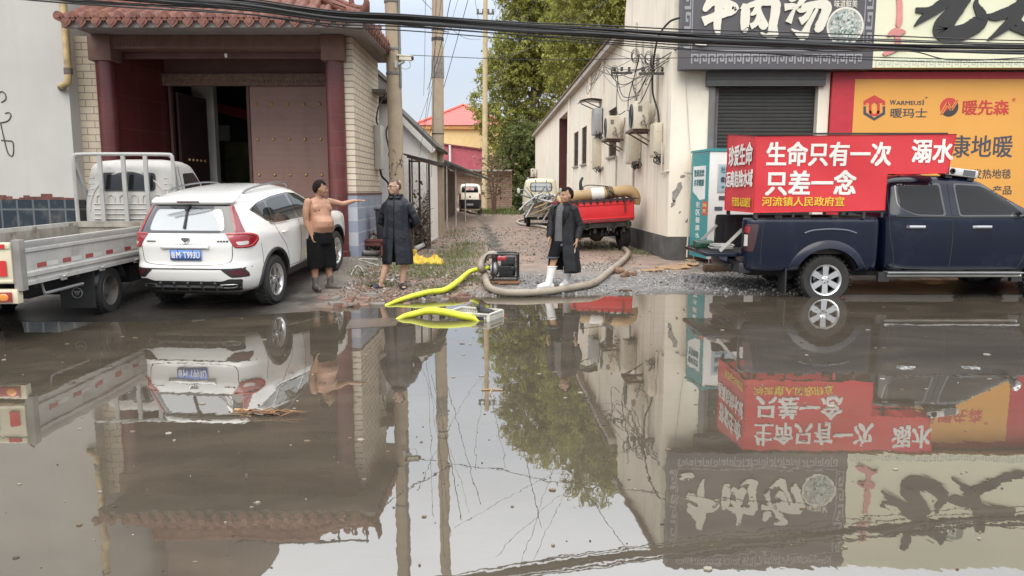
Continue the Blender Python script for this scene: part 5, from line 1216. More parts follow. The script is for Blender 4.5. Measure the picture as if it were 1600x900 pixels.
        mb = MB(); patch(mb, rnd_poly([(-.10,.985),(.02,.985),(.04,.955),(.0,.93),(-.07,.935)], .02), lampfn(.018), .03, 0, .005); mb.build('reverse_lens', clear_lens, ln)
        mb = MB(); stroke(mb, [(-.19,1.09),(.05,1.075),(.18,1.03),(.18,.97),(.04,.91),(-.10,.92)], lampfn(.019), .008); mb.build('lamp_rib', mat('deep red rib', (.5,.02,.03), .2), ln)
        mb = MB(); patch(mb, [(s_*.775,1.115),(s_*.90,1.105),(s_*.885,1.2),(s_*.865,1.34),(s_*.84,1.468),(s_*.785,1.468),(s_*.78,1.3)], rfr(.010), .03, 0, .02); mb.build('pillar_lamp', mat('dull red lens', (.22,.018,.028), .12, coat=1.), body)
        mb = MB(); stroke(mb, [(s_*.80,1.12),(s_*.80,1.3),(s_*.80,1.46)], rfr(.011), .010); mb.build('pillar_strip', mat('pale red lens', (.42,.10,.10), .2), body)
        mb = MB(); patch(mb, rnd_poly([(-.30,.605),(-.02,.615),(.05,.53),(.05,.485),(-.16,.49)], .02), lampfn(.004), .04, 0, .02); mb.build('fog_recess', blk_pl, body)
        mb = MB(); patch(mb, rnd_poly([(-.22,.592),(-.03,.60),(.02,.53),(.02,.508),(-.12,.512)], .015), lampfn(.010), .04, 0, .01); mb.build('reflector', mat('dark maroon lens', (.09,.02,.025), .2), body)
        # side glass
        f = sd(s_)
        mb = MB(); patch(mb, rnd_poly([(-1.72,1.385),(-1.42,1.19),(-1.25,1.135),(-.3,1.10),(.74,1.06),(.80,1.08),(.30,1.35),(.06,1.465),(-.32,1.515),(-.9,1.505),(-1.4,1.46)], .04), f(.003), .05); mb.build('window_surround', mat('gloss black', (.012,.012,.013)), body)
        for pts in ([(-1.62,1.385),(-1.40,1.225),(-1.30,1.19),(-1.22,1.45),(-1.42,1.435)], [(-1.24,1.165),(-.40,1.13),(-.42,1.485),(-.9,1.475),(-1.13,1.452)], [(-.30,1.13),(.60,1.095),(.28,1.31),(.03,1.44),(-.30,1.485)]):
            mb = MB(); patch(mb, rnd_poly(pts, .035), f(.007), .05); mb.build('window', glassm('side car glass', (.03,.034,.034), .03), body)
        mb = MB(); stroke(mb, [(-1.36,1.165),(-1.2,1.12),(-.3,1.09),(.74,1.05)], f(.006), .006); mb.build('chrome_strip', chrome, body)
        mb = MB()
        for x in (-1.06, -.14): mb.tube([sh.side(x,.975,s_,.0), sh.side(x+.02,.98,s_,.035), sh.side(x+.17,.985,s_,.035), sh.side(x+.19,.985,s_,.0)], .013, 8)
        mb.build('door_handle', paint, body)
        mb = MB()
        for x in (-.97, -.05): mb.tube([sh.side(x-.07,.992,s_,.038), sh.side(x+.07,.995,s_,.038)], .006, 6)
        mb.build('handle_chrome', chrome, body)
        mb = MB(); p = sh.side(.62,1.13,s_,.09); mb.ell(p+Vector((0,s_*.03,.0)), (.07,.115,.075), 14, 10); mb.bar(sh.side(.64,1.09,s_,0), p, .05, .04); mb.build('wing_mirror', mat('mirror shell', (.05,.05,.055), .3, coat=.5), body)
        # cladding: sills and arch lips
        mb = MB(); patch(mb, [(-.92,.25),(.93,.25),(.93,.385),(-.92,.385)], f(.006), .06); 
        for (ax, az) in A:
            P = [sh.side(ax+.445*math.cos(g), max(.26, az+.445*math.sin(g)), s_, .006) for g in [math.pi*k/24 for k in range(-3,28)]]
            mb.tube(P, .026, 6)
        mb.build('cladding', blk_pl, body)
        mb = MB(); P = [Vector((x, s_*y, z)) for x, y, z in ((-1.55,.565,1.575),(-1.45,.585,1.635),(-1.0,.60,1.675),(-.4,.60,1.675),(-.05,.575,1.635),(.05,.56,1.58))]; mb.tube(smooth_path(P,6), .018, 8, flat=.8); mb.build('roof_rail', mat('silver rail', (.20,.20,.205), .35, .7), body)
    mb = MB(); patch(mb, rnd_poly([(-.76,.46),(-.60,.475),(-.5,.44),(.5,.44),(.60,.475),(.76,.46),(.70,.28),(-.70,.28)], .03), rrf(.004), .05); patch(mb, [(-.84,.606),(.84,.606),(.84,.622),(-.84,.622)], rrf(.003), .05); mb.build('diffuser', blk_pl, body)
    mb = MB()
    for k in range(5): mb.bar(sh.rear(-.4+.2*k,.30,.03), sh.rear(-.4+.2*k,.42,.02), .03, .03)
    mb.bar(sh.rear(-.5,.36,.025), sh.rear(.5,.36,.025), .02, .03); mb.build('diffuser_fin', mat('dark grey plastic', (.05,.05,.052), .4), body)
    for s_ in (-1,1):
        mb = MB(); stroke(mb, [(s_*.46,.385),(s_*.58,.39),(s_*.68,.385),(s_*.65,.345),(s_*.50,.345),(s_*.46,.385)], rrf(.010), .006, n=4); mb.build('exhaust_trim', mat('dark chrome', (.32,.32,.32), .25, .9), body)
    mb = MB(); mb.bx(-1.95,1.95,-.62,.62,.2,.5); mb.build('underbody', under, t)
    for (x, z) in A:
        for s_ in (-1, 1): wheel(t, x, s_*.79, .30, .365, .225, s_, 'split', 5, rim_r=.245)
    return t
suv()
# ---- dark blue pickup
def pickup():
    base = Vector((4.71, 11.93, -.11))
    t = thing('blue_pickup', 'dark navy crew cab pickup standing in the flood water with tailgate down', 'pickup truck', base)
    navyp = mat('navy truck paint', (.0035,.0065,.020), .16, var=.10, spec=.42, dirt=.10, dcol=(.03,.03,.035), ds=2.5)
    o = .11     # wheel depth under water
    cab = Shell([(.48,.90,4.2,.86,9),(.56,.86,4.27,.91,9),(.75,.835,4.31,.925,9),(1.0,.825,4.30,.93,9),(1.16,.82,4.25,.925,9),(1.25,.82,4.1,.915,9),(1.30,.82,3.6,.905,9),(1.335,.825,3.20,.895,9),(1.42,.84,3.06,.865,9),(1.60,.865,2.76,.80,8),(1.78,.885,2.47,.745,7.5),(1.84,.90,2.37,.715,7),(1.89,.96,2.23,.66,6),(1.925,1.10,2.05,.55,5),(1.94,1.3,1.75,.35,4)])
    mb = MB(); cab.mesh(mb, 60, 160); body = mb.build('cab', [navyp, under], t, 40)
    Af = [(3.38,.37)]; arch_cut(body, Af, .47, .5, 1.2); arch_paint(body, Af, .47, 1)
    bed = Shell([(.50,-1.16,.79,.87,14),(.56,-1.22,.795,.91,14),(.8,-1.235,.80,.93,14),(1.05,-1.235,.80,.932,14),(1.22,-1.235,.80,.925,14),(1.275,-1.23,.798,.91,14),(1.295,-1.22,.79,.89,14)])
    mb = MB(); bed.mesh(mb, 30, 160); bo = mb.build('cargo_bed', [navyp, under], t, 40)
    Ar = [(0,.37)]; arch_cut(bo, Ar, .485, .5, 1.2)
    c = MB(); c.bx(-1.6,.72,-.72,.72,.74,1.6); cut(bo, c)
    for p in bo.data.polygons:
        q = p.center
        if abs(q.y) < .7205 and q.z > .735 and -1.22 < q.x < .73: p.material_index = 1
    arch_paint(bo, Ar, .485, 1); bo.data.polygons.foreach_set('use_smooth', [True]*len(bo.data.polygons)); bo.data.set_sharp_from_angle(angle=R(32))
    f = lambda o_: (lambda a, b, d: cab.side(a, b, -1, o_+d)); fb = lambda o_: (lambda a, b, d: bed.side(a, b, -1, o_+d))
    ff = lambda o_: (lambda a, b, d: cab.side(a, b, 1, o_+d))
    blk = mat('gloss black', (.012,.012,.013))
    for fn_ in (f, ff):
        for poly, ins in (([(1.02,1.80),(1.70,1.815),(1.74,1.325),(1.30,1.335),(1.10,1.42),(1.03,1.5)], 0), ([(1.89,1.815),(2.31,1.79),(2.66,1.62),(2.94,1.325),(1.93,1.32)], 0)):
            mb = MB(); patch(mb, rnd_poly(poly, .05), fn_(.004), .05); w_ = mb.build('window_surround', blk, body)
            cx_ = sum(p[0] for p in poly)/len(poly); cz_ = sum(p[1] for p in poly)/len(poly)
            mb = MB(); patch(mb, rnd_poly([(cx_+(p[0]-cx_)*.93, cz_+(p[1]-cz_)*.90) for p in poly], .045), fn_(.008), .05); mb.build('window', mat('grey cab glass', (.006,.0065,.007), .03, var=.1, spec=.30), body)
    seam = mat('panel gap', (.03,.03,.03))
    mb = MB(); black_gap = f(.0005)
    for pts in ([(.96,1.82),(.93,1.5),(.94,1.1),(1.0,.75),(1.02,.55)], [(1.81,1.80),(1.83,1.3),(1.84,.9),(1.82,.55)], [(2.94,1.40),(3.0,1.2),(2.98,.9),(2.85,.55)], [(1.02,.55),(1.8,.53),(2.85,.55)]): stroke(mb, pts, black_gap, .006, n=6)
    stroke(mb, [(-1.0,1.24),(-.2,1.245),(.78,1.245)], fb(-.001), .004); stroke(mb, [(-.98,1.24),(-1.0,.9),(-1.0,.6)], fb(-.001), .004)
    mb.build('panel_gap', seam, body)
    mb = MB(); stroke(mb, [(1.0,1.325),(1.8,1.31),(2.9,1.31)], f(.008), .008); mb.build('waist_strip', blk_pl, body)
    for x in (1.16, 2.14):
        mb = MB(); mb.tube([cab.side(x,1.165,-1,.0), cab.side(x+.02,1.17,-1,.04), cab.side(x+.24,1.17,-1,.04), cab.side(x+.26,1.165,-1,.0)], .018, 8, flat=1.3); mb.build('door_handle', chrome, body)
    mb = MB()
    for s_ in (-1,1):
        p = cab.side(2.90,1.38,s_,.10); mb.ell(p+Vector((0,s_*.06,.04)), (.06,.12,.10), 14, 10); mb.bar(cab.side(2.90,1.34,s_,0), p, .05, .04)
    mb.build('wing_mirror', chrome, body)
    # flared rear arch and a pale strip painting the highlight along its crease
    mb = MB(); V = []
    def flare(u, v):
        g = lerp(-.12, math.pi+.12, u); r_ = lerp(.482, .60, v); x = r_*math.cos(g)*1.02; z = .37+r_*math.sin(g); bul = .050*(1-v)**.7*sst(z,.35,.6)
        return bed.side(x, max(.52, z), -1, bul+.001)
    mb.grid(flare, 40, 8); mb.build('arch_flare', navyp, bo, 60)
    mb = MB(); stroke(mb, [(-.37,1.075),(-.25,1.115),(0,1.135),(.25,1.12),(.40,1.075)], fb(.012), .012, n=8); mb.build('flare_highlight', mat('blue grey highlight', (.10,.115,.15), .4), bo)
    # rear lamp on the corner, tailgate lying open
    mb = MB()
    for s_ in (-1,1):
        def lf(a, b, d, s_=s_):
            return bed.side(-1.2349+a, b, s_, .006+d) if a > .035 else bed.rear(s_*(.80+min(.12,max(0,a+.10))*.85), b, .006+d)
        patch(mb, rnd_poly([(-.06,1.21),(.19,1.21),(.16,1.0),(.12,.80),(-.06,.80)], .03), lf, .03)
    lm = mb.build('tail_lamp', mat('smoked red lens', (.045,.010,.012), .12, coat=1.), bo)
    mb = MB(); patch(mb, [(-.06,1.17),(.03,1.17),(.03,1.08),(-.06,1.08)], lambda a, b, d: bed.rear(-(.80+min(.12,max(0,a+.10))*.85), b, .012+d), .03); mb.build('red_lens', red_lens, lm)
    mb = MB(); patch(mb, [(-.06,1.05),(-.0,1.05),(-.0,.88),(-.06,.88)], lambda a, b, d: bed.rear(-(.80+min(.12,max(0,a+.10))*.85), b, .012+d), .03); mb.build('clear_lens', clear_lens, lm)
    mb = MB(); mb.bx(-1.76,-1.25,-.71,.71,.705,.765); tg = mb.build('tailgate', [navyp], t, bevel=.015)
    mb = MB(); mb.bx(-1.72,-1.27,-.67,.67,.766,.776)
    for k in range(9): mb.bx(-1.70,-1.29,-.62+k*.155,-.58+k*.155,.777,.785)
    mb.build('tailgate_liner', blk_pl, tg)
    mb = MB()
    for s_ in (-1,1): mb.bar((-1.22,s_*.70,1.12),(-1.55,s_*.705,.79),.045,.012,up=(0,1,0)); 
    mb.build('tailgate_strap', mat('pale steel strap', (.45,.43,.40), .5, .4), tg)
    mb = MB()
    for s_ in (-1,1):
        mb.bx(-1.1,.72,s_*.70-.02,s_*.70+.02,.76,1.29)
        for k in range(7): mb.bx(-1.0+k*.25,-.9+k*.25,s_*.66-.01,s_*.69,.78,1.25)
    mb.bx(.66,.715,-.7,.7,.76,1.3); mb.bx(-1.2,.7,-.69,.69,.745,.752); mb.build('bed_liner', blk_pl, bo)
    mb = MB(); mb.bx(-1.28,-1.10,-.80,.80,.46,.62); mb.bx(-1.34,-1.24,-.45,.45,.48,.58); bm_ = mb.build('rear_bumper', mat('black steel bumper', (.025,.025,.028), .4), t, bevel=.02)
    mb = MB(); mb.bx(-1.30,-1.285,-.24,.20,.56,.66); np_ = mb.build('number_plate', mat('blue plate', (.055,.15,.46)), bm_)
    mb = MB(); mb.bx(-1.05,4.2,-.55,.55,.40,.56); mb.bx(-1.0,.3,-.75,.75,.5,.56); mb.build('chassis', under, t)
    mb = MB(); mb.tube([(.86,-.97,.45),(2.85,-.97,.45)], .05, 10, flat=.6); mb.bar((.84,-.99,.50),(2.86,-.99,.50),.16,.016); sb = mb.build('side_step', [mat('brushed step steel', (.55,.55,.54), .35, .9)], t)
    mb = MB(); mb.bx(.74,.90,-1.0,-.92,.36,.50); mb.bx(2.72,2.88,-1.0,-.92,.36,.50)
    for x in (1.2,2.2): mb.bar((x,-.96,.44),(x,-.6,.46),.06,.05)
    mb.build('step_bracket', blk_pl, sb)
    mb = MB(); mb.bx(-.62,-.60,-.93,-.62,.16,.55); mb.build('mud_flap', black_rub, t)
    mb = MB()
    for k in range(3):
        x = -.80+k*.42; mb.bx(x,x+.10,-.90,-.85,1.293,1.335); mb.bx(x+.02,x+.03,-.91,-.87,1.22,1.34); mb.bx(x+.07,x+.08,-.91,-.87,1.22,1.34)
    mb.build('tie_hook', blk_pl, bo)
    for x in (0, 3.38):
        for s_ in (-1,1): wheel(t, x, s_*.79, .37, .37, .255, s_, 'alloy', 6, rim_r=.238)
    # roof fittings
    mb = MB()
    for y in (-.5,.5): mb.tube(smooth_path([(.95,y,1.90),(1.1,y,1.965),(2.0,y,1.965),(2.15,y,1.88)],5), .014, 8)
    mb.build('roof_rail', blk_pl, body)
    # banner box on a steel frame
    b = thing('banner_box', 'red slogan banner box with white Chinese lettering standing on the pickup bed', 'banner', base)
    y0, y1 = -.945, .50; xa, xb, xn = -1.145, 1.76, .80; zt, zb, zn = 2.49, 1.375, 1.945
    redc = mat('red banner cloth', (.60,.035,.045), .6, var=.06, vs=2.5, bump=.1, bs=8)
    sag = lambda x, z: .012*math.sin(x*3.1+z*2)*math.sin(z*4+1)
    prof = [(xa,zb),(xn,zb+.04),(xn,zn),(xb-.08,zn+.01),(xb,zt+.03),(xa,zt)]
    mb = MB(); patch(mb, prof, lambda a, q, d: Vector((a, y0-sag(a,q)+d, q)), .12, 0, .012); fpn = mb.build('front_panel', redc, b, 0)
    mb = MB(); patch(mb, prof, lambda a, q, d: Vector((a, y1+.0+sag(a,q)-d, q)), .12, 0, .012); mb.build('back_panel', redc, b, 0)
    mb = MB(); patch(mb, [(y0,zb),(y1,zb),(y1,zt+.13),(y0,zt)], lambda a, q, d: Vector((xa-.008*math.sin(a*4)*math.sin(q*5)+d, a, q)), .12, 0, .012); epn = mb.build('end_panel', redc, b, 0)
    mb = MB(); patch(mb, [(y0,zn+.01),(y1,zn+.01),(y1,zt+.03),(y0,zt+.03)], lambda a, q, d: Vector((xb-(q<zt-.3)*.08*(zt+.03-q)/(zt+.03-zn)-.04-d, a, q)), .12, 0, .012); mb.build('end_panel', redc, b, 0)
    white = mat('white banner print', (.80,.77,.72), .6, var=.03); yel = mat('yellow banner print', (.80,.52,.05), .6, var=.03)
    X = lambda u: (u-1295)/105.1
    Zf = lambda v: 1.60+.11-(v-297)/105.1
    row = lambda s_, u0, u1, v0, v1, bd, m_: (s_, X(u0), X(u1), Zf(v1), Zf(v0), bd, m_)
    lettering([row('生命只有一次',1191,1383,223,261,.03,0), row('溺水',1414,1478,219,256,.03,0), row('只差一念',1191,1332,266,306,.03,0), row('河流镇人民政府宣',1187,1315,307,322,.02,1)], lambda a, q, d: Vector((a, y0-sag(a,q)-.004-d, q)), [white, yel], fpn, depth=.003)
    lettering([('珍爱生命',y1-.12-.0,y0+.10,2.08,2.42,.03,0),('远离危险水域',y1-.04,y0+.05,1.75,2.02,.03,0),('河流镇人民政府宣',y1-.42,y0+.10,1.45,1.60,.02,1)], lambda a, q, d: Vector((xa-.014-.008*math.sin(a*4)*math.sin(q*5)-d, a, q)), [white, yel], epn, depth=.003)
    mb = MB(); fr = []
    for y in (y0+.03, y1-.03):
        for (p, q) in (((xa+.03,1.31),(xa+.03,zt)),((xn-.03,1.31),(xn-.03,zt)),((xb-.06,zn),(xb-.06,zt)),((xa+.03,zt-.02),(xb-.05,zt-.0)),((xa+.03,1.40),(xn-.03,1.40)),((xa+.6,1.31),(xa+.6,zt))): mb.bar((p[0],y,p[1]),(q[0],y,q[1]),.03,.03,up=(0,1,0))
    for (x, z) in ((xa+.03,zt-.02),(xn-.03,zt-.02),(xb-.06,zt-.02),(xa+.03,1.40),(.0,zt-.01)): mb.bar((x,y0+.03,z),(x,y1-.03,z),.03,.03)
    for y in (y0+.03,y1-.03):
        for x in (xa+.05,.5): mb.bx(x-.02,x+.02,y-.02,y+.02,1.29,1.40)
    mb.build('frame', mat('black steel frame', (.03,.03,.03), .5), b)
    mb = MB(); mb.bar((xa,y0+.5,zt+.07),(xb,y0+.2,zt+.05),.012,.03); mb.bar((xa+.4,y1-.02,zt+.03),(xb,y1-.02,zt+.05),.05,.02); mb.build('lath', mat('dark lath', (.05,.045,.04), .7), b)
    # loudspeaker lamp unit on the roof
    sp2 = thing('roof_loudspeaker', 'white loudspeaker box lying on the pickup roof beside the red banner', 'loudspeaker', base + Vector((2.02,-.62,1.90)), rot=(0,R(7),0))
    mb = MB(); mb.box((0,0,.07),(.50,.2,.115)); mb.build('case', mat('grubby white plastic', (.62,.62,.6), .4, var=.1, dirt=.3, dcol=(.3,.3,.28)), sp2, bevel=.02)
    mb = MB(); mb.lathe([(.044,0),(.044,.008),(.001,.010)], (-.14,-.10,.075), 'y', 20, rot=Matrix.Rotation(math.pi,3,'X') if 0 else None)
    for k in range(6): mb.ell((-.14+.028*math.cos(k*1.047), -.108, .075+.028*math.sin(k*1.047)), (.012,.006,.012), 8, 6)
    mb.build('speaker_grille', black_mtl, sp2)
    mb = MB(); mb.bx(.02,.20,-.108,-.098,.035,.115); mb.build('lamp_window', glassm('grey lamp glass', (.12,.13,.14), .1), sp2)
    mb = MB(); mb.bx(-.22,-.12,-.07,.07,-.03,.012); mb.bx(.12,.22,-.07,.07,-.03,.012); mb.build('foot', blk_pl, sp2)
    # things lying on the tailgate
    gb = thing('green_case', 'small dark green case lying on the lowered tailgate', 'case', base + Vector((-1.56,.22,.786)), rot=(0,0,R(-8)))
    mb = MB(); mb.box((0,0,.05),(.30,.5,.10)); mb.build('case', mat('dark green plastic', (.012,.06,.035), .35, var=.2), gb, bevel=.015)
    mb = MB(); mb.tube(smooth_path([(-.05,-.25,.06),(-.05,-.30,.07),(.05,-.30,.07),(.05,-.25,.06)],5), .01, 6); mb.build('handle', blk_pl, gb)
    cl = MB(); r_ = random.Random(21)
    for k in range(9):
        q = .16+.02*(k % 4); cx_, cy_ = r_.uniform(-.03,.03), r_.uniform(-.03,.03); tlt = r_.uniform(-.12,.12)
        cl.tube([(cx_+q*math.cos(g*.314)*.8, cy_+q*1.3*math.sin(g*.314), .012+.008*k+tlt*q*math.cos(g*.314+k)*.5+abs(tlt)*q*.5) for g in range(21)], .006, 5)
    co = cl.build('cable_coil', mat('pale grey cable', (.40,.39,.37), .5), None); co.location = base + Vector((-1.43,-.33,.786)); tag(co, 'loose coil of pale grey cable on the lowered tailgate', 'cable coil')
    return t
pickup()
# ---- worn white cargo truck on the left
def cargo_truck():
    t = thing('cargo_truck', 'worn white light cargo truck with empty drop side bed beside the white wall', 'truck', (-5.90,7.60,-.02), rot=(R(0),R(-.6),R(92.6)))
    wp = mat('chalky white truck paint', (.43,.42,.395), .5, var=.10, vs=2, dirt=.55, dcol=(.22,.17,.12), ds=3.2, streak=.25, scol=(.3,.25,.2))
    cr = mat('yellowed white tailgate paint', (.66,.60,.44), .5, var=.08, dirt=.3, dcol=(.3,.22,.12)); inner = mat('scuffed bed paint', (.27,.25,.215), .7, var=.35, vs=4, dirt=.95, dcol=(.12,.06,.032), ds=3.2)
    BL = 4.15; hw = .80; zf = .72
    mb = MB(); mb.bx(0,BL,-hw+.04,hw-.04,zf-.06,zf); mb.build('bed_floor', inner, t)
    for s_ in (-1,1):
        mb = MB()
        prof = [(0,.62),(.045,.62),(.045,.66),(.03,.67),(.03,.70),(.05,.71),(.05,.75),(.025,.765),(.025,.955),(.045,.97),(.045,1.0),(.03,1.01),(.05,1.06),(.05,1.085),(0,1.085)]
        mb.prism(prof, lambda a, z, d: (d, s_*(hw-.04+a), z), .03, BL-.02)
        bd = mb.build('side_board', wp, t, 25)
        mb = MB()
        for k in range(5): mb.bx(.1+k*.95,.17+k*.95,s_*(hw-.04)-.02,s_*(hw-.04)+.0,zf,1.07)
        mb.bx(.03,BL-.02,s_*(hw-.04)-.014,s_*(hw-.04)-.002,zf+.02,1.03) 
        mb.build('inner_rib', inner, bd)
        mb = MB(); mw = MB()
        for k in range(7):
            x = .33+k*.50; y = s_*(hw-.04+.025); mb.bx(x,x+.17,y,y+s_*.003,.785,.835); mw.bx(x+.175,x+.40,y,y+s_*.003,.785,.835)
        mb.build('red_strip', mat('faded red reflector', (.30,.04,.035), .4, var=.3), bd); mw.build('white_strip', mat('dull reflector', (.50,.49,.46), .4, var=.15), bd)
        mb = MB()
        for x in (.75,1.62,2.55,3.5): mb.bx(x-.05,x+.05,s_*(hw+.012),s_*(hw+.035),.60,.65); mb.ell((x,s_*(hw+.04),.645), (.05,.018,.016), 10, 6)
        mb.build('latch', mat('dull latch steel', (.45,.44,.42), .4, .6), bd)
    mb = MB(); mb.bx(-.045,.005,-hw+.05,hw-.05,.66,1.085); mb.bx(-.055,-.045,-hw+.05,hw-.05,1.02,1.075); mb.bx(-.055,-.045,-hw+.05,hw-.05,.67,.70); tg = mb.build('tailgate', cr, t, bevel=.006)
    mb = MB()
    for y in (-.70,.55): mb.bx(-.062,-.056,y,y+.10,.74,.90); mb.bx(-.062,-.056,y,y+.13,1.025,1.07)
    mb.build('red_reflector', mat('red reflector', (.55,.03,.03), .3), tg)
    mb = MB(); mb.bx(-.061,-.056,-.48,-.15,.76,.96); mb.build('blue_lettering', mat('sky blue print', (.15,.38,.62), .5), tg)
    for s_ in (-1,1):
        mb = MB(); mb.bx(-.03,.07,s_*(hw-.01)-.04,s_*(hw-.01)+.045,.58,1.11); mb.build('corner_post', mat('worn grey steel', (.25,.235,.215), .6, var=.3, dirt=.6, dcol=(.1,.06,.04)), t, bevel=.005)
    mb = MB(); mb.bx(-.05,.05,-hw+.02,hw-.02,.45,.60); rb = mb.build('rear_crossbar', cr, t, bevel=.008)
    for s_ in (-1,1):
        mb = MB(); mb.bx(-.075,-.05,s_*.56-.17,s_*.56+.17,.47,.575); lm = mb.build('tail_lamp', red_lens, rb, bevel=.006)
        mb = MB(); mb.ell((-.076,s_*.56-s_*.0-.09,.522), (.008,.055,.04), 12, 8); mb.build('amber_lens', amber, lm)
        mb = MB(); mb.ell((-.076,s_*.56+.12,.522), (.008,.04,.04), 12, 8); mb.build('clear_lens', clear_lens, lm)
    # headboard: low steel board and tall tube guard
    mb = MB(); mb.bx(BL-.02,BL+.03,-hw+.02,hw-.02,zf,1.09); mb.bx(BL-.045,BL-.02,-hw+.04,hw-.04,.86,.90); mb.bx(BL-.045,BL-.02,-hw+.04,hw-.04,1.0,1.04); mb.build('headboard', inner, t)
    mb = MB(); gp = [(BL+.02,-.76,1.0),(BL+.02,-.76,2.02),(BL+.03,-.72,2.10),(BL+.03,-.62,2.13),(BL+.03,.62,2.13),(BL+.03,.72,2.10),(BL+.02,.76,2.02),(BL+.02,.76,1.0)]
    P = smooth_path(gp,4)
    mb.tube(P, .029, 8)
    for y in (-.34,.0,.36): mb.bx(BL+.0,BL+.04,y-.03,y+.03,1.0,2.11)
    for s_ in (-1,1): mb.bar((BL+.03,s_*.76,2.0),(BL+.45,s_*.70,1.1),.05,.05)
    mb.build('guard_frame', mat('silver grey frame paint', (.36,.355,.34), .5, var=.1, dirt=.4, dcol=(.2,.14,.1)), t)
    # cab
    cab = Shell([(.48,4.32,6.0,.72,7),(.6,4.27,6.08,.76,7),(.9,4.25,6.1,.775,7),(1.2,4.25,6.02,.775,7),(1.35,4.26,5.95,.765,7),(1.7,4.30,5.62,.71,6.5),(1.92,4.34,5.40,.665,6),(1.99,4.40,5.30,.63,5),(2.04,4.52,5.15,.54,4.5),(2.065,4.7,4.95,.35,3)])
    mb = MB(); cab.mesh(mb, 44, 120); cb = mb.build('cab', [wp, under], t, 40); A = [(5.35,.31)]; arch_cut(cb, A, .37, .42, 1.1); arch_paint(cb, A, .37, 1)
    rf = lambda o_: (lambda a, b, d: cab.rear(a, b, o_+d))
    mb = MB(); patch(mb, rnd_poly([(-.42,1.56),(.42,1.56),(.42,1.85),(-.42,1.85)], .07), rf(.012), .06); mb.build('window_seal', blk_pl, cb)
    mb = MB(); patch(mb, rnd_poly([(-.385,1.59),(.385,1.59),(.385,1.82),(-.385,1.82)], .05), rf(.018), .06); mb.build('rear_window', dark_glass, cb)
    mb = MB()
    for z in (1.12,1.20,1.28,1.36): mb.tube([cab.rear(-.56+.1*k,z,.004) for k in range(12)], .014, 6)
    for k in range(6):
        y = -.45+.18*k; mb.tube(smooth_path([cab.rear(y-.05,1.38,.003),cab.rear(y-.05,1.47,.006),cab.rear(y,1.5,.006),cab.rear(y+.05,1.47,.006),cab.rear(y+.05,1.38,.003)],4), .012, 6)
    for y in (-.6,.6): 
        for k in range(4): mb.tube([cab.rear(y-.06,1.5+k*.09,.002), cab.rear(y+.05,1.49+k*.09,.004)], .012, 6)
    mb.tube([cab.rear(.56*math.cos(g*.131)*1.1, 1.25+.62*math.sin(g*.131), .002) for g in range(25)], .016, 6)
    mb.build('pressed_rib', wp, cb)
    for s_ in (-1,1):
        f = lambda o_: (lambda a, b, d: cab.side(a, b, s_, o_+d))
        mb = MB(); patch(mb, rnd_poly([(4.66,1.42),(5.52,1.38),(5.36,1.72),(5.2,1.86),(4.72,1.84)], .05), f(.005), .05); mb.build('side_window', dark_glass, cb)
        mb = MB(); stroke(mb, [(4.60,1.95),(4.58,1.4),(4.6,.8),(4.66,.6)], f(.0), .006); mb.build('panel_gap', mat('panel gap', (.03,.03,.03)), cb)
    mb = MB(); patch(mb, rnd_poly([(-.58,1.40),(.58,1.40),(.50,1.86),(-.50,1.86)], .06), lambda a, b, d: cab.rear(a, b, .006+d, True), .06); mb.build('windscreen', dark_glass, cb)
    mb = MB(); mb.bx(.1,5.6,-.42,-.32,.42,.62); mb.bx(.1,5.6,.32,.42,.42,.62)
    for x in (.35,1.2,2.9,3.7): mb.bx(x,x+.08,-.72,.72,.56,.66)
    mb.bx(2.6,3.6,-.7,-.3,.32,.55); mb.tube([(1.95,-.6,.31),(1.95,.6,.31)], .06, 8); mb.bx(.95,1.3,-.3,.3,.35,.6); mb.build('chassis', under, t)
    mb = MB(); mb.tube([(.5,-.74,.48),(1.3,-.74,.48)], .018, 6); mb.tube([(.5,-.74,.48),(.5,-.7,.66)], .015, 6); mb.build('side_guard', mat('grey guard rail', (.25,.25,.25), .5), t)
    for s_ in (-1,1):
        mb = MB(); mb.bx(1.48,1.5,s_*.57-.21,s_*.57+.21,.15,.62); mf = mb.build('mud_flap', mat('black rubber', (.018,.018,.018)), t)
        mb = MB()
        mb.tube([(1.474, s_*.57+.062*math.cos(g*.314), .34+.062*math.sin(g*.314)) for g in range(21)], .006, 5)
        for q in ((-.032,.02),(.0,.02),(.032,.02)): mb.add([(1.474,s_*.57+q[0]-.014,.34+.026),(1.474,s_*.57+q[0]+.014,.34+.026),(1.474,s_*.57+q[0]*.3,.34-.035)], [(0,1,2)])
        mb.build('logo', mat('pale flap print', (.32,.32,.31), .6), mf)
        mb = MB(); P = [(1.95+.40*math.cos(g), s_*.60, .31+.40*math.sin(g)) for g in [R(20+7*k) for k in range(20)]]; mb.grid(lambda u, v: Vector((1.95+.40*math.cos(R(15+150*u)), s_*(.42+.36*v), .31+.38*math.sin(R(15+150*u)))), 16, 2); mb.build('mudguard', blk_pl, t, thick=.012)
        wheel(t, 1.95, s_*.665, .31, .315, .19, s_, 'steel', rim_r=.205); wheel(t, 5.35, s_*.64, .31, .315, .19, s_, 'steel', rim_r=.205)
    return t
cargo_truck()
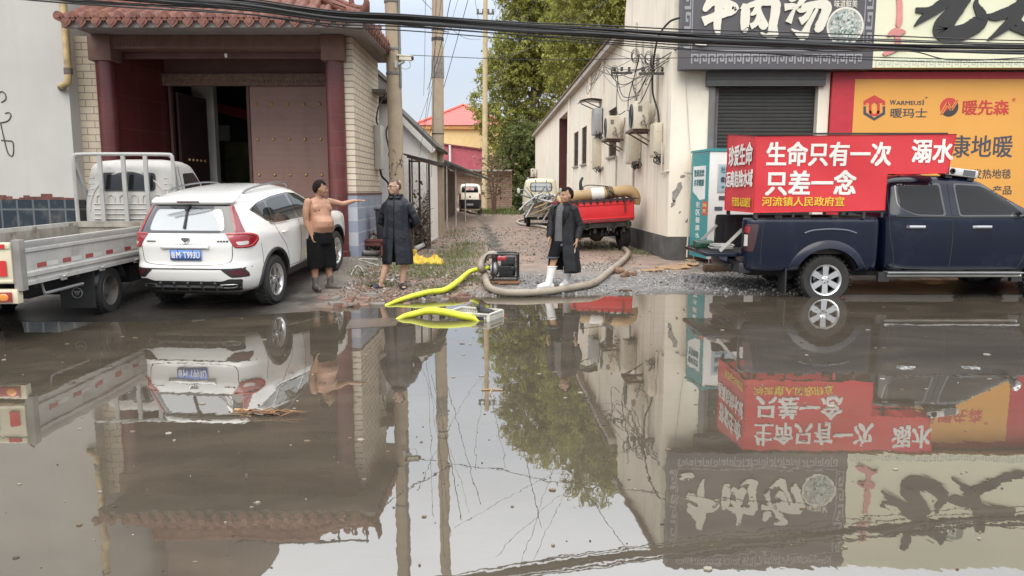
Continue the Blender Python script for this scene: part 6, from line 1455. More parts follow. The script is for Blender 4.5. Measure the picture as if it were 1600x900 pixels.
# ---- vehicles up the lane
def far_van():
    Y = 45.; p = at(734, 336, Y)
    t = thing('small_van', 'small cream van with black rear end parked far up the lane', 'van', (p.x+.0, Y+1.3, gz(p.x,Y)), rz=R(91))
    sh = Shell([(.22,-1.28,1.3,.62,8),(.35,-1.36,1.38,.68,8),(.6,-1.38,1.4,.70,8),(.95,-1.36,1.38,.70,8),(1.15,-1.33,1.1,.69,8),(1.55,-1.27,.75,.64,7),(1.72,-1.2,.6,.57,6),(1.79,-1.05,.45,.45,5),(1.81,-.8,.2,.2,3)])
    cpnt = mat('cream van paint', (.84,.80,.68), .3, coat=.8); mb = MB(); sh.mesh(mb, 30, 80); b = mb.build('body', [cpnt, under], t)
    rf = lambda o_: (lambda a, q, d: sh.rear(a, q, o_+d))
    mb = MB(); patch(mb, rnd_poly([(-.66,.30),(.66,.30),(.68,.86),(-.68,.86)], .05), rf(.012), .08, 0, .03); mb.build('rear_panel', blk_pl, b)
    mb = MB(); patch(mb, rnd_poly([(-.52,1.28),(.52,1.28),(.46,1.66),(-.46,1.66)], .07), rf(.01), .06); rw = mb.build('rear_window', dark_glass, b)
    mb = MB(); patch(mb, [(-.25,1.42),(.25,1.42),(.25,1.58),(-.25,1.58)], rf(.016), .1); mb.build('paper_label', mat('pink paper', (.6,.35,.33), .7), rw)
    for s_ in (-1,1):
        mb = MB(); patch(mb, rnd_poly([(s_*.55,.88),(s_*.66,.88),(s_*.64,1.22),(s_*.55,1.22)], .02), rf(.015), .05); mb.build('tail_lamp', red_lens, b)
        mb = MB(); patch(mb, rnd_poly([(-1.0,1.22),(.75,1.2),(.6,1.58),(-1.0,1.6)], .06), lambda a, q, d: sh.side(a, q, s_, .006+d), .08); mb.build('side_window', dark_glass, b)
        for x in (-.85,.9): wheel(t, x, s_*.58, .25, .255, .16, s_, 'steel', rim_r=.17)
        mb = MB(); mb.ell(sh.side(.85,1.2,s_,.1), (.05,.09,.08), 10, 8); mb.build('wing_mirror', blk_pl, b)
    mb = MB(); patch(mb, [(-.2,.5),(.2,.5),(.2,.62),(-.2,.62)], rf(.028), .1); mb.build('number_plate', mat('pale plate', (.4,.42,.45), .5), b)
    mb = MB(); mb.ell(sh.rear(0,1.02,.01), (.02,.07,.05), 10, 8); mb.build('badge', blk_pl, b)
far_van()
def cream_truck():
    Y = 29.6; p = at(850, 350, Y)
    t = thing('cream_truck', 'old cream pickup truck heaped with loose metal pipes by the cream wall', 'truck', (p.x, Y, gz(p.x,Y)), rz=R(91))
    cp_ = mat('old cream paint', (.62,.57,.42), .45, var=.1, dirt=.35, dcol=(.3,.22,.12)); hw = .76
    mb = MB(); mb.bx(0,2.1,-hw,hw,.55,.60); mb.bx(-.03,.01,-hw,hw,.42,.86); mb.bx(0,2.1,-hw,-hw+.03,.55,.88); mb.bx(0,2.1,hw-.03,hw,.55,.88); mb.build('cargo_bed', mat('dull bed paint', (.30,.28,.25), .6, var=.2, dirt=.5), t)
    cab = Shell([(.45,2.2,3.9,.68,7),(.6,2.15,3.98,.73,7),(1.15,2.13,3.95,.745,7),(1.3,2.14,3.8,.735,7),(1.8,2.2,3.3,.66,6),(1.92,2.26,3.2,.60,5),(1.97,2.4,3.0,.45,4)])
    mb = MB(); cab.mesh(mb, 30, 80); cb = mb.build('cab', [cp_, under], t); rf = lambda o_: (lambda a, q, d: cab.rear(a, q, o_+d))
    mb = MB(); patch(mb, rnd_poly([(-.46,1.42),(.46,1.42),(.46,1.80),(-.46,1.80)], .09), rf(.008), .06); mb.build('window_seal', blk_pl, cb)
    mb = MB(); patch(mb, rnd_poly([(-.42,1.46),(.42,1.46),(.42,1.77),(-.42,1.77)], .07), rf(.014), .06)
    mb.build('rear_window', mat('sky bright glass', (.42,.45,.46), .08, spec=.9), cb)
    mb = MB()
    for y in (-.22,.24): mb.tube([cab.rear(y,1.40,.03),cab.rear(y,1.92,.03)], .016, 6)
    mb.tube([cab.rear(-.5,1.62,.03),cab.rear(.5,1.62,.03)], .012, 6); mb.build('window_guard', black_mtl, cb)
    mb = MB()
    for k in range(9): mb.tube(smooth_path([cab.rear(-.52+.13*k,1.16,.004),cab.rear(-.52+.13*k,1.28,.01),cab.rear(-.47+.13*k,1.30,.01),cab.rear(-.44+.13*k,1.28,.01),cab.rear(-.44+.13*k,1.16,.004)],3), .012, 5)
    mb.build('pressed_rib', cp_, cb)
    for s_ in (-1,1):
        mb = MB(); mb.bar(cab.side(3.3,1.5,s_,0), cab.side(3.4,1.5,s_,.2), .02, .02); mb.ell(cab.side(3.4,1.45,s_,.22), (.03,.07,.13), 10, 8); mb.build('wing_mirror', mat('pale mirror shell', (.5,.5,.48)), cb)
        for x in (.75,3.2): wheel(t, x, s_*.60, .27, .275, .17, s_, 'steel', rim_r=.18)
    mb = MB(); mb.bx(0,3.6,-.5,.5,.3,.52); mb.build('chassis', under, t)
    r_ = random.Random(31); pm = [mat('galvanised pipe', (.36,.36,.36), .4, .5, var=.25, vs=4), mat('grey white pipe', (.5,.5,.48), .5), mat('dark pipe', (.10,.10,.10), .5), mat('bamboo tan', (.32,.22,.11), .7)]
    root = t.location
    for k in range(84):
        a0 = r_.uniform(-.9,.72); x0 = r_.uniform(-.45,.9); z0_ = .62+r_.uniform(0,.66)*(1-abs(a0)*.25); L_ = r_.uniform(.45,1.15); el = r_.gauss(.55,.38)
        d_ = Vector((r_.uniform(-.2,.5), -math.cos(el)*r_.choice([1,1,1,1,-1]), math.sin(el))).normalized()*L_/2; c_ = Vector((x0, a0*.8, z0_))
        mb = MB(); mb.tube([-d_, d_*.2+Vector((0,0,r_.uniform(-.09,.09))), d_], r_.choice([.022,.028,.035,.045]), 7)
        o = mb.build('metal_pipe', r_.choice([pm[0],pm[0],pm[1],pm[2],pm[0],pm[3]]), None, 60)
        o.location = root + Matrix.Rotation(R(91),3,'Z') @ c_; o.rotation_euler = (0,0,R(91)); tag(o, 'loose metal pipe in the tangled heap on the cream truck bed', 'pipe', 'pipes heaped on the cream truck')
cream_truck()
def trike():
    base = Vector((2.10,18.25,gz(2.10,18.25)-.01))
    t = thing('cargo_trike', 'red three wheeled cargo truck seen from behind with muddy black chassis', 'cargo trike', base+Vector((0,0,.035)), rot=(R(-3.2),0,R(95)))
    redp_ = mat('bright red trike paint', (.62,.022,.03), .4, var=.08, dirt=.12, dcol=(.25,.06,.04)); hw = .80
    mb = MB(); mb.bx(-.62,-.58,-hw,hw,.74,1.15); mb.bx(-.635,-.62,-hw+.02,hw-.02,1.08,1.13); mb.bx(-.635,-.62,-hw+.02,hw-.02,.75,.79); tg = mb.build('tailgate', redp_, t, bevel=.008)
    mb = MB(); mb.bx(-.65,-.62,-hw+.18,-hw+.22,.88,1.22); mb.bx(-.65,-.62,hw-.22,hw-.18,.88,1.22); mb.build('hinge_bar', mat('dark red bar', (.16,.02,.02), .5), tg)
    mb = MB()
    for s_ in (-1,1): mb.bx(-.58,1.7,s_*hw-.02,s_*hw+.02,.72,1.18)
    mb.bx(1.68,1.72,-hw,hw,.72,1.2); mb.bx(-.58,1.7,-hw,hw,.68,.72); mb.build('cargo_bed', mat('dull red bed paint', (.30,.03,.03), .6, var=.2, dirt=.4), t)
    mb = MB(); mb.bx(-.66,-.57,-hw-.05,hw+.22,1.185,1.225)
    for k in range(10): mb.bx(-.67,-.6,-hw+.05+k*.16,-hw+.09+k*.16,1.13,1.25)
    mb.build('top_rail', black_mtl, t)
    mud = mat('muddy black steel', (.03,.027,.024), .8, var=.4, vs=6, dirt=.6, dcol=(.10,.08,.06))
    mb = MB(); mb.bx(-.55,2.6,-.38,-.28,.52,.68); mb.bx(-.55,2.6,.28,.38,.52,.68); mb.tube([(0,-.7,.36),(0,.7,.36)], .07, 10); mb.ell((0,0,.36), (.17,.19,.17), 14, 10); mb.bx(-.55,-.45,-.75,.75,.55,.66)
    for y in (-.6,-.35,.1,.45,.62): mb.bx(-.5,-.42,y,y+.06,.42,.6)
    mb.bx(.6,1.3,-.4,.4,.3,.55); mb.bx(-.60,-.5,-.70,-.62,.5,.7); mb.bx(-.60,-.5,.62,.70,.5,.7); mb.build('chassis', mud, t)
    mb = MB(); r_ = random.Random(2)
    for k in range(20):
        y = r_.uniform(-.65,.65); mb.tube([(-.5+r_.uniform(0,.3),y,.56),(-.5,y+.03,.45-r_.uniform(0,.12))], .012, 4)
    mb.build('hanging_strap', mud, t)
    for s_ in (-1,1): wheel(t, 0, s_*.66, .36, .37, .24, s_, 'steel', rim_r=.19)
    wheel(t, 2.9, 0, .33, .33, .16, 1, 'steel', rim_r=.19)
    mb = MB(); mb.bx(2.1,2.9,-.5,.5,.55,1.1); mb.box((2.25,0,1.22),(.3,1.0,.3)); mb.build('cab_cowl', mat('sea green cowl', (.05,.17,.14), .4, var=.15, dirt=.2), t, bevel=.08)
    mb = MB(); mb.tube([(2.8,0,.4),(2.75,0,1.25)], .06, 8); mb.tube([(2.7,-.4,1.3),(2.75,0,1.25),(2.7,.4,1.3)], .02, 8); mb.build('steering', black_mtl, t)
    mb = MB(); mb.tube(smooth_path([(2.0,-.05,.9),(2.0,-.05,1.35),(2.0,-.02,1.62),(2.02,-.09,1.78)],5), [.075]*6+[.07,.06,.05,.045,.04,.04,.038,.036,.034,.03], 10); mb.build('exhaust_stack', black_mtl, t)
    # the big tan hose across its bed
    hs = thing('tan_duct_hose', 'thick tan suction hose laid across the red trike bed with white wrap', 'hose', base + Vector((0,-.38,1.25)), rot=(0,R(-3.5),R(5)))
    mb = MB()
    P = [(-.95,.12,-.02),(-.6,.06,.10),(0,.0,.13),(.45,-.02,.16),(.66,-.03,.165),(.80,-.02,.11),(.86,0,-.02),(.84,.02,-.15)]
    mb.tube(smooth_path(P,8), .143, 18); mb.build('hose', mat('tan hose rubber', (.40,.27,.13), .55, var=.12, dirt=.2, dcol=(.25,.17,.09)), hs, 60)
    mb = MB(); mb.tube([(-.20,.015,.12),(-.1,.01,.125),(.0,.0,.13),(.10,.0,.135)], [.152,.158,.155,.151], 16); mb.build('white_wrap', mat('crumpled white sheet', (.68,.66,.62), .7, bump=.8, bs=14), hs)
    mb = MB(); r_ = random.Random(6)
    for k in range(5): mb.tube([(.16+.035*k+.02*math.sin(g), .0+.168*math.cos(g*.42), .14+.168*math.sin(g*.42)) for g in range(16)], .009, 5)
    mb.tube(smooth_path([(.2,-.1,.30),(-.3,-.1,.36),(-.45,-.05,.25)],6), .012, 5); mb.tube(smooth_path([(.2,-.15,.2),(.5,-.2,.02),(.9,-.2,-.02)],6), .012, 5); mb.build('rope', black_mtl, hs)
trike()
# ---------------------------------------------------------------- people
V3 = Vector
def limb(mb, pts, rad, n=12, k=5):
    """one tapering limb through its joints, rounded at both ends"""
    P = [V3(p) for p in pts]; Q = smooth_path([(*p,) for p in P], k); m = len(Q); rr = []
    for i in range(m):
        f = i/(m-1)*(len(rad)-1); a = int(min(f, len(rad)-2)); rr.append(lerp(rad[a], rad[a+1], f-a))
    mb.tube(Q, rr, n); mb.ell(Q[0], (rr[0],)*3, n, 8); mb.ell(Q[-1], (rr[-1],)*3, n, 8)
def loft(mb, rings, n=28, cap=True, gap=None, wob=0., seed=0):
    """rings: (cx, cy, z, half width, half depth, yaw[, fold]) -> closed skin, or one open at the front when gap is given"""
    r_ = random.Random(seed); ph = [r_.uniform(0, 6.28) for _ in range(6)]; V = []; k = len(rings); open_ = gap is not None
    cols = n + (1 if open_ else 0)
    for i, rg in enumerate(rings):
        cx, cy, z, a, b, yaw = rg[:6]; fold = (rg[6] if len(rg) > 6 else 0)
        g0 = (gap[i] if open_ else 0)
        for j in range(cols):
            t = j/n; g = -math.pi/2 + g0 + (2*math.pi-2*g0)*t      # starts at the front (-y of the body frame)
            q = 1 + 1.7*fold*(.55*math.sin(7*g+ph[0]+.5*math.sin(z*3)) + .35*math.sin(12*g+ph[1]+z*2) + .25*math.sin(4*g+ph[2]-z*3)) + wob*math.sin(z*31+3*g+ph[3])*math.sin(2*g+ph[4])
            e_ = 2.3; c, s_ = math.cos(g), math.sin(g); rr = (abs(c)**e_+abs(s_)**e_)**(-1/e_)
            x, y = a*c*rr*q, b*s_*rr*q
            V.append((cx + x*math.cos(yaw)-y*math.sin(yaw), cy + x*math.sin(yaw)+y*math.cos(yaw), z))
    F = []
    for i in range(k-1):
        for j in range(n):
            q = j+1 if open_ else (j+1) % n
            F.append((i*cols+j, i*cols+q, (i+1)*cols+q, (i+1)*cols+j))
    if cap and not open_: F += [tuple(range(n))[::-1], tuple((k-1)*n+j for j in range(n))]
    mb.add(V, F)
def hand(mb, w, d, nrm, curl, thumb=1, s=1.0, spread=.10):
    """wrist, direction of the fingers, palm normal; thumb = side sign"""
    w = V3(w); d = V3(d).normalized(); nrm = V3(nrm); nrm = (nrm-d*nrm.dot(d)).normalized(); side = d.cross(nrm)*thumb
    for q in (-.024,-.008,.008,.024): limb(mb, [w+side*q*.6*s, w+d*.045*s+side*q*s, w+d*.088*s+side*q*1.1*s], [.0145*s,.0145*s,.0115*s], 8, 3)
    for q, L_, c in ((.026,.070,curl[0]),(.009,.080,curl[1]),(-.009,.074,curl[2]),(-.026,.058,curl[3])):
        p = w + d*.086*s + side*q*1.05*s; dd = (d + side*q*spread*40*.1).normalized(); P = [p]; a = 0
        for seg, fr in enumerate((.45,.32,.23)):
            a += c*(.5 if seg == 0 else 1)*.75; P.append(P[-1] + (dd*math.cos(a)+nrm*math.sin(a))*L_*fr*s)
        limb(mb, P, [.0093*s,.0088*s,.0082*s,.0068*s], 8, 3)
    t0 = w + d*.028*s + side*.022*s; t1 = t0 + (d*.55+side*.75+nrm*.35).normalized()*.036*s; t2 = t1 + (d*.85+side*.25+nrm*.5).normalized()*.030*s; t3 = t2 + (d*.9+nrm*.45).normalized()*.022*s
    limb(mb, [t0,t1,t2,t3], [.0125*s,.0105*s,.0095*s,.0075*s], 8, 3)
def head_frame(c, f, tilt=0):
    f = V3(f).normalized(); u = V3((0,0,1)); r = f.cross(u).normalized(); u = r.cross(f).normalized()
    return lambda a, b, q: V3(c) + r*a + f*b + u*q, Matrix((r, f, u)).transposed()
def head(mb, c, f, s=1.0, full=1.0):
    P, M = head_frame(c, f)
    e = lambda a, b, q, x, y, z: mb.ell(P(a*s,b*s,q*s), (x*s,y*s,z*s), 18, 12, rot=M)
    e(0,-.012,.035,.076,.094,.086); e(0,.012,-.01,.067*full,.080,.105); e(0,.038,-.075,.046*full,.048,.038); e(0,.052,-.092,.026,.022,.020)
    e(.036,.052,-.030,.026*full,.028,.034); e(-.036,.052,-.030,.026*full,.028,.034); e(0,.082,.022,.055,.014,.014)
    limb(mb, [P(0,.086*s,.012*s), P(0,.103*s,-.020*s), P(0,.108*s,-.028*s)], [.010*s,.013*s,.014*s], 8, 3)
    e(.012,.095,-.031,.010,.010,.008); e(-.012,.095,-.031,.010,.010,.008)
    for q in (-1,1): e(q*.077,-.004,-.008,.010,.024,.033); e(q*.083,-.012,.004,.008,.018,.020)
    e(0,.086,-.058,.024,.012,.008); e(0,.084,-.069,.021,.012,.009)
def face_bits(root, c, f, s, body, glasses=False, brow=.9):
    P, M = head_frame(c, f)
    mb = MB()
    for q in (-1,1): mb.ell(P(q*.031*s,.079*s,.004*s), (.013*s,.006*s,.0065*s), 10, 6, rot=M)
    mb.build('eye', mat('eye white', (.45,.43,.40), .3), body)
    mb = MB()
    for q in (-1,1): mb.ell(P(q*.031*s,.084*s,.004*s), (.0065*s,.003*s,.0062*s), 8, 6, rot=M)
    mb.build('pupil', mat('dark iris', (.015,.01,.008), .2), body)
    mb = MB()
    for q in (-1,1): mb.tube([P(q*.014*s,.091*s,.024*s), P(q*.034*s,.087*s,.030*s), P(q*.052*s,.074*s,.023*s)], [.0025*s,.0036*s,.002*s], 6)
    mb.build('eyebrow', blackhair, body)
    mb = MB(); mb.tube([P(-.023*s,.091*s,-.063*s), P(0,.0985*s,-.0625*s), P(.023*s,.091*s,-.063*s)], [.002*s,.0038*s,.002*s], 6); mb.build('lip', mat('lip', (.22,.07,.055), .5), body)
    if glasses:
        mb = MB()
        for q in (-1,1):
            mb.tube([P(q*.034*s+.027*s*math.cos(g*.4488), .100*s-abs(math.cos(g*.4488))*.004*s, .004*s+.019*s*math.sin(g*.4488)) for g in range(15)], .0032*s, 5)
            mb.tube([P(q*.061*s,.096*s,.010*s), P(q*.080*s,.03*s,.012*s), P(q*.082*s,-.012*s,.008*s)], .0030*s, 5)
        mb.tube([P(-.008*s,.102*s,.008*s), P(0,.106*s,.010*s), P(.008*s,.102*s,.008*s)], .003*s, 5)
        mb.build('glasses', mat('dark spectacle frame', (.02,.015,.012), .3), body)
def hair_cap(c, f, s, body, m, thick=.010, brow_z=.058, nape=-.045, ragged=.006, seed=0):
    """hair over the skull: low at the nape, high at the forehead"""
    P, M = head_frame(c, f); mb = MB(); r_ = random.Random(seed); nu, nv = 36, 12
    off = [r_.uniform(-ragged, ragged) for _ in range(nu)]
    def fn(u, v):
        g = 2*math.pi*u; front = math.cos(g)                     # 1 = forehead
        low = lerp(nape, brow_z, sst(front, -.25, .55)); low += .045*sst(abs(math.sin(g)), .80, .95)*(1 if front > -.5 else 0) + off[int(u*nu) % nu]
        t0 = math.acos(max(-.95, min(.95, (low-.022)/.105))); t = t0*(1-v)
        n1 = 1+.03*math.sin(9*g)*math.sin(7*t)
        return P((.081+thick)*s*math.sin(t)*math.sin(g)*n1, (-.004+(.094+thick)*math.sin(t)*math.cos(g)*n1)*s, (.022+(.104+thick)*math.cos(t))*s)
    mb.grid(fn, nu, nv); return mb.build('hair', m, body, 60, thick=.008*s)
def skinm(name, c):
    m = mat(name, c, .5, var=.2, vs=4.5, spec=.4, bump=.15, bs=90); b = m.node_tree.nodes['Principled BSDF']
    b.inputs['Subsurface Weight'].default_value = .12; b.inputs['Subsurface Radius'].default_value = (.012,.005,.003); return m
blackhair = mat('black hair', (.010,.008,.007), .8, var=.3, vs=20, spec=.15)
# ---- A: bare chested man pointing
def man_pointing():
    p = V3((at(508, 453, 11.1).x, 11.1, gz(at(508,453,11.1).x, 11.1)))
    t = thing('person', 'shirtless man in black shorts pointing with outstretched arm beside the white car', 'person', p)
    sk = skinm('tanned skin', (.41,.225,.145)); mb = MB(); yaw = math.atan2(.75, .67)     # body frame: front = -y turned to the right and towards us
    fz_ = lambda a, b: (a*math.cos(yaw)-b*math.sin(yaw), a*math.sin(yaw)+b*math.cos(yaw))
    def B(a, b, z): x, y = fz_(a, b); return V3((x-.045, y, z))
    rings = []
    for z, a, b, off in ((.80,.165,.125,0),(.88,.175,.150,-.020),(.96,.180,.172,-.045),(1.04,.174,.166,-.045),(1.12,.168,.130,-.015),(1.20,.182,.120,0),(1.27,.190,.112,.008),(1.325,.175,.095,.015),(1.365,.115,.075,.02),(1.39,.07,.062,.02)):
        c = B(0, off, z); rings.append((c.x, c.y, z, a, b, yaw))
    loft(mb, rings, 32)
    for q in (-1,1): mb.ell(B(q*.085,-.088,1.225), (.085,.026,.060), 14, 10, rot=Matrix.Rotation(yaw,3,'Z'))
    limb(mb, [B(0,.01,1.34), B(0,-.005,1.40), B(0,-.015,1.46)], [.062,.056,.055]); hc = B(0,-.03,1.515); hf = (.96,.28,-.02)
    head(mb, hc, hf, 1.02, 1.08)
    # near arm (his right) hangs; far arm reaches out
    sR, eR, wR = B(-.19,0,1.32), V3((-.205,-.16,1.05)), V3((-.13,-.17,.845)); limb(mb, [sR, sR.lerp(eR,.5)+V3((-.012,-.02,0)), eR], [.060,.052,.042]); limb(mb, [eR, eR.lerp(wR,.4), wR], [.043,.041,.028])
    hand(mb, wR, (.22,-.05,-1), (.9,.25,.1), (.7,.8,.9,1.0), -1)
    sL, eL, wL = B(.185,.01,1.325), V3((.245,.24,1.285)), V3((.405,.36,1.335)); limb(mb, [sL, sL.lerp(eL,.5), eL], [.058,.050,.041]); limb(mb, [eL, eL.lerp(wL,.4), wL], [.042,.039,.027])
    hand(mb, wL, (1,.25,.06), (0,.05,-1), (.08,.12,.18,.25), 1)
    # legs
    for hip, kn, an in ((B(-.085,0,.80), V3((-.115,-.07,.43)), V3((-.125,-.06,.09))), (B(.085,0,.80), V3((.045,.09,.43)), V3((.055,.11,.09)))):
        limb(mb, [hip, hip.lerp(kn,.5), kn], [.088,.078,.058]); limb(mb, [kn, kn.lerp(an,.35)+V3((-.012,.01,0)), an], [.056,.056,.036]); limb(mb, [an, an+V3((.0,.0,-.03))], [.034,.030])
    body = mb.build('body', sk, t); remesh(body, .0072, 9)
    face_bits(t, hc, hf, 1.02, body); hair_cap(hc, hf, 1.02, body, blackhair, .005, .064, -.045, .010, seed=1)
    mb = MB()
    for q in (-1,1): mb.ell(B(q*.095,-.140,1.205), (.011,.011,.011), 8, 6)
    mb.ell(B(0,-.218,.99), (.008,.008,.011), 8, 6); mb.build('nipple', mat('dark skin mark', (.14,.055,.04), .6), body)
    # shorts: seat and two legs in one garment
    sh = mat('black shorts cloth', (.006,.006,.007), .9, var=.3, vs=6, spec=.2, bump=.4, bs=10); mb = MB()
    c0 = B(0,-.01,.9)
    loft(mb, [(c0.x,c0.y,.70,.185,.155,yaw,.02),(c0.x,c0.y,.78,.186,.158,yaw,.02),(c0.x,c0.y,.85,.178,.154,yaw,.015),(c0.x,c0.y,.895,.172,.148,yaw,.01)], 30)
    for hip, kn, sd_ in ((B(-.085,0,.78), V3((-.115,-.07,.34)), 1), (B(.085,0,.78), V3((.045,.09,.34)), 2)):
        loft(mb, [(lerp(kn.x,hip.x,f),lerp(kn.y,hip.y,f),lerp(kn.z,hip.z,f),lerp(.110,.122,f),lerp(.114,.140,f),yaw,lerp(.06,.03,f)) for f in (0,.15,.3,.45,.6,.8,1.0)], 24, seed=sd_)
    o = mb.build('shorts', sh, body); remesh(o, .010, 14)
    mb = MB(); loft(mb, [(c0.x,c0.y,z,.1745,.1505,yaw,.01) for z in (.866,.875,.896)], 30, cap=False); mb.build('waistband', mat('dark waistband', (.016,.016,.018), .7), o, thick=.012)
    shoe = mat('wet grey shoe', (.105,.09,.08), .55, var=.3, vs=9, dirt=.4)
    for an, d_ in ((V3((-.125,-.06,.09)), V3((.55,-.8,0))), (V3((.055,.11,.09)), V3((.95,-.25,0)))):
        mb = MB(); d_.normalize(); limb(mb, [an+V3((0,0,.10)), an+V3((0,0,.02)), an-V3((0,0,.03))], [.047,.050,.050]); limb(mb, [an-d_*.045-V3((0,0,.048)), an+d_*.06-V3((0,0,.048)), an+d_*.155-V3((0,0,.058))], [.044,.047,.034])
        o = mb.build('shoe', shoe, body); remesh(o, .008, 4)
man_pointing()
# ---- B: man in a navy raincoat, hands behind his back
def man_raincoat():
    p = V3((at(622, 449, 11.4).x, 11.4, gz(at(622,449,11.4).x, 11.4)))
    t = thing('person', 'man in buttoned navy raincoat, glasses and sandals with hands behind his back', 'person', p)
    sk = skinm('pale tan skin', (.50,.31,.22)); mb = MB(); yaw = -.22
    def B(a, b, z): return V3((a*math.cos(yaw)-b*math.sin(yaw), a*math.sin(yaw)+b*math.cos(yaw), z))
    loft(mb, [(0,0,z,a,b,yaw) for z, a, b in ((.74,.15,.11),(.9,.155,.12),(1.05,.15,.115),(1.2,.165,.115),(1.33,.16,.10),(1.40,.11,.075),(1.43,.065,.06))], 28)
    hc = V3((-.012,-.03,1.56)); hf = (-.80,-.60,-.02); limb(mb, [V3((0,.0,1.38)), V3((-.004,-.01,1.45)), V3((-.008,-.02,1.50))], [.06,.056,.055]); head(mb, hc, hf, 1.04, 1.06)
    A_ = ((V3((-.085,.0,.78)), V3((-.145,-.05,.44)), V3((-.255,-.06,.085))), (V3((.085,.0,.78)), V3((.112,.0,.44)), V3((.062,.02,.085))))
    for hip, kn, an in A_:
        limb(mb, [hip, hip.lerp(kn,.5), kn], [.085,.075,.055]); limb(mb, [kn, kn.lerp(an,.35)+V3((0,.012,0)), an], [.053,.055,.034])
    feet = ((A_[0][2], V3((-.75,-.66,0))), (A_[1][2], V3((.30,-.95,0))))
    for an, d_ in feet:
        d_.normalize(); sd_ = V3((-d_.y, d_.x, 0)); limb(mb, [an-d_*.03-V3((0,0,.045)), an+d_*.05-V3((0,0,.035)), an+d_*.13-V3((0,0,.052))], [.034,.036,.026])
        for k, q in enumerate((-.028,-.012,.002,.016,.029)): limb(mb, [an+d_*.13+sd_*q-V3((0,0,.056)), an+d_*(.175-.006*abs(k-1))+sd_*q-V3((0,0,.060))], [.010,.008], 6, 2)
    hand(mb, B(.06,.20,.90), (-.8,.1,-.5), (0,1,.1), (.5,.5,.6,.6), 1); hand(mb, B(-.05,.215,.92), (.8,.1,-.5), (0,1,.1), (.6,.6,.6,.7), 1)
    body = mb.build('body', sk, t); remesh(body, .0072, 9)
    face_bits(t, hc, hf, 1.04, body, True); hair_cap(hc, hf, 1.04, body, mat('shaved stubble', (.10,.07,.055), .7, var=.15, vs=30), -.004, .075, -.04, .004, 2)
    nv = mat('navy raincoat cloth', (.0055,.007,.0135), .45, var=.25, vs=5, spec=.4, bump=.5, bs=4.5, bd=.05); mb = MB()
    rg = []; gaps = []
    for z, a, b, fo, gp in ((.385,.235,.185,.045,.16),(.45,.232,.183,.045,.13),(.55,.228,.180,.04,.09),(.68,.222,.172,.035,.05),(.80,.215,.165,.03,.025),(.95,.200,.155,.025,.012),(1.08,.196,.150,.022,.01),(1.2,.200,.146,.02,.01),(1.28,.200,.138,.014,.01),(1.335,.182,.122,.01,.01),(1.375,.145,.10,.006,.01),(1.405,.11,.09,.003,.01),(1.43,.095,.085,0,.02),(1.44,.075,.07,0,.08)):
        rg.append((B(0,.02,0).x, B(0,.02,0).y, z, a, b, yaw, fo)); gaps.append(gp)
    fine_r, fine_g = [], []
    for i in range(len(rg)-1):
        for k in range(3): f = k/3; fine_r.append(tuple(lerp(x, y, f) for x, y in zip(rg[i], rg[i+1]))); fine_g.append(lerp(gaps[i], gaps[i+1], f))
    fine_r.append(rg[-1]); fine_g.append(gaps[-1])
    loft(mb, fine_r, 72, gap=fine_g, wob=.016, seed=5); co = mb.build('raincoat', nv, body, 70, thick=.012)
    for s_ in (-1,1):
        mb = MB(); s0, e0, w0 = B(s_*.172,.02,1.275), B(s_*.285,.07,1.03), B(s_*.09,.215,.88)
        P = smooth_path([s0, s0.lerp(e0,.5)+B(s_*.015,0,0), e0, e0.lerp(w0,.5), w0], 6); rr = [(.070-.020*k/(len(P)-1))*(1+.07*math.sin(k*1.7)*(1 if 4 < k < 20 else .3)) for k in range(len(P))]
        mb.tube(P, rr, 16); mb.ell(s0, (.072,.072,.066), 14, 10); mb.build('sleeve', nv, co, 70)
    mb = MB(); hf_ = V3((0,0,0))
    for s_ in (-1,1): mb.add([B(s_*.012,-.115,1.395), B(s_*.10,-.095,1.38), B(s_*.115,-.02,1.425), B(s_*.075,.03,1.46), B(s_*.06,-.055,1.45), B(s_*.02,-.10,1.43)], [(0,1,2,3,4,5)])
    mb.tube([B(.085*math.sin(g*.42),.085*math.cos(g*.42)-.005,1.435) for g in range(-6,7)], .022, 8); mb.build('collar', nv, co, 70, thick=.012)
    mb = MB()
    for z in (1.30,1.12,.95,.80): mb.lathe([(.001,.004),(.009,.004),(.010,0)], B(.018,-.150+.02,z)+B(0,-.008,0), 'y', 10)
    mb.build('button', blk_pl, co)
    mb = MB(); mb.bar(B(.075,-.128,1.185), B(.155,-.098,1.195), .012, .012); mb.bar(B(.09,-.15,.80),B(.19,-.10,.78),.012,.014); mb.bar(B(-.19,-.10,.78),B(-.09,-.15,.80),.012,.014); mb.build('pocket_flap', nv, co)
    mb = MB()
    for hip, kn, an in A_: loft(mb, [(lerp(hip.x,kn.x,f),lerp(hip.y,kn.y,f),lerp(.80,.43,f),lerp(.10,.085,f),lerp(.115,.09,f),yaw,.03) for f in (0,.3,.6,.8,1)], 20)
    mb.build('shorts', mat('black shorts cloth', (.010,.010,.012)), body, 60)
    sm = mat('navy rubber sandal', (.012,.015,.030), .35, coat=.3)
    for an, d_ in feet:
        mb = MB(); sd_ = V3((-d_.y, d_.x, 0)); c_ = an+d_*.055
        mb.prism([(-.13*0-.10+0,.0)] and [(math.cos(g*.2618)*.135, math.sin(g*.2618)*.050*(1+.15*math.cos(g*.2618))) for g in range(24)], lambda a, b, d: V3((c_.x,c_.y,0)) + d_*a + sd_*b + V3((0,0,d)), .0, .026)
        s2 = mb.build('sandal', sm, body, bevel=.004)
        mb = MB(); mb.grid(lambda u, v: V3((c_.x,c_.y,.026)) + d_*lerp(.01,.105,v) + sd_*(.056*math.cos(math.pi*u)) + V3((0,0,(.062-.02*v)*math.sin(math.pi*u))), 14, 5); mb.build('strap', sm, s2, thick=.010)
man_raincoat()
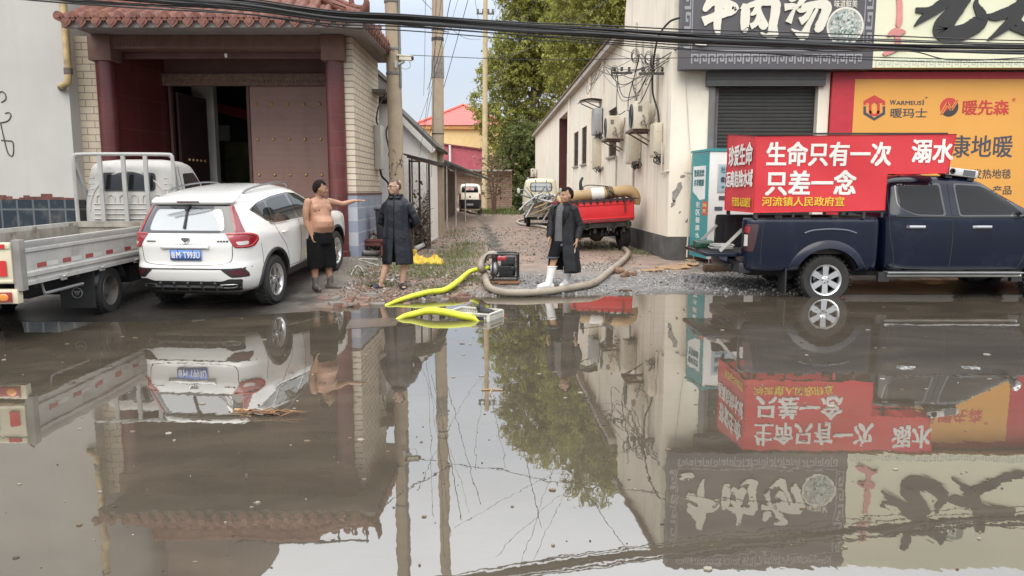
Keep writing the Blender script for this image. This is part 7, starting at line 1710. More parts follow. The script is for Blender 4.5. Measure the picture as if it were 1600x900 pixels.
# ---- C: man in a long open coat and white boots
def man_boots():
    p = V3((at(880, 446, 11.7).x, 11.7, gz(at(880,446,11.7).x, 11.7)-.005))
    t = thing('person', 'man in long open dark coat and white rubber boots by the pump', 'person', p)
    sk = skinm('brown tan skin', (.43,.245,.155)); mb = MB(); yaw = -.78                    # turned to the left
    def B(a, b, z): return V3((a*math.cos(yaw)-b*math.sin(yaw)-.005, a*math.sin(yaw)+b*math.cos(yaw), z))
    loft(mb, [(B(0,o_,0).x,B(0,o_,0).y,z,a,b,yaw) for z, a, b, o_ in ((.66,.145,.11,0),(.80,.15,.115,0),(.95,.145,.115,-.01),(1.1,.16,.112,0),(1.22,.155,.10,.01),(1.285,.11,.08,.015),(1.32,.062,.058,.015))], 28)
    hc = V3((.042,-.045,1.465)); hf = (-.90,-.43,.03); limb(mb, [B(0,.01,1.27), B(0,-.0,1.34), V3((.035,-.03,1.40))], [.06,.055,.054]); head(mb, hc, hf, 1.03)
    L_ = ((V3((-.075,-.03,.72)), V3((-.17,-.13,.425)), V3((-.235,-.16,.10))), (V3((.07,.05,.72)), V3((.075,-.02,.40)), V3((.055,.05,.10))))
    for hip, kn, an in L_:
        limb(mb, [hip, hip.lerp(kn,.5), kn], [.066,.070,.054]); limb(mb, [kn, kn.lerp(an,.4), an], [.052,.050,.036])
    sR, eR, wR = B(-.19,.0,1.255), V3((-.20,.03,1.0)), V3((-.225,-.05,.80)); sL, eL, wL = B(.19,.02,1.25), V3((.245,-.10,.99)), V3((.195,-.19,.775))
    limb(mb, [eR, wR], [.040,.027]); limb(mb, [eL, wL], [.040,.028])
    hand(mb, wR, (-.25,-.2,-1), (.8,-.3,0), (.5,.6,.7,.8), 1); hand(mb, wL, (-.12,-.1,-1), (-.9,.3,0), (.45,.55,.75,.9), -1)
    body = mb.build('body', sk, t); remesh(body, .0072, 9)
    face_bits(t, hc, hf, 1.03, body); hair_cap(hc, hf, 1.03, body, blackhair, .006, .066, -.04, .010, seed=3)
    mb = MB()
    for z0_, z1_ in ((.68,1.31),):
        loft(mb, [(B(0,0,0).x,B(0,0,0).y,z,a,b,yaw,f_) for z, a, b, f_ in ((.685,.178,.150,.03),(.74,.172,.142,.025),(.82,.166,.134,.025),(.95,.160,.130,.02),(1.1,.172,.126,.015),(1.22,.166,.112,.008),(1.29,.118,.09,0),(1.335,.068,.066,0))], 40, wob=.010, seed=3)
    sh_ = mb.build('shirt', mat('grey shirt cloth', (.115,.113,.112), .85, var=.12, vs=8, bump=.5, bs=12), body, 70)
    mb = MB()
    for zz in (1.25,1.16,1.08): mb.lathe([(.001,.004),(.007,.004),(.008,0)], B(.01,-.118,zz), 'y', 8)
    mb.build('button', mat('pale button', (.35,.34,.32), .4), sh_)
    mb = MB(); kns = [(l[0], l[1]) for l in L_]
    loft(mb, [(B(0,0,0).x,B(0,0,0).y,z,.168,.148,yaw,.01) for z in (.60,.68,.76)], 28)
    for hip, kn in kns: loft(mb, [(lerp(hip.x,kn.x,f),lerp(hip.y,kn.y,f),lerp(.74,kn.z+.08,f),lerp(.10,.085,f),lerp(.115,.092,f),yaw,.04) for f in (0,.3,.6,.8,1)], 22)
    o = mb.build('shorts', mat('black shorts cloth', (.010,.010,.012)), body); remesh(o, .009, 2)
    mb = MB()
    for hip, kn in kns: loft(mb, [(kn.x+(hip.x-kn.x)*f,kn.y+(hip.y-kn.y)*f,kn.z+.08+(.74-kn.z-.08)*f,.089,.096,yaw) for f in (-.04,.0,.05)], 22, cap=False)
    mb.build('cuff', mat('denim cuff', (.05,.065,.095), .8), o, thick=.008)
    # long coat, open in front
    cm_ = mat('charcoal coat cloth', (.0085,.009,.0115), .65, var=.25, vs=5, spec=.35, bump=.5, bs=4, bd=.05)
    keys = [(.265,.305,.205,.05,.58,-.01),(.40,.285,.200,.05,.54,-.01),(.55,.262,.195,.045,.50,-.01),(.70,.245,.185,.04,.46,0),(.85,.228,.172,.03,.42,0),(1.0,.220,.160,.025,.38,0),(1.12,.222,.155,.018,.35,0),(1.21,.220,.142,.012,.34,.0),(1.275,.190,.122,.008,.42,.01),(1.305,.135,.098,.004,.45,.015),(1.325,.092,.085,0,.6,.02),(1.335,.085,.078,0,.8,.022)]
    fine_r, fine_g = [], []
    for a, b in zip(keys, keys[1:]):
        for k in range(3):
            q = [lerp(x, y, k/3) for x, y in zip(a, b)]; c_ = B(.012,.012+q[5],0); fine_r.append((c_.x,c_.y,q[0],q[1]*.93,q[2]*.95,yaw,q[3])); fine_g.append(q[4])
    q = keys[-1]; c_ = B(.012,.012+q[5],0); fine_r.append((c_.x,c_.y,q[0],q[1]*.93,q[2]*.95,yaw,q[3])); fine_g.append(q[4])
    mb = MB(); loft(mb, fine_r, 72, gap=fine_g, wob=.018, seed=12); co = mb.build('long_coat', cm_, body, 70, thick=.013)
    for s0, e0, w0 in ((sR,eR,wR),(sL,eL,wL)):
        mb = MB(); w1 = w0.lerp(e0,.12); P = smooth_path([s0+V3((0,0,.005)), s0.lerp(e0,.5), e0, e0.lerp(w1,.5), w1], 6)
        rr = [(.074-.020*k/(len(P)-1))*(1+.06*math.sin(k*1.9)*(1 if k > 5 else .3)) for k in range(len(P))]; mb.tube(P, rr, 16, cap=True); mb.ell(s0, (.076,.076,.068), 14, 10); mb.build('sleeve', cm_, co, 70)
    mb = MB()
    for s_ in (-1,1):
        P0 = [B(s_*.05,-.075,1.325), B(s_*.10,-.105,1.29), B(s_*.105,-.125,1.18), B(s_*.115,-.14,1.02)]; P1 = [B(s_*.09,-.03,1.335), B(s_*.19,-.075,1.27), B(s_*.185,-.10,1.16), B(s_*.125,-.142,1.0)]
        mb.add(P0+P1, [(0,1,5,4),(1,2,6,5),(2,3,7,6)])
    mb.tube([B(.088*math.sin(g*.42)+.01,.088*math.cos(g*.42)+.01,1.330) for g in range(-6,7)], .016, 8); mb.build('lapel', cm_, co, 70, thick=.012)
    mb = MB(); mb.bar(B(.17,-.12,.74), B(.265,-.02,.72), .014, .02); mb.build('pocket_flap', cm_, co)
    bt = mat('white rubber boot', (.76,.75,.73), .32, var=.05, vs=9, dirt=.18, dcol=(.35,.3,.25)); 
    for (hip, kn, an), d_ in ((L_[0], V3((-.93,-.36,0))), (L_[1], V3((-.55,-.83,0)))):
        d_.normalize(); mb = MB(); a0 = an; up = kn.lerp(an,.20); g_ = -an.z+.048
        rim = [(.074,up),(.070,up.lerp(an,.3)),(.064,up.lerp(an,.6)),(.060,an+V3((0,0,.02))),(.058,an+V3((0,0,-.03)))]
        mb.tube([r_[1] for r_ in rim], [r_[0] for r_ in rim], 20); limb(mb, [V3((an.x,an.y,.060))-d_*.035, V3((an.x,an.y,.066))+d_*.06, V3((an.x,an.y,.052))+d_*.165], [.054,.054,.040], 14)
        o = mb.build('rubber_boot', bt, body); remesh(o, .008, 5)
        mb = MB(); cxy = V3((an.x,an.y,0))+d_*.062; sd_ = V3((-d_.y,d_.x,0)); mb.prism([(math.cos(g*.2618)*.152, math.sin(g*.2618)*.052*(1+.1*math.cos(g*.2618))) for g in range(24)], lambda a, b, d: cxy + d_*a + sd_*b + V3((0,0,d)), .0, .030); mb.build('sole', mat('worn white sole', (.6,.58,.54), .5, dirt=.4, dcol=(.3,.25,.2)), o, bevel=.004)
        mb = MB(); mb.tube([up+V3((.072*math.cos(g*.3307), .072*math.sin(g*.3307), .0)) for g in range(20)], .010, 6); mb.build('boot_rim', bt, o)
    cg = MB(); cw = wL + V3((-.03,-.06,-.135)); cg.tube([cw, cw+V3((-.012,-.02,-.055))], .0042, 6); c2 = cg.build('cigarette', mat('cigarette paper', (.75,.73,.7), .7), None); c2.data.transform(Matrix.Translation(-cw)); c2.location = p+cw; tag(c2, 'white cigarette held in the lowered hand of the coated man', 'cigarette')
man_boots()
# ---------------------------------------------------------------- pump, hoses, litter
def G(u, v, h=0.):
    """a point on the ground under photo pixel (u, v), h above it"""
    q = gnd(u, v, .1)
    for _ in range(6): q = gnd(u, v, max(0, gz(q.x, q.y)))
    return V3((q.x, q.y, max(0, gz(q.x, q.y)) + h))
def pump():
    p = G(783, 439, .03)
    t = thing('water_pump', 'petrol water pump in a black tube frame on a plank', 'water pump', p, rz=R(-4))
    fm = mat('black pump frame', (.012,.012,.013), .4); W_, D_, H_ = .50, .40, .43
    mb = MB()
    x0, x1, y0, y1 = -.22, W_-.22, -D_/2, D_/2
    for x in (x0+.10, x1):
        mb.tube(smooth_path([(x,y0,.03),(x,y0,H_-.05),(x,y0+.05,H_),(x,y1-.05,H_),(x,y1,H_-.05),(x,y1,.03)],5), .014, 8)
    for y in (y0, y1):
        mb.tube(smooth_path([(x0+.05,y,.02),(x1-.02,y,.02),(x1+.0,y,.03)],4), .014, 8); mb.tube(smooth_path([(x0-.02,y,H_-.08),(x0+.02,y,H_-.01),(x0+.12,y,H_),(x1-.05,y,H_),(x1,y,H_-.03)],5), .014, 8); mb.tube([(x0-.02,y,H_-.08),(x0-.02,y,H_-.14)], .014, 8)
    mb.tube([(x1,y0,.03),(x1,y1,.03)], .014, 8); mb.tube([(x0+.10,y0,.03),(x0+.10,y1,.03)], .014, 8); mb.build('frame', fm, t, 60)
    cs = mat('cast aluminium', (.36,.36,.36), .45, .6, var=.12, vs=8, bump=.3, bs=60); dk = mat('dark engine metal', (.03,.03,.032), .5, .3, var=.3, vs=9)
    mb = MB(); mb.lathe([(.05,-.10),(.115,-.09),(.125,-.05),(.125,.0),(.10,.03),(.06,.04)], (-.08,-.02,.18), 'x', 28); mb.build('volute', cs, t)
    mb = MB(); mb.lathe([(.045,-.10),(.045,0),(.055,.0),(.055,.03)], (-.20,-.02,.20), 'x', 20); mb.lathe([(.045,0),(.045,.10),(.055,.10),(.055,.13)], (-.10,-.02,.28), 'z', 20); mb.build('port', dk, t)
    mb = MB(); mb.lathe([(.05,0),(.05,.05)], (-.26,-.02,.20), 'x', 20); mb.tube(smooth_path([(-.10,-.02,.38),(-.10,-.02,.41),(-.14,-.03,.43),(-.2,-.04,.42)],5), .05, 14); mb.build('coupling', mat('grey coupling', (.28,.27,.25), .5), t)
    mb = MB(); mb.bx(-.02,.20,-.13,.13,.06,.24); mb.box((.10,-.06,.30),(.18,.15,.10),(0,0,0)); mb.lathe([(.10,0),(.11,.03),(.09,.07),(.03,.08)], (.17,0,.16), 'x', 24)
    for k in range(6): mb.bx(-.03,.18,-.15,.02,.10+.022*k,.108+.022*k)
    mb.build('engine', dk, t, bevel=.008)
    mb = MB(); mb.bx(-.06,.10,-.14,.06,.32,.39); mb.build('fuel_tank', mat('pump red', (.48,.02,.03), .3, coat=.5), t, bevel=.02)
    mb = MB(); mb.bx(.11,.24,-.15,.05,.26,.39); mb.lathe([(.04,0),(.04,.03)], (.20,-.15,.20), 'y', 16); mb.build('air_filter', blk_pl, t, bevel=.015)
    mb = MB(); mb.lathe([(.022,0),(.022,.02)], (.02,-.04,.39), 'z', 14); mb.build('fuel_cap', blk_pl, t)
    b = thing('plank', 'weathered plank under the water pump', 'plank', G(783, 441, .0), rz=R(-3)); mb = MB(); mb.box((0,0,.016),(.62,.30,.03)); mb.box((.14,-.17,.012),(.30,.07,.022),(0,0,R(6))); mb.build('board', mat('brown weathered wood', (.17,.085,.045), .8, var=.35, vs=5), b, bevel=.004)
    return p
pp = pump()
def hose(name, pts, r, m, label, cat='hose', n=10, flat=1.0, group=None):
    P = smooth_path(pts, n); o0 = P[0].copy(); mb = MB(); mb.tube([q-o0 for q in P], r if not isinstance(r, list) else [interp([(k/(len(r)-1), v) for k, v in enumerate(r)], i/(len(P)-1)) for i in range(len(P))], 16, flat=flat)
    o = mb.build(name, m, None, 60); o.location = o0; return tag(o, label, cat, group)
greyh = mat('muddy grey hose', (.29,.245,.19), .6, var=.18, vs=5, dirt=.45, dcol=(.20,.14,.09), ds=4, bump=.2, bs=20)
HR = .056
c0 = pp + V3((-.16,-.03,.40)) 
hose('grey_suction_hose', [c0+V3((.05,0,.012)), c0+V3((-.06,-.02,.0)), c0+V3((-.16,-.07,-.10)), V3((c0.x-.17,c0.y-.14,.32)), G(757,438,.13), G(763,454,.07), G(783,462,.062), G(815,464,.062), G(855,461,.062), G(900,454,.062), G(930,445,.062), G(955,427,.062), G(972,413,.062), G(980,404,.062), G(981,398,.062), G(972,390,.062), G(955,384,.062)], HR, greyh, 'muddy grey suction hose curling from the pump past the white boots')
hose('grey_lane_hose', [G(900,384,.05), G(880,368,.05), G(850,357,.05), G(830,354,.05), G(814,352,.05), G(808,348,.05), G(815,345,.05), G(835,341,.05)], .055, mat('pale lane hose', (.42,.38,.32), .6, dirt=.3), 'pale grey hose lying behind the coated man beside the cream truck')
lime = mat('lime yellow hose', (.58,.61,.035), .45, var=.12, vs=5, dirt=.30, dcol=(.36,.33,.08), ds=5, bump=.5, bs=9, bd=.03)
hose('yellow_discharge_hose', [pp+V3((-.21,-.03,.20)), pp+V3((-.27,-.05,.19)), G(735,437,.14), G(715,449,.10), G(695,458,.075), G(670,462,.07), G(645,467,.055), G(622,473,.03), gnd(604,477,-.0), gnd(592,481,-.05)], [.042,.042,.045,.048,.049,.048,.045,.036,.026,.014], lime, 'lime yellow hose running from the pump down into the flood water', flat=.86)
q0 = gnd(612,500,0); q1 = gnd(668,490,.0); q2 = gnd(742,497,0)
hose('yellow_outlet_hose', [q0+V3((-.05,-.05,-.10)), gnd(626,498,0)+V3((0,0,.01)), gnd(645,496,0)+V3((0,0,.04)), gnd(672,496,0)+V3((0,0,.085)), gnd(700,498,0)+V3((0,0,.075)), gnd(725,500,0)+V3((0,0,.045)), gnd(742,501,0)+V3((0,.02,.02)), gnd(756,502,0)+V3((0,.04,-.06))], [.02,.030,.041,.046,.047,.044,.042,.04], lime, 'lime yellow hose end arching out of the water into the crate')
# ---- plastic crate in the water
def crate():
    c = gnd(742, 497, 0); t = thing('plastic_crate', 'white slotted plastic crate half sunk in the flood water', 'crate', (c.x, c.y+.05, -.06), rz=R(-24)); L_, W_, H_ = .58, .40, .145
    m = mat('grubby white plastic crate', (.60,.57,.50), .5, var=.1, dirt=.4, dcol=(.25,.2,.14)); mb = MB()
    for (a, b) in (((-L_/2,-W_/2),(L_/2,-W_/2)),((L_/2,-W_/2),(L_/2,W_/2)),((L_/2,W_/2),(-L_/2,W_/2)),((-L_/2,W_/2),(-L_/2,-W_/2))):
        A_ = V3((*a,0)); B_ = V3((*b,0)); mb.bar(A_+V3((0,0,H_)), B_+V3((0,0,H_)), .024, .018); mb.bar(A_+V3((0,0,H_*.68)), B_+V3((0,0,H_*.68)), .010, .008); mb.bar(A_, B_, .012, .02)
        n = int((B_-A_).length/.026)
        for k in range(n+1): q = A_.lerp(B_, k/n); mb.bar(q, q+V3((0,0,H_)), .009, .010)
    for sx in (-1,1):
        for sy in (-1,1): mb.bar((sx*L_/2,sy*W_/2,0),(sx*L_/2,sy*W_/2,H_),.03,.03)
    for k in range(14): mb.bar((-L_/2+k*L_/13,-W_/2,.008),(-L_/2+k*L_/13,W_/2,.008),.012,.01)
    mb.build('basket', m, t)
    mb = MB(); mb.bx(.12,.22,-W_/2-.016,-W_/2-.008,.07,.115); mb.build('handle_slot', blk_pl, t)
    s = thing('black_strainer', 'crumpled black strainer bag lying in the white crate', 'strainer', (c.x+.14, c.y+.08, .055), rz=R(-20)); mb = MB(); mb.ell((0,0,0), (.12,.085,.06), 16, 10); mb.tube([(-.02,0,.02),(-.09,.02,.06),(-.12,.03,.04)], [.05,.04,.045], 10); o = mb.build('bag', mat('wet black mesh', (.012,.012,.012), .4, bump=1, bs=25, bd=.04), s); remesh(o, .01, 3)
crate()
# ---- board afloat, floating twigs, scum
bd = MB(); a = [gnd(542,500,0), gnd(660,497,0), gnd(652,513,0), gnd(540,514,0)]; o0 = a[0]
bd.prism([(p.x-o0.x, p.y-o0.y) for p in (gnd(548,499,0), gnd(624,497,0), gnd(618,509,0), gnd(540,514,0))], lambda x, y, d: V3((x,y,d)), -.02, .006); o = bd.build('floating_board', mat('sodden board', (.12,.095,.075), .22, var=.25, vs=4), None); o.location = o0; tag(o, 'flat sodden board just breaking the water in front of the sandals', 'board')
tb = thing('twig_bundle', 'bundle of brown dry twigs floating on the white car reflection', 'twigs', gnd(412,648,0)); r_ = random.Random(3); mb = MB()
for k in range(26):
    x = r_.gauss(.06,.10); y = r_.gauss(0,.022); an = r_.gauss(.1,.35); L_ = r_.uniform(.08,.22); mb.tube([(x-L_/2*math.cos(an),y-L_/2*math.sin(an)*.5,.008+r_.uniform(0,.016)),(x,y,.014+r_.uniform(0,.03)),(x+L_/2*math.cos(an),y+L_/2*math.sin(an)*.5,.008+r_.uniform(0,.018))], [.005,.005,.002], 5)
mb.build('twigs', mat('dry twig', (.20,.11,.055), .8, var=.4, vs=15), tb)
mb = MB(); mb.tube([(-.24,.09,.010),(-.16,.06,.016),(-.08,.03,.014),(0,.0,.012)], [.011,.010,.009,.006], 7); mb.build('stick', mat('tan stick', (.38,.24,.11), .7), tb)
ts = MB(); ts.tube([(-.05,0,.006),(.04,.01,.008),(.12,0,.005)], .006, 5); ts.tube([(.03,0,.006),(.025,-.10,.004)], .005, 5); o = ts.build('floating_twig', mat('tan stick', (.38,.24,.11)), None); o.location = gnd(762,610,0); tag(o, 'small pale forked twig floating on the sky reflection', 'twig')
r_ = random.Random(17); mb = MB()
for k in range(230):
    v = 480 + 420*r_.random()**1.3; u = r_.uniform(0,1600); q = gnd(u, v, 0)
    if gz(q.x, q.y, False) > -.015: continue
    s_ = r_.choice([.006,.008,.010,.013,.02,.028])*r_.uniform(.7,1.3)*(1 if v < 700 else .62); g0 = r_.uniform(0,6.3); n_ = r_.choice([4,5,6]); el = r_.uniform(.35,1)
    mb.prism([(q.x+s_*math.cos(g0+j*6.283/n_)*r_.uniform(.7,1.1), q.y+s_*el*math.sin(g0+j*6.283/n_)*r_.uniform(.7,1.1)) for j in range(n_)], lambda a, b, d: V3((a,b,d)), -.004, .003+r_.uniform(0,.004), r_.choice([0,0,1,1,2,3]))
tag(mb.build('floating_litter', [mat('pale scum', (.24,.21,.165), .7), mat('brown leaf litter', (.12,.08,.045), .7), mat('dark leaf litter', (.04,.035,.025), .6), mat('straw litter', (.16,.13,.085), .7)], None, 0), kind='stuff')
# ---- gravel, brick crumbs, grass
mb = MB(); r_ = random.Random(5)
def pebble(p, s, m):
    rot = Euler((r_.uniform(0,3),r_.uniform(0,3),r_.uniform(0,3))).to_matrix(); k = len(mb.v)
    P = [rot @ V3((x*s*r_.uniform(.6,1.1), y*s*r_.uniform(.6,1.1), z*s*r_.uniform(.5,1))) for x, y, z in ((1,0,0),(-1,0,0),(0,1,0),(0,-1,0),(0,0,1),(0,0,-1))]
    mb.add([p+q for q in P], [(0,2,4),(2,1,4),(1,3,4),(3,0,4),(2,0,5),(1,2,5),(3,1,5),(0,3,5)], m)
n = 0
while n < 9000:
    x = r_.uniform(-2.6,4.6); y = r_.uniform(10.4,15.5); z = gz(x,y)
    if z < .0 or mnoise.noise((x*.9,y*.9,2)) < -.25+.5*abs(y-12)/3: continue
    n += 1; s_ = min(.05, r_.lognormvariate(-4.55,.5)); pebble(V3((x,y,z+s_*.25)), s_, r_.choice([0,0,1,1,2] if x > -.6 else [2,3,3,4,0]))
while n < 12500:
    x = r_.uniform(-2.9,2.6); y = r_.uniform(14.5,30); z = gz(x,y); n += 1; s_ = min(.05, r_.lognormvariate(-4.1,.45)); pebble(V3((x,y,z+s_*.2)), s_, r_.choice([0,2,3,3,4]))
for k in range(1500):
    x = r_.uniform(-2.7,-.2); y = r_.uniform(10.5,14.2); z = gz(x,y)
    if z < .0 or mnoise.noise((x*1.6,y*1.6,8)) < -.1: continue
    pebble(V3((x,y,z+.008)), r_.uniform(.015,.042), r_.choice([3,3,2,4,0,1]))
tag(mb.build('gravel', [mat('grey stone chip', (.24,.235,.225), .8, var=.3, vs=9), mat('pale stone chip', (.40,.38,.35), .8, var=.2, vs=9), mat('dark stone chip', (.09,.08,.07), .8), mat('red brick crumb', (.22,.14,.105), .9, var=.3, vs=9), mat('brown mud crumb', (.15,.10,.07), .9)], None, 0, weld=False, fixn=False), kind='stuff')
mb = MB(); r_ = random.Random(6)
patches_ = [(-1.55,14.3,.9,1.0,1500),(-1.25,16.5,.6,1.4,1300),(-1.5,12.9,.6,.5,600),(-2.05,11.55,.25,.2,220),(-1.1,11.35,.30,.25,260),(-.75,12.3,.3,.5,260),(-2.6,12.6,.3,.3,150),(-1.2,19.5,.5,1.8,900),(2.2,19.5,.5,2,500),(-1.8,25,.5,3,500),(-.4,49,1.6,3,2600),(1.0,48,1.6,3,2600),(2.45,20.5,.35,1.6,350),(1.6,24,.6,1.0,250),(-2.2,14.0,.6,.4,250),(-.6,57,3,5,900),(3.0,17.3,.25,.6,180)]
for (cx, cy, ax, ay, k) in patches_:
    for i in range(k):
        x, y = r_.gauss(cx, ax*.6), r_.gauss(cy, ay*.6); z = gz(x,y); h_ = r_.uniform(.03,.11)*(1 if y < 30 else 3.2); a = r_.uniform(0,6.3); d_ = V3((math.cos(a),math.sin(a),0)); w = V3((-math.sin(a),math.cos(a),0))*(.004 if y < 30 else .015); b = V3((x,y,z-.005)); ln = d_*h_*r_.uniform(.2,.9)
        mb.add([b-w,b+w,b+ln*.5+w*.7+V3((0,0,h_*.65)),b+ln+V3((0,0,h_))], [(0,1,2),(0,2,3)], r_.choice([0,0,1]))
tag(mb.build('grass', [mat('grass blade', (.11,.15,.045), .7, var=.3, vs=5), mat('dry grass blade', (.17,.16,.06), .8)], None, 0, weld=False, fixn=False), kind='stuff')
# broken paving bricks at the water's edge
r_ = random.Random(44); bm_ = [mat('worn red paver', (.17,.095,.07), .85, var=.35, vs=7, dirt=.5, dcol=(.1,.08,.06), bump=.5, bs=30), mat('dull pink paver', (.21,.135,.105), .85, var=.3, vs=7, dirt=.4), mat('grey paver', (.19,.17,.15), .85, var=.3, vs=7)]
proto = {}
for k in range(66):
    if k < 46:
        u = r_.uniform(505,735); v = 478-17*r_.random()-max(0,(u-620))*.06; q = G(u, v)
    else: q = V3((r_.uniform(-2.4,.2), r_.uniform(11.6,14.6), 0)); q.z = gz(q.x,q.y)
    if gz(q.x,q.y) < -.03: continue
    s = r_.choice([(.2,.1,.06),(.2,.1,.06),(.14,.1,.06),(.10,.08,.05),(.24,.16,.05)]); key = (s, k % 3)
    if key not in proto:
        mb = MB(); mb.box((0,0,0), s)
        o = mb.build('brick', bm_[k % 3], None, bevel=.008); proto[key] = o
    else: o = proto[key].copy(); C.objects.link(o)
    o.location = q+V3((0,0,r_.uniform(-.022,.012))); o.rotation_euler = (r_.gauss(0,.12), r_.gauss(0,.12), r_.uniform(-.5,.5)+(1.57 if r_.random()<.3 else 0)); tag(o, 'broken reddish paving brick scattered in the mud at the water edge', 'brick', 'broken bricks along the mud')
# ---- rubbish heap by the gatehouse
def chunk(name, label, cat, loc, size, m, rot=(0,0,0), bev=.004, group=None):
    mb = MB(); mb.box((0,0,0), size); o = mb.build(name, m, None, bevel=bev); o.location = loc; o.rotation_euler = rot; return tag(o, label, cat, group)
wd = mat('old brown wood', (.11,.065,.04), .8, var=.4, vs=6); stl = thing('low_stool', 'dark red wooden stool half buried in the rubbish by the gatehouse', 'stool', G(582,402), rz=R(12))
mb = MB(); mb.box((0,0,.30),(.46,.32,.05)); mb.build('seat', mat('dark red lacquer', (.11,.03,.022), .5, var=.3), stl, bevel=.006)
mb = MB(); mb.box((0,-.13,.24),(.42,.03,.08)); mb.box((0,.13,.24),(.42,.03,.08)); mb.build('apron', MC['dark red lacquer'], stl)
for sx in (-1,1):
    for sy in (-1,1): mb = MB(); mb.box((sx*.19,sy*.12,.13),(.05,.05,.28)); mb.build('leg', MC['dark red lacquer'], stl)
ash = mat('pale ash rubble', (.36,.34,.32), .9, var=.4, vs=14)
mb = MB(); r_ = random.Random(12); c = G(574,402,.1)
for k in range(900):
    a = r_.uniform(0,6.28); q = abs(r_.gauss(0,.34)); s_ = r_.uniform(.012,.05); x = c.x+q*math.cos(a)*1.1; y = c.y+.62+q*math.sin(a)*.6; zz = gz(x,y)+max(0,.46-q*.6)*r_.uniform(.3,1); pebble(V3((x,y,zz)), s_, r_.choice([0,0,1,2,3]))
tag(mb.build('rubble', [ash, mat('dark rubble', (.05,.045,.04), .9), mat('brick rubble', (.20,.10,.075), .9), mat('white rubble', (.55,.53,.5), .8)], None, 0, weld=False, fixn=False), kind='stuff')
upright_ = thing('black_upright', 'tall black upright object behind the navy raincoat man against the wall', 'object', V3((at(603,380,15.3).x, 15.3, gz(-2.4,15.3)))); mb = MB(); mb.prism([(-.17,-.17),(.17,-.17),(.17,.17),(-.17,.17)], lambda a, b, d: V3((a*(.8+.25*d),b*(.8+.25*d),d*1.05)), 0, 1); mb.build('body', mat('black upright plastic', (.02,.02,.022), .45, var=.2), upright_, bevel=.02); mb = MB(); mb.bx(-.20,.20,-.20,.20,1.052,1.09); mb.build('rim', blk_pl, upright_, bevel=.01)  # unidentified upright black thing, made up here as a tapered box
chunk('plank', 'dark leaning plank resting on the rubbish by the wall', 'plank', G(586,384,.42), (.75,.14,.04), wd, (R(12),R(24),R(-10)))
def pipe(pts, r, m, label, name='pipe'): return hose(name, pts, r, m, label, 'pipe', 6)
pipe([G(558,396,.06), G(568,401,.07), G(580,406,.06), G(591,406,.06)], .05, mat('grey plastic pipe', (.16,.15,.145), .4), 'short thick dark grey pipe lying below the red stool')
pipe([G(648,394,.07), G(660,389,.09), G(680,378,.10)], .06, mat('pale duct pipe', (.42,.41,.39), .5), 'pale thick pipe lying beside the second pole foot')
pipe([G(562,410,.04), G(590,412,.05)], .014, mat('pale thin rod', (.5,.48,.44), .6), 'thin pale rod across the rubbish heap')
pipe([G(560,416,.02), G(592,417,.02)], .011, MC['pale thin rod'], 'thin white rod lying level on the mud')
pipe([G(548,434,.015), G(556,428,.02), G(562,427,.02), G(568,428,.015)], .011, MC['pale thin rod'], 'bent pale piece of hose lying on the mud')
pipe([G(603,438,.012), G(614,439,.012)], .012, mat('white plastic scrap', (.7,.69,.66), .5), 'small white plastic strip lying between the sandals')
# yellow tarpaulin crumpled on the ground
c = G(664, 413, 0); mb = MB(); r_ = random.Random(2)
def tarp(u, v):
    x, y = (u-.5)*.74, (v-.5)*.40; e_ = min(u,1-u,v,1-v); h_ = .17*min(1,e_*6)*(.55+.9*mnoise.noise((x*7,y*9,1))+.5*mnoise.noise((x*17,y*19,4))) + .015
    return V3((x+.03*mnoise.noise((x*9,y*9,7)), y+.03*mnoise.noise((x*9,y*9,8)), max(.004,h_)))
mb.grid(tarp, 46, 26); o = mb.build('yellow_cloth', mat('crumpled yellow cloth', (.60,.40,.04), .6, var=.3, vs=9, dirt=.3, dcol=(.35,.27,.08)), None, 35, thick=.006); o.location = c; tag(o, 'crumpled bright yellow plastic cloth on the mud beside the raincoat', 'cloth')
o = chunk('yellow_rag', 'small yellow rag behind the raincoat hem', 'rag', G(647,398,.05), (.12,.08,.14), MC['crumpled yellow cloth'], (.2,.3,.4), .03)
# cardboard and scrap near the building corner
cb = mat('wet cardboard', (.30,.185,.10), .85, var=.2, vs=5, dirt=.4, dcol=(.14,.09,.05))
for k, (u, v, sz, rz_, lb) in enumerate([(1052,420,(.62,.36,.02),8,'largest flat brown cardboard sheet lying before the water vending machine'),(1075,415,(.4,.25,.02),-20,'brown cardboard sheet against the kerb by the pickup tail'),(1085,408,(.35,.2,.03),15,'narrow cardboard strip under the teal vending machine'),(1020,424,(.4,.22,.02),-10,'thin cardboard piece beside the brown stone lumps'),(1048,402,(.5,.14,.02),3,'muddy cardboard strip at the corner of the cream wall')]):
    mb = MB(); mb.grid(lambda a, b: V3(((a-.5)*sz[0],(b-.5)*sz[1],.02+.035*mnoise.noise((a*3+k*7,b*3,k)))), 10, 6); o = mb.build('cardboard', cb, None, 0, thick=.012); o.location = G(u,v,.01); o.rotation_euler = (R(3),R(-3),R(rz_)); tag(o, lb, 'cardboard', 'wet cardboard by the corner')
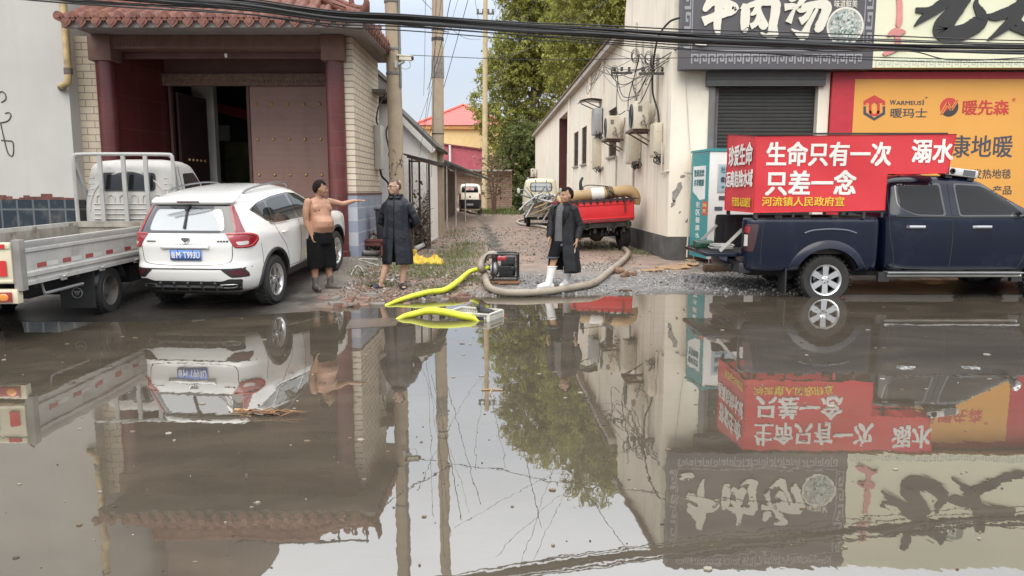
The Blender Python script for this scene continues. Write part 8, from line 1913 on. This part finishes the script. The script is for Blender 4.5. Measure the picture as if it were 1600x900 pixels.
for k, (u, v, s_) in enumerate([(967,427,.10),(979,432,.085),(990,431,.075),(973,433,.06)]):
    mb = MB(); mb.ell((0,0,0), (s_*1.1,s_*.8,s_*.75), 10, 7); o = mb.build('brown_rock', mat('brown broken stone', (.21,.13,.08), .9, var=.4, vs=9, bump=1, bs=14, bd=.05), None, 25); remesh(o, .02, 1); o.data.polygons.foreach_set('use_smooth',[False]*len(o.data.polygons)); o.location = G(u,v,s_*.4); o.rotation_euler = (k,k*.7,k*1.3)
    tag(o, ['biggest brown stone lump in the row left of the cardboard','flat brown stone lump next to the biggest one','brown stone lump at the cardboard end of the row','small brown stone in front of the biggest one'][k], 'stone', 'brown stone lumps on the gravel')
chunk('timber_beam', 'dark timber beam lying under the pickup tailgate like a kerb', 'beam', G(1150,424,.07)+V3((.25,0,0)), (1.7,.16,.13), wd, (0,0,R(1)))
chunk('dark_stick', 'short dark stick lying on the gravel at the water edge', 'stick', G(977,455,.02), (.2,.03,.03), wd, (0,0,R(-4)))
# ---- drinking water vending machine
def vending():
    p = G(1107, 406, 0); p.y = 14.55; p.x = at(1108,300,14.55).x; p.z = gz(p.x, p.y)
    t = thing('water_vending_machine', 'teal and white drinking water vending machine by the shop wall', 'vending machine', p, rz=R(8)); W_, D_, H_ = 1.0, .95, 2.22
    teal = mat('teal printed side', (.035,.27,.285), .45, var=.05, vs=2); wh = mat('white steel front', (.66,.65,.62), .4, var=.05, dirt=.12)
    mb = MB(); mb.bx(0,W_,.0,D_,.12,H_); cab = mb.build('cabinet', wh, t, bevel=.012)
    mb = MB(); mb.bx(-.006,-.001,.03,D_-.03,.13,H_-.02); mb.bx(-.02,W_+.02,-.02,D_,H_+.001,H_+.05); side = mb.build('side_print', teal, t)
    mb = MB()
    for x in (.08,W_-.08):
        for y in (.08,D_-.08): mb.lathe([(.035,0),(.035,.02),(.015,.03),(.015,.13)], (x,y,0), n=12)
    mb.build('foot', chrome, t)
    fw = lambda a, b, d: V3((-.0065-d, a, b)); wp_ = mat('white print', (.75,.76,.74), .5)
    mb = MB(); mb.prism([(.18,1.30+.0),(.45,1.27),(.62,1.36),(.82,1.44),(.82,1.52),(.82,1.95),(.18,1.95)], fw, 0, .003)
    pn = mb.build('print_panel', wp_, side, 0)
    lettering([('管道直饮',.76,.24,1.74,1.88,.015,0),('共享健康',.76,.24,1.55,1.69,.015,0)], lambda a, b, d: V3((-.0100-d, a, b)), [mat('teal print', (.02,.15,.17), .5)], pn)
    its = [(ch,.62,.40,1.12-.155*k,1.24-.155*k,.02,0) for k, ch in enumerate('社区健康水站')] + [('饮水 解渴',.8,.2,.20,.27,.01,0)]
    lettering(its, lambda a, b, d: V3((-.0068-d, a, b)), [wp_], side)
    mb = MB(); mb.bx(-.010,-.007,.05,.30,.98,1.25); rp_ = mb.build('red_poster', mat('red poster', (.62,.08,.05), .5), side)
    lettering([('直饮水',.27,.08,1.14,1.21,.01,0),('净化',.25,.10,1.02,1.10,.01,0)], lambda a, b, d: V3((-.0105-d, a, b)), [mat('pale yellow print', (.75,.6,.3), .5)], rp_)
    mb = MB(); mb.bx(.16,.62,-.012,-.002,1.42,1.98); sc = mb.build('screen_bezel', mat('pale bezel', (.45,.46,.47), .4), cab, bevel=.01)
    mb = MB(); mb.bx(.19,.59,-.016,-.013,1.46,1.95); s2 = mb.build('screen', mat('pale blue screen print', (.36,.48,.52), .3), sc)
    lettering([('社区水',.22,.50,1.80,1.92,.01,0),('健康饮水',.22,.56,1.62,1.73,.02,1),('刷卡取水',.24,.5,1.5,1.56,.0,0)], lambda a, b, d: V3((a, -.0165-d, b)), [mat('teal print', (.02,.15,.17)), mat('navy print', (.06,.06,.085))], s2)
    mb = MB(); mb.bx(.2,.34,-.01,-.002,1.28,1.36); mb.bx(.12,.28,-.012,-.002,1.08,1.15); mb.lathe([(.001,-.02),(.035,-.02),(.035,0)], (.42,0,1.15), 'y', 16, rot=Matrix.Rotation(0,3,'X')); mb.build('coin_panel', mat('dark grey panel', (.08,.09,.11), .4), cab)
    mb = MB(); mb.bx(.15,.80,-.004,-.001,.35,.90); mb.build('dispense_bay', mat('dark bay', (.05,.045,.042), .5), cab)
vending()
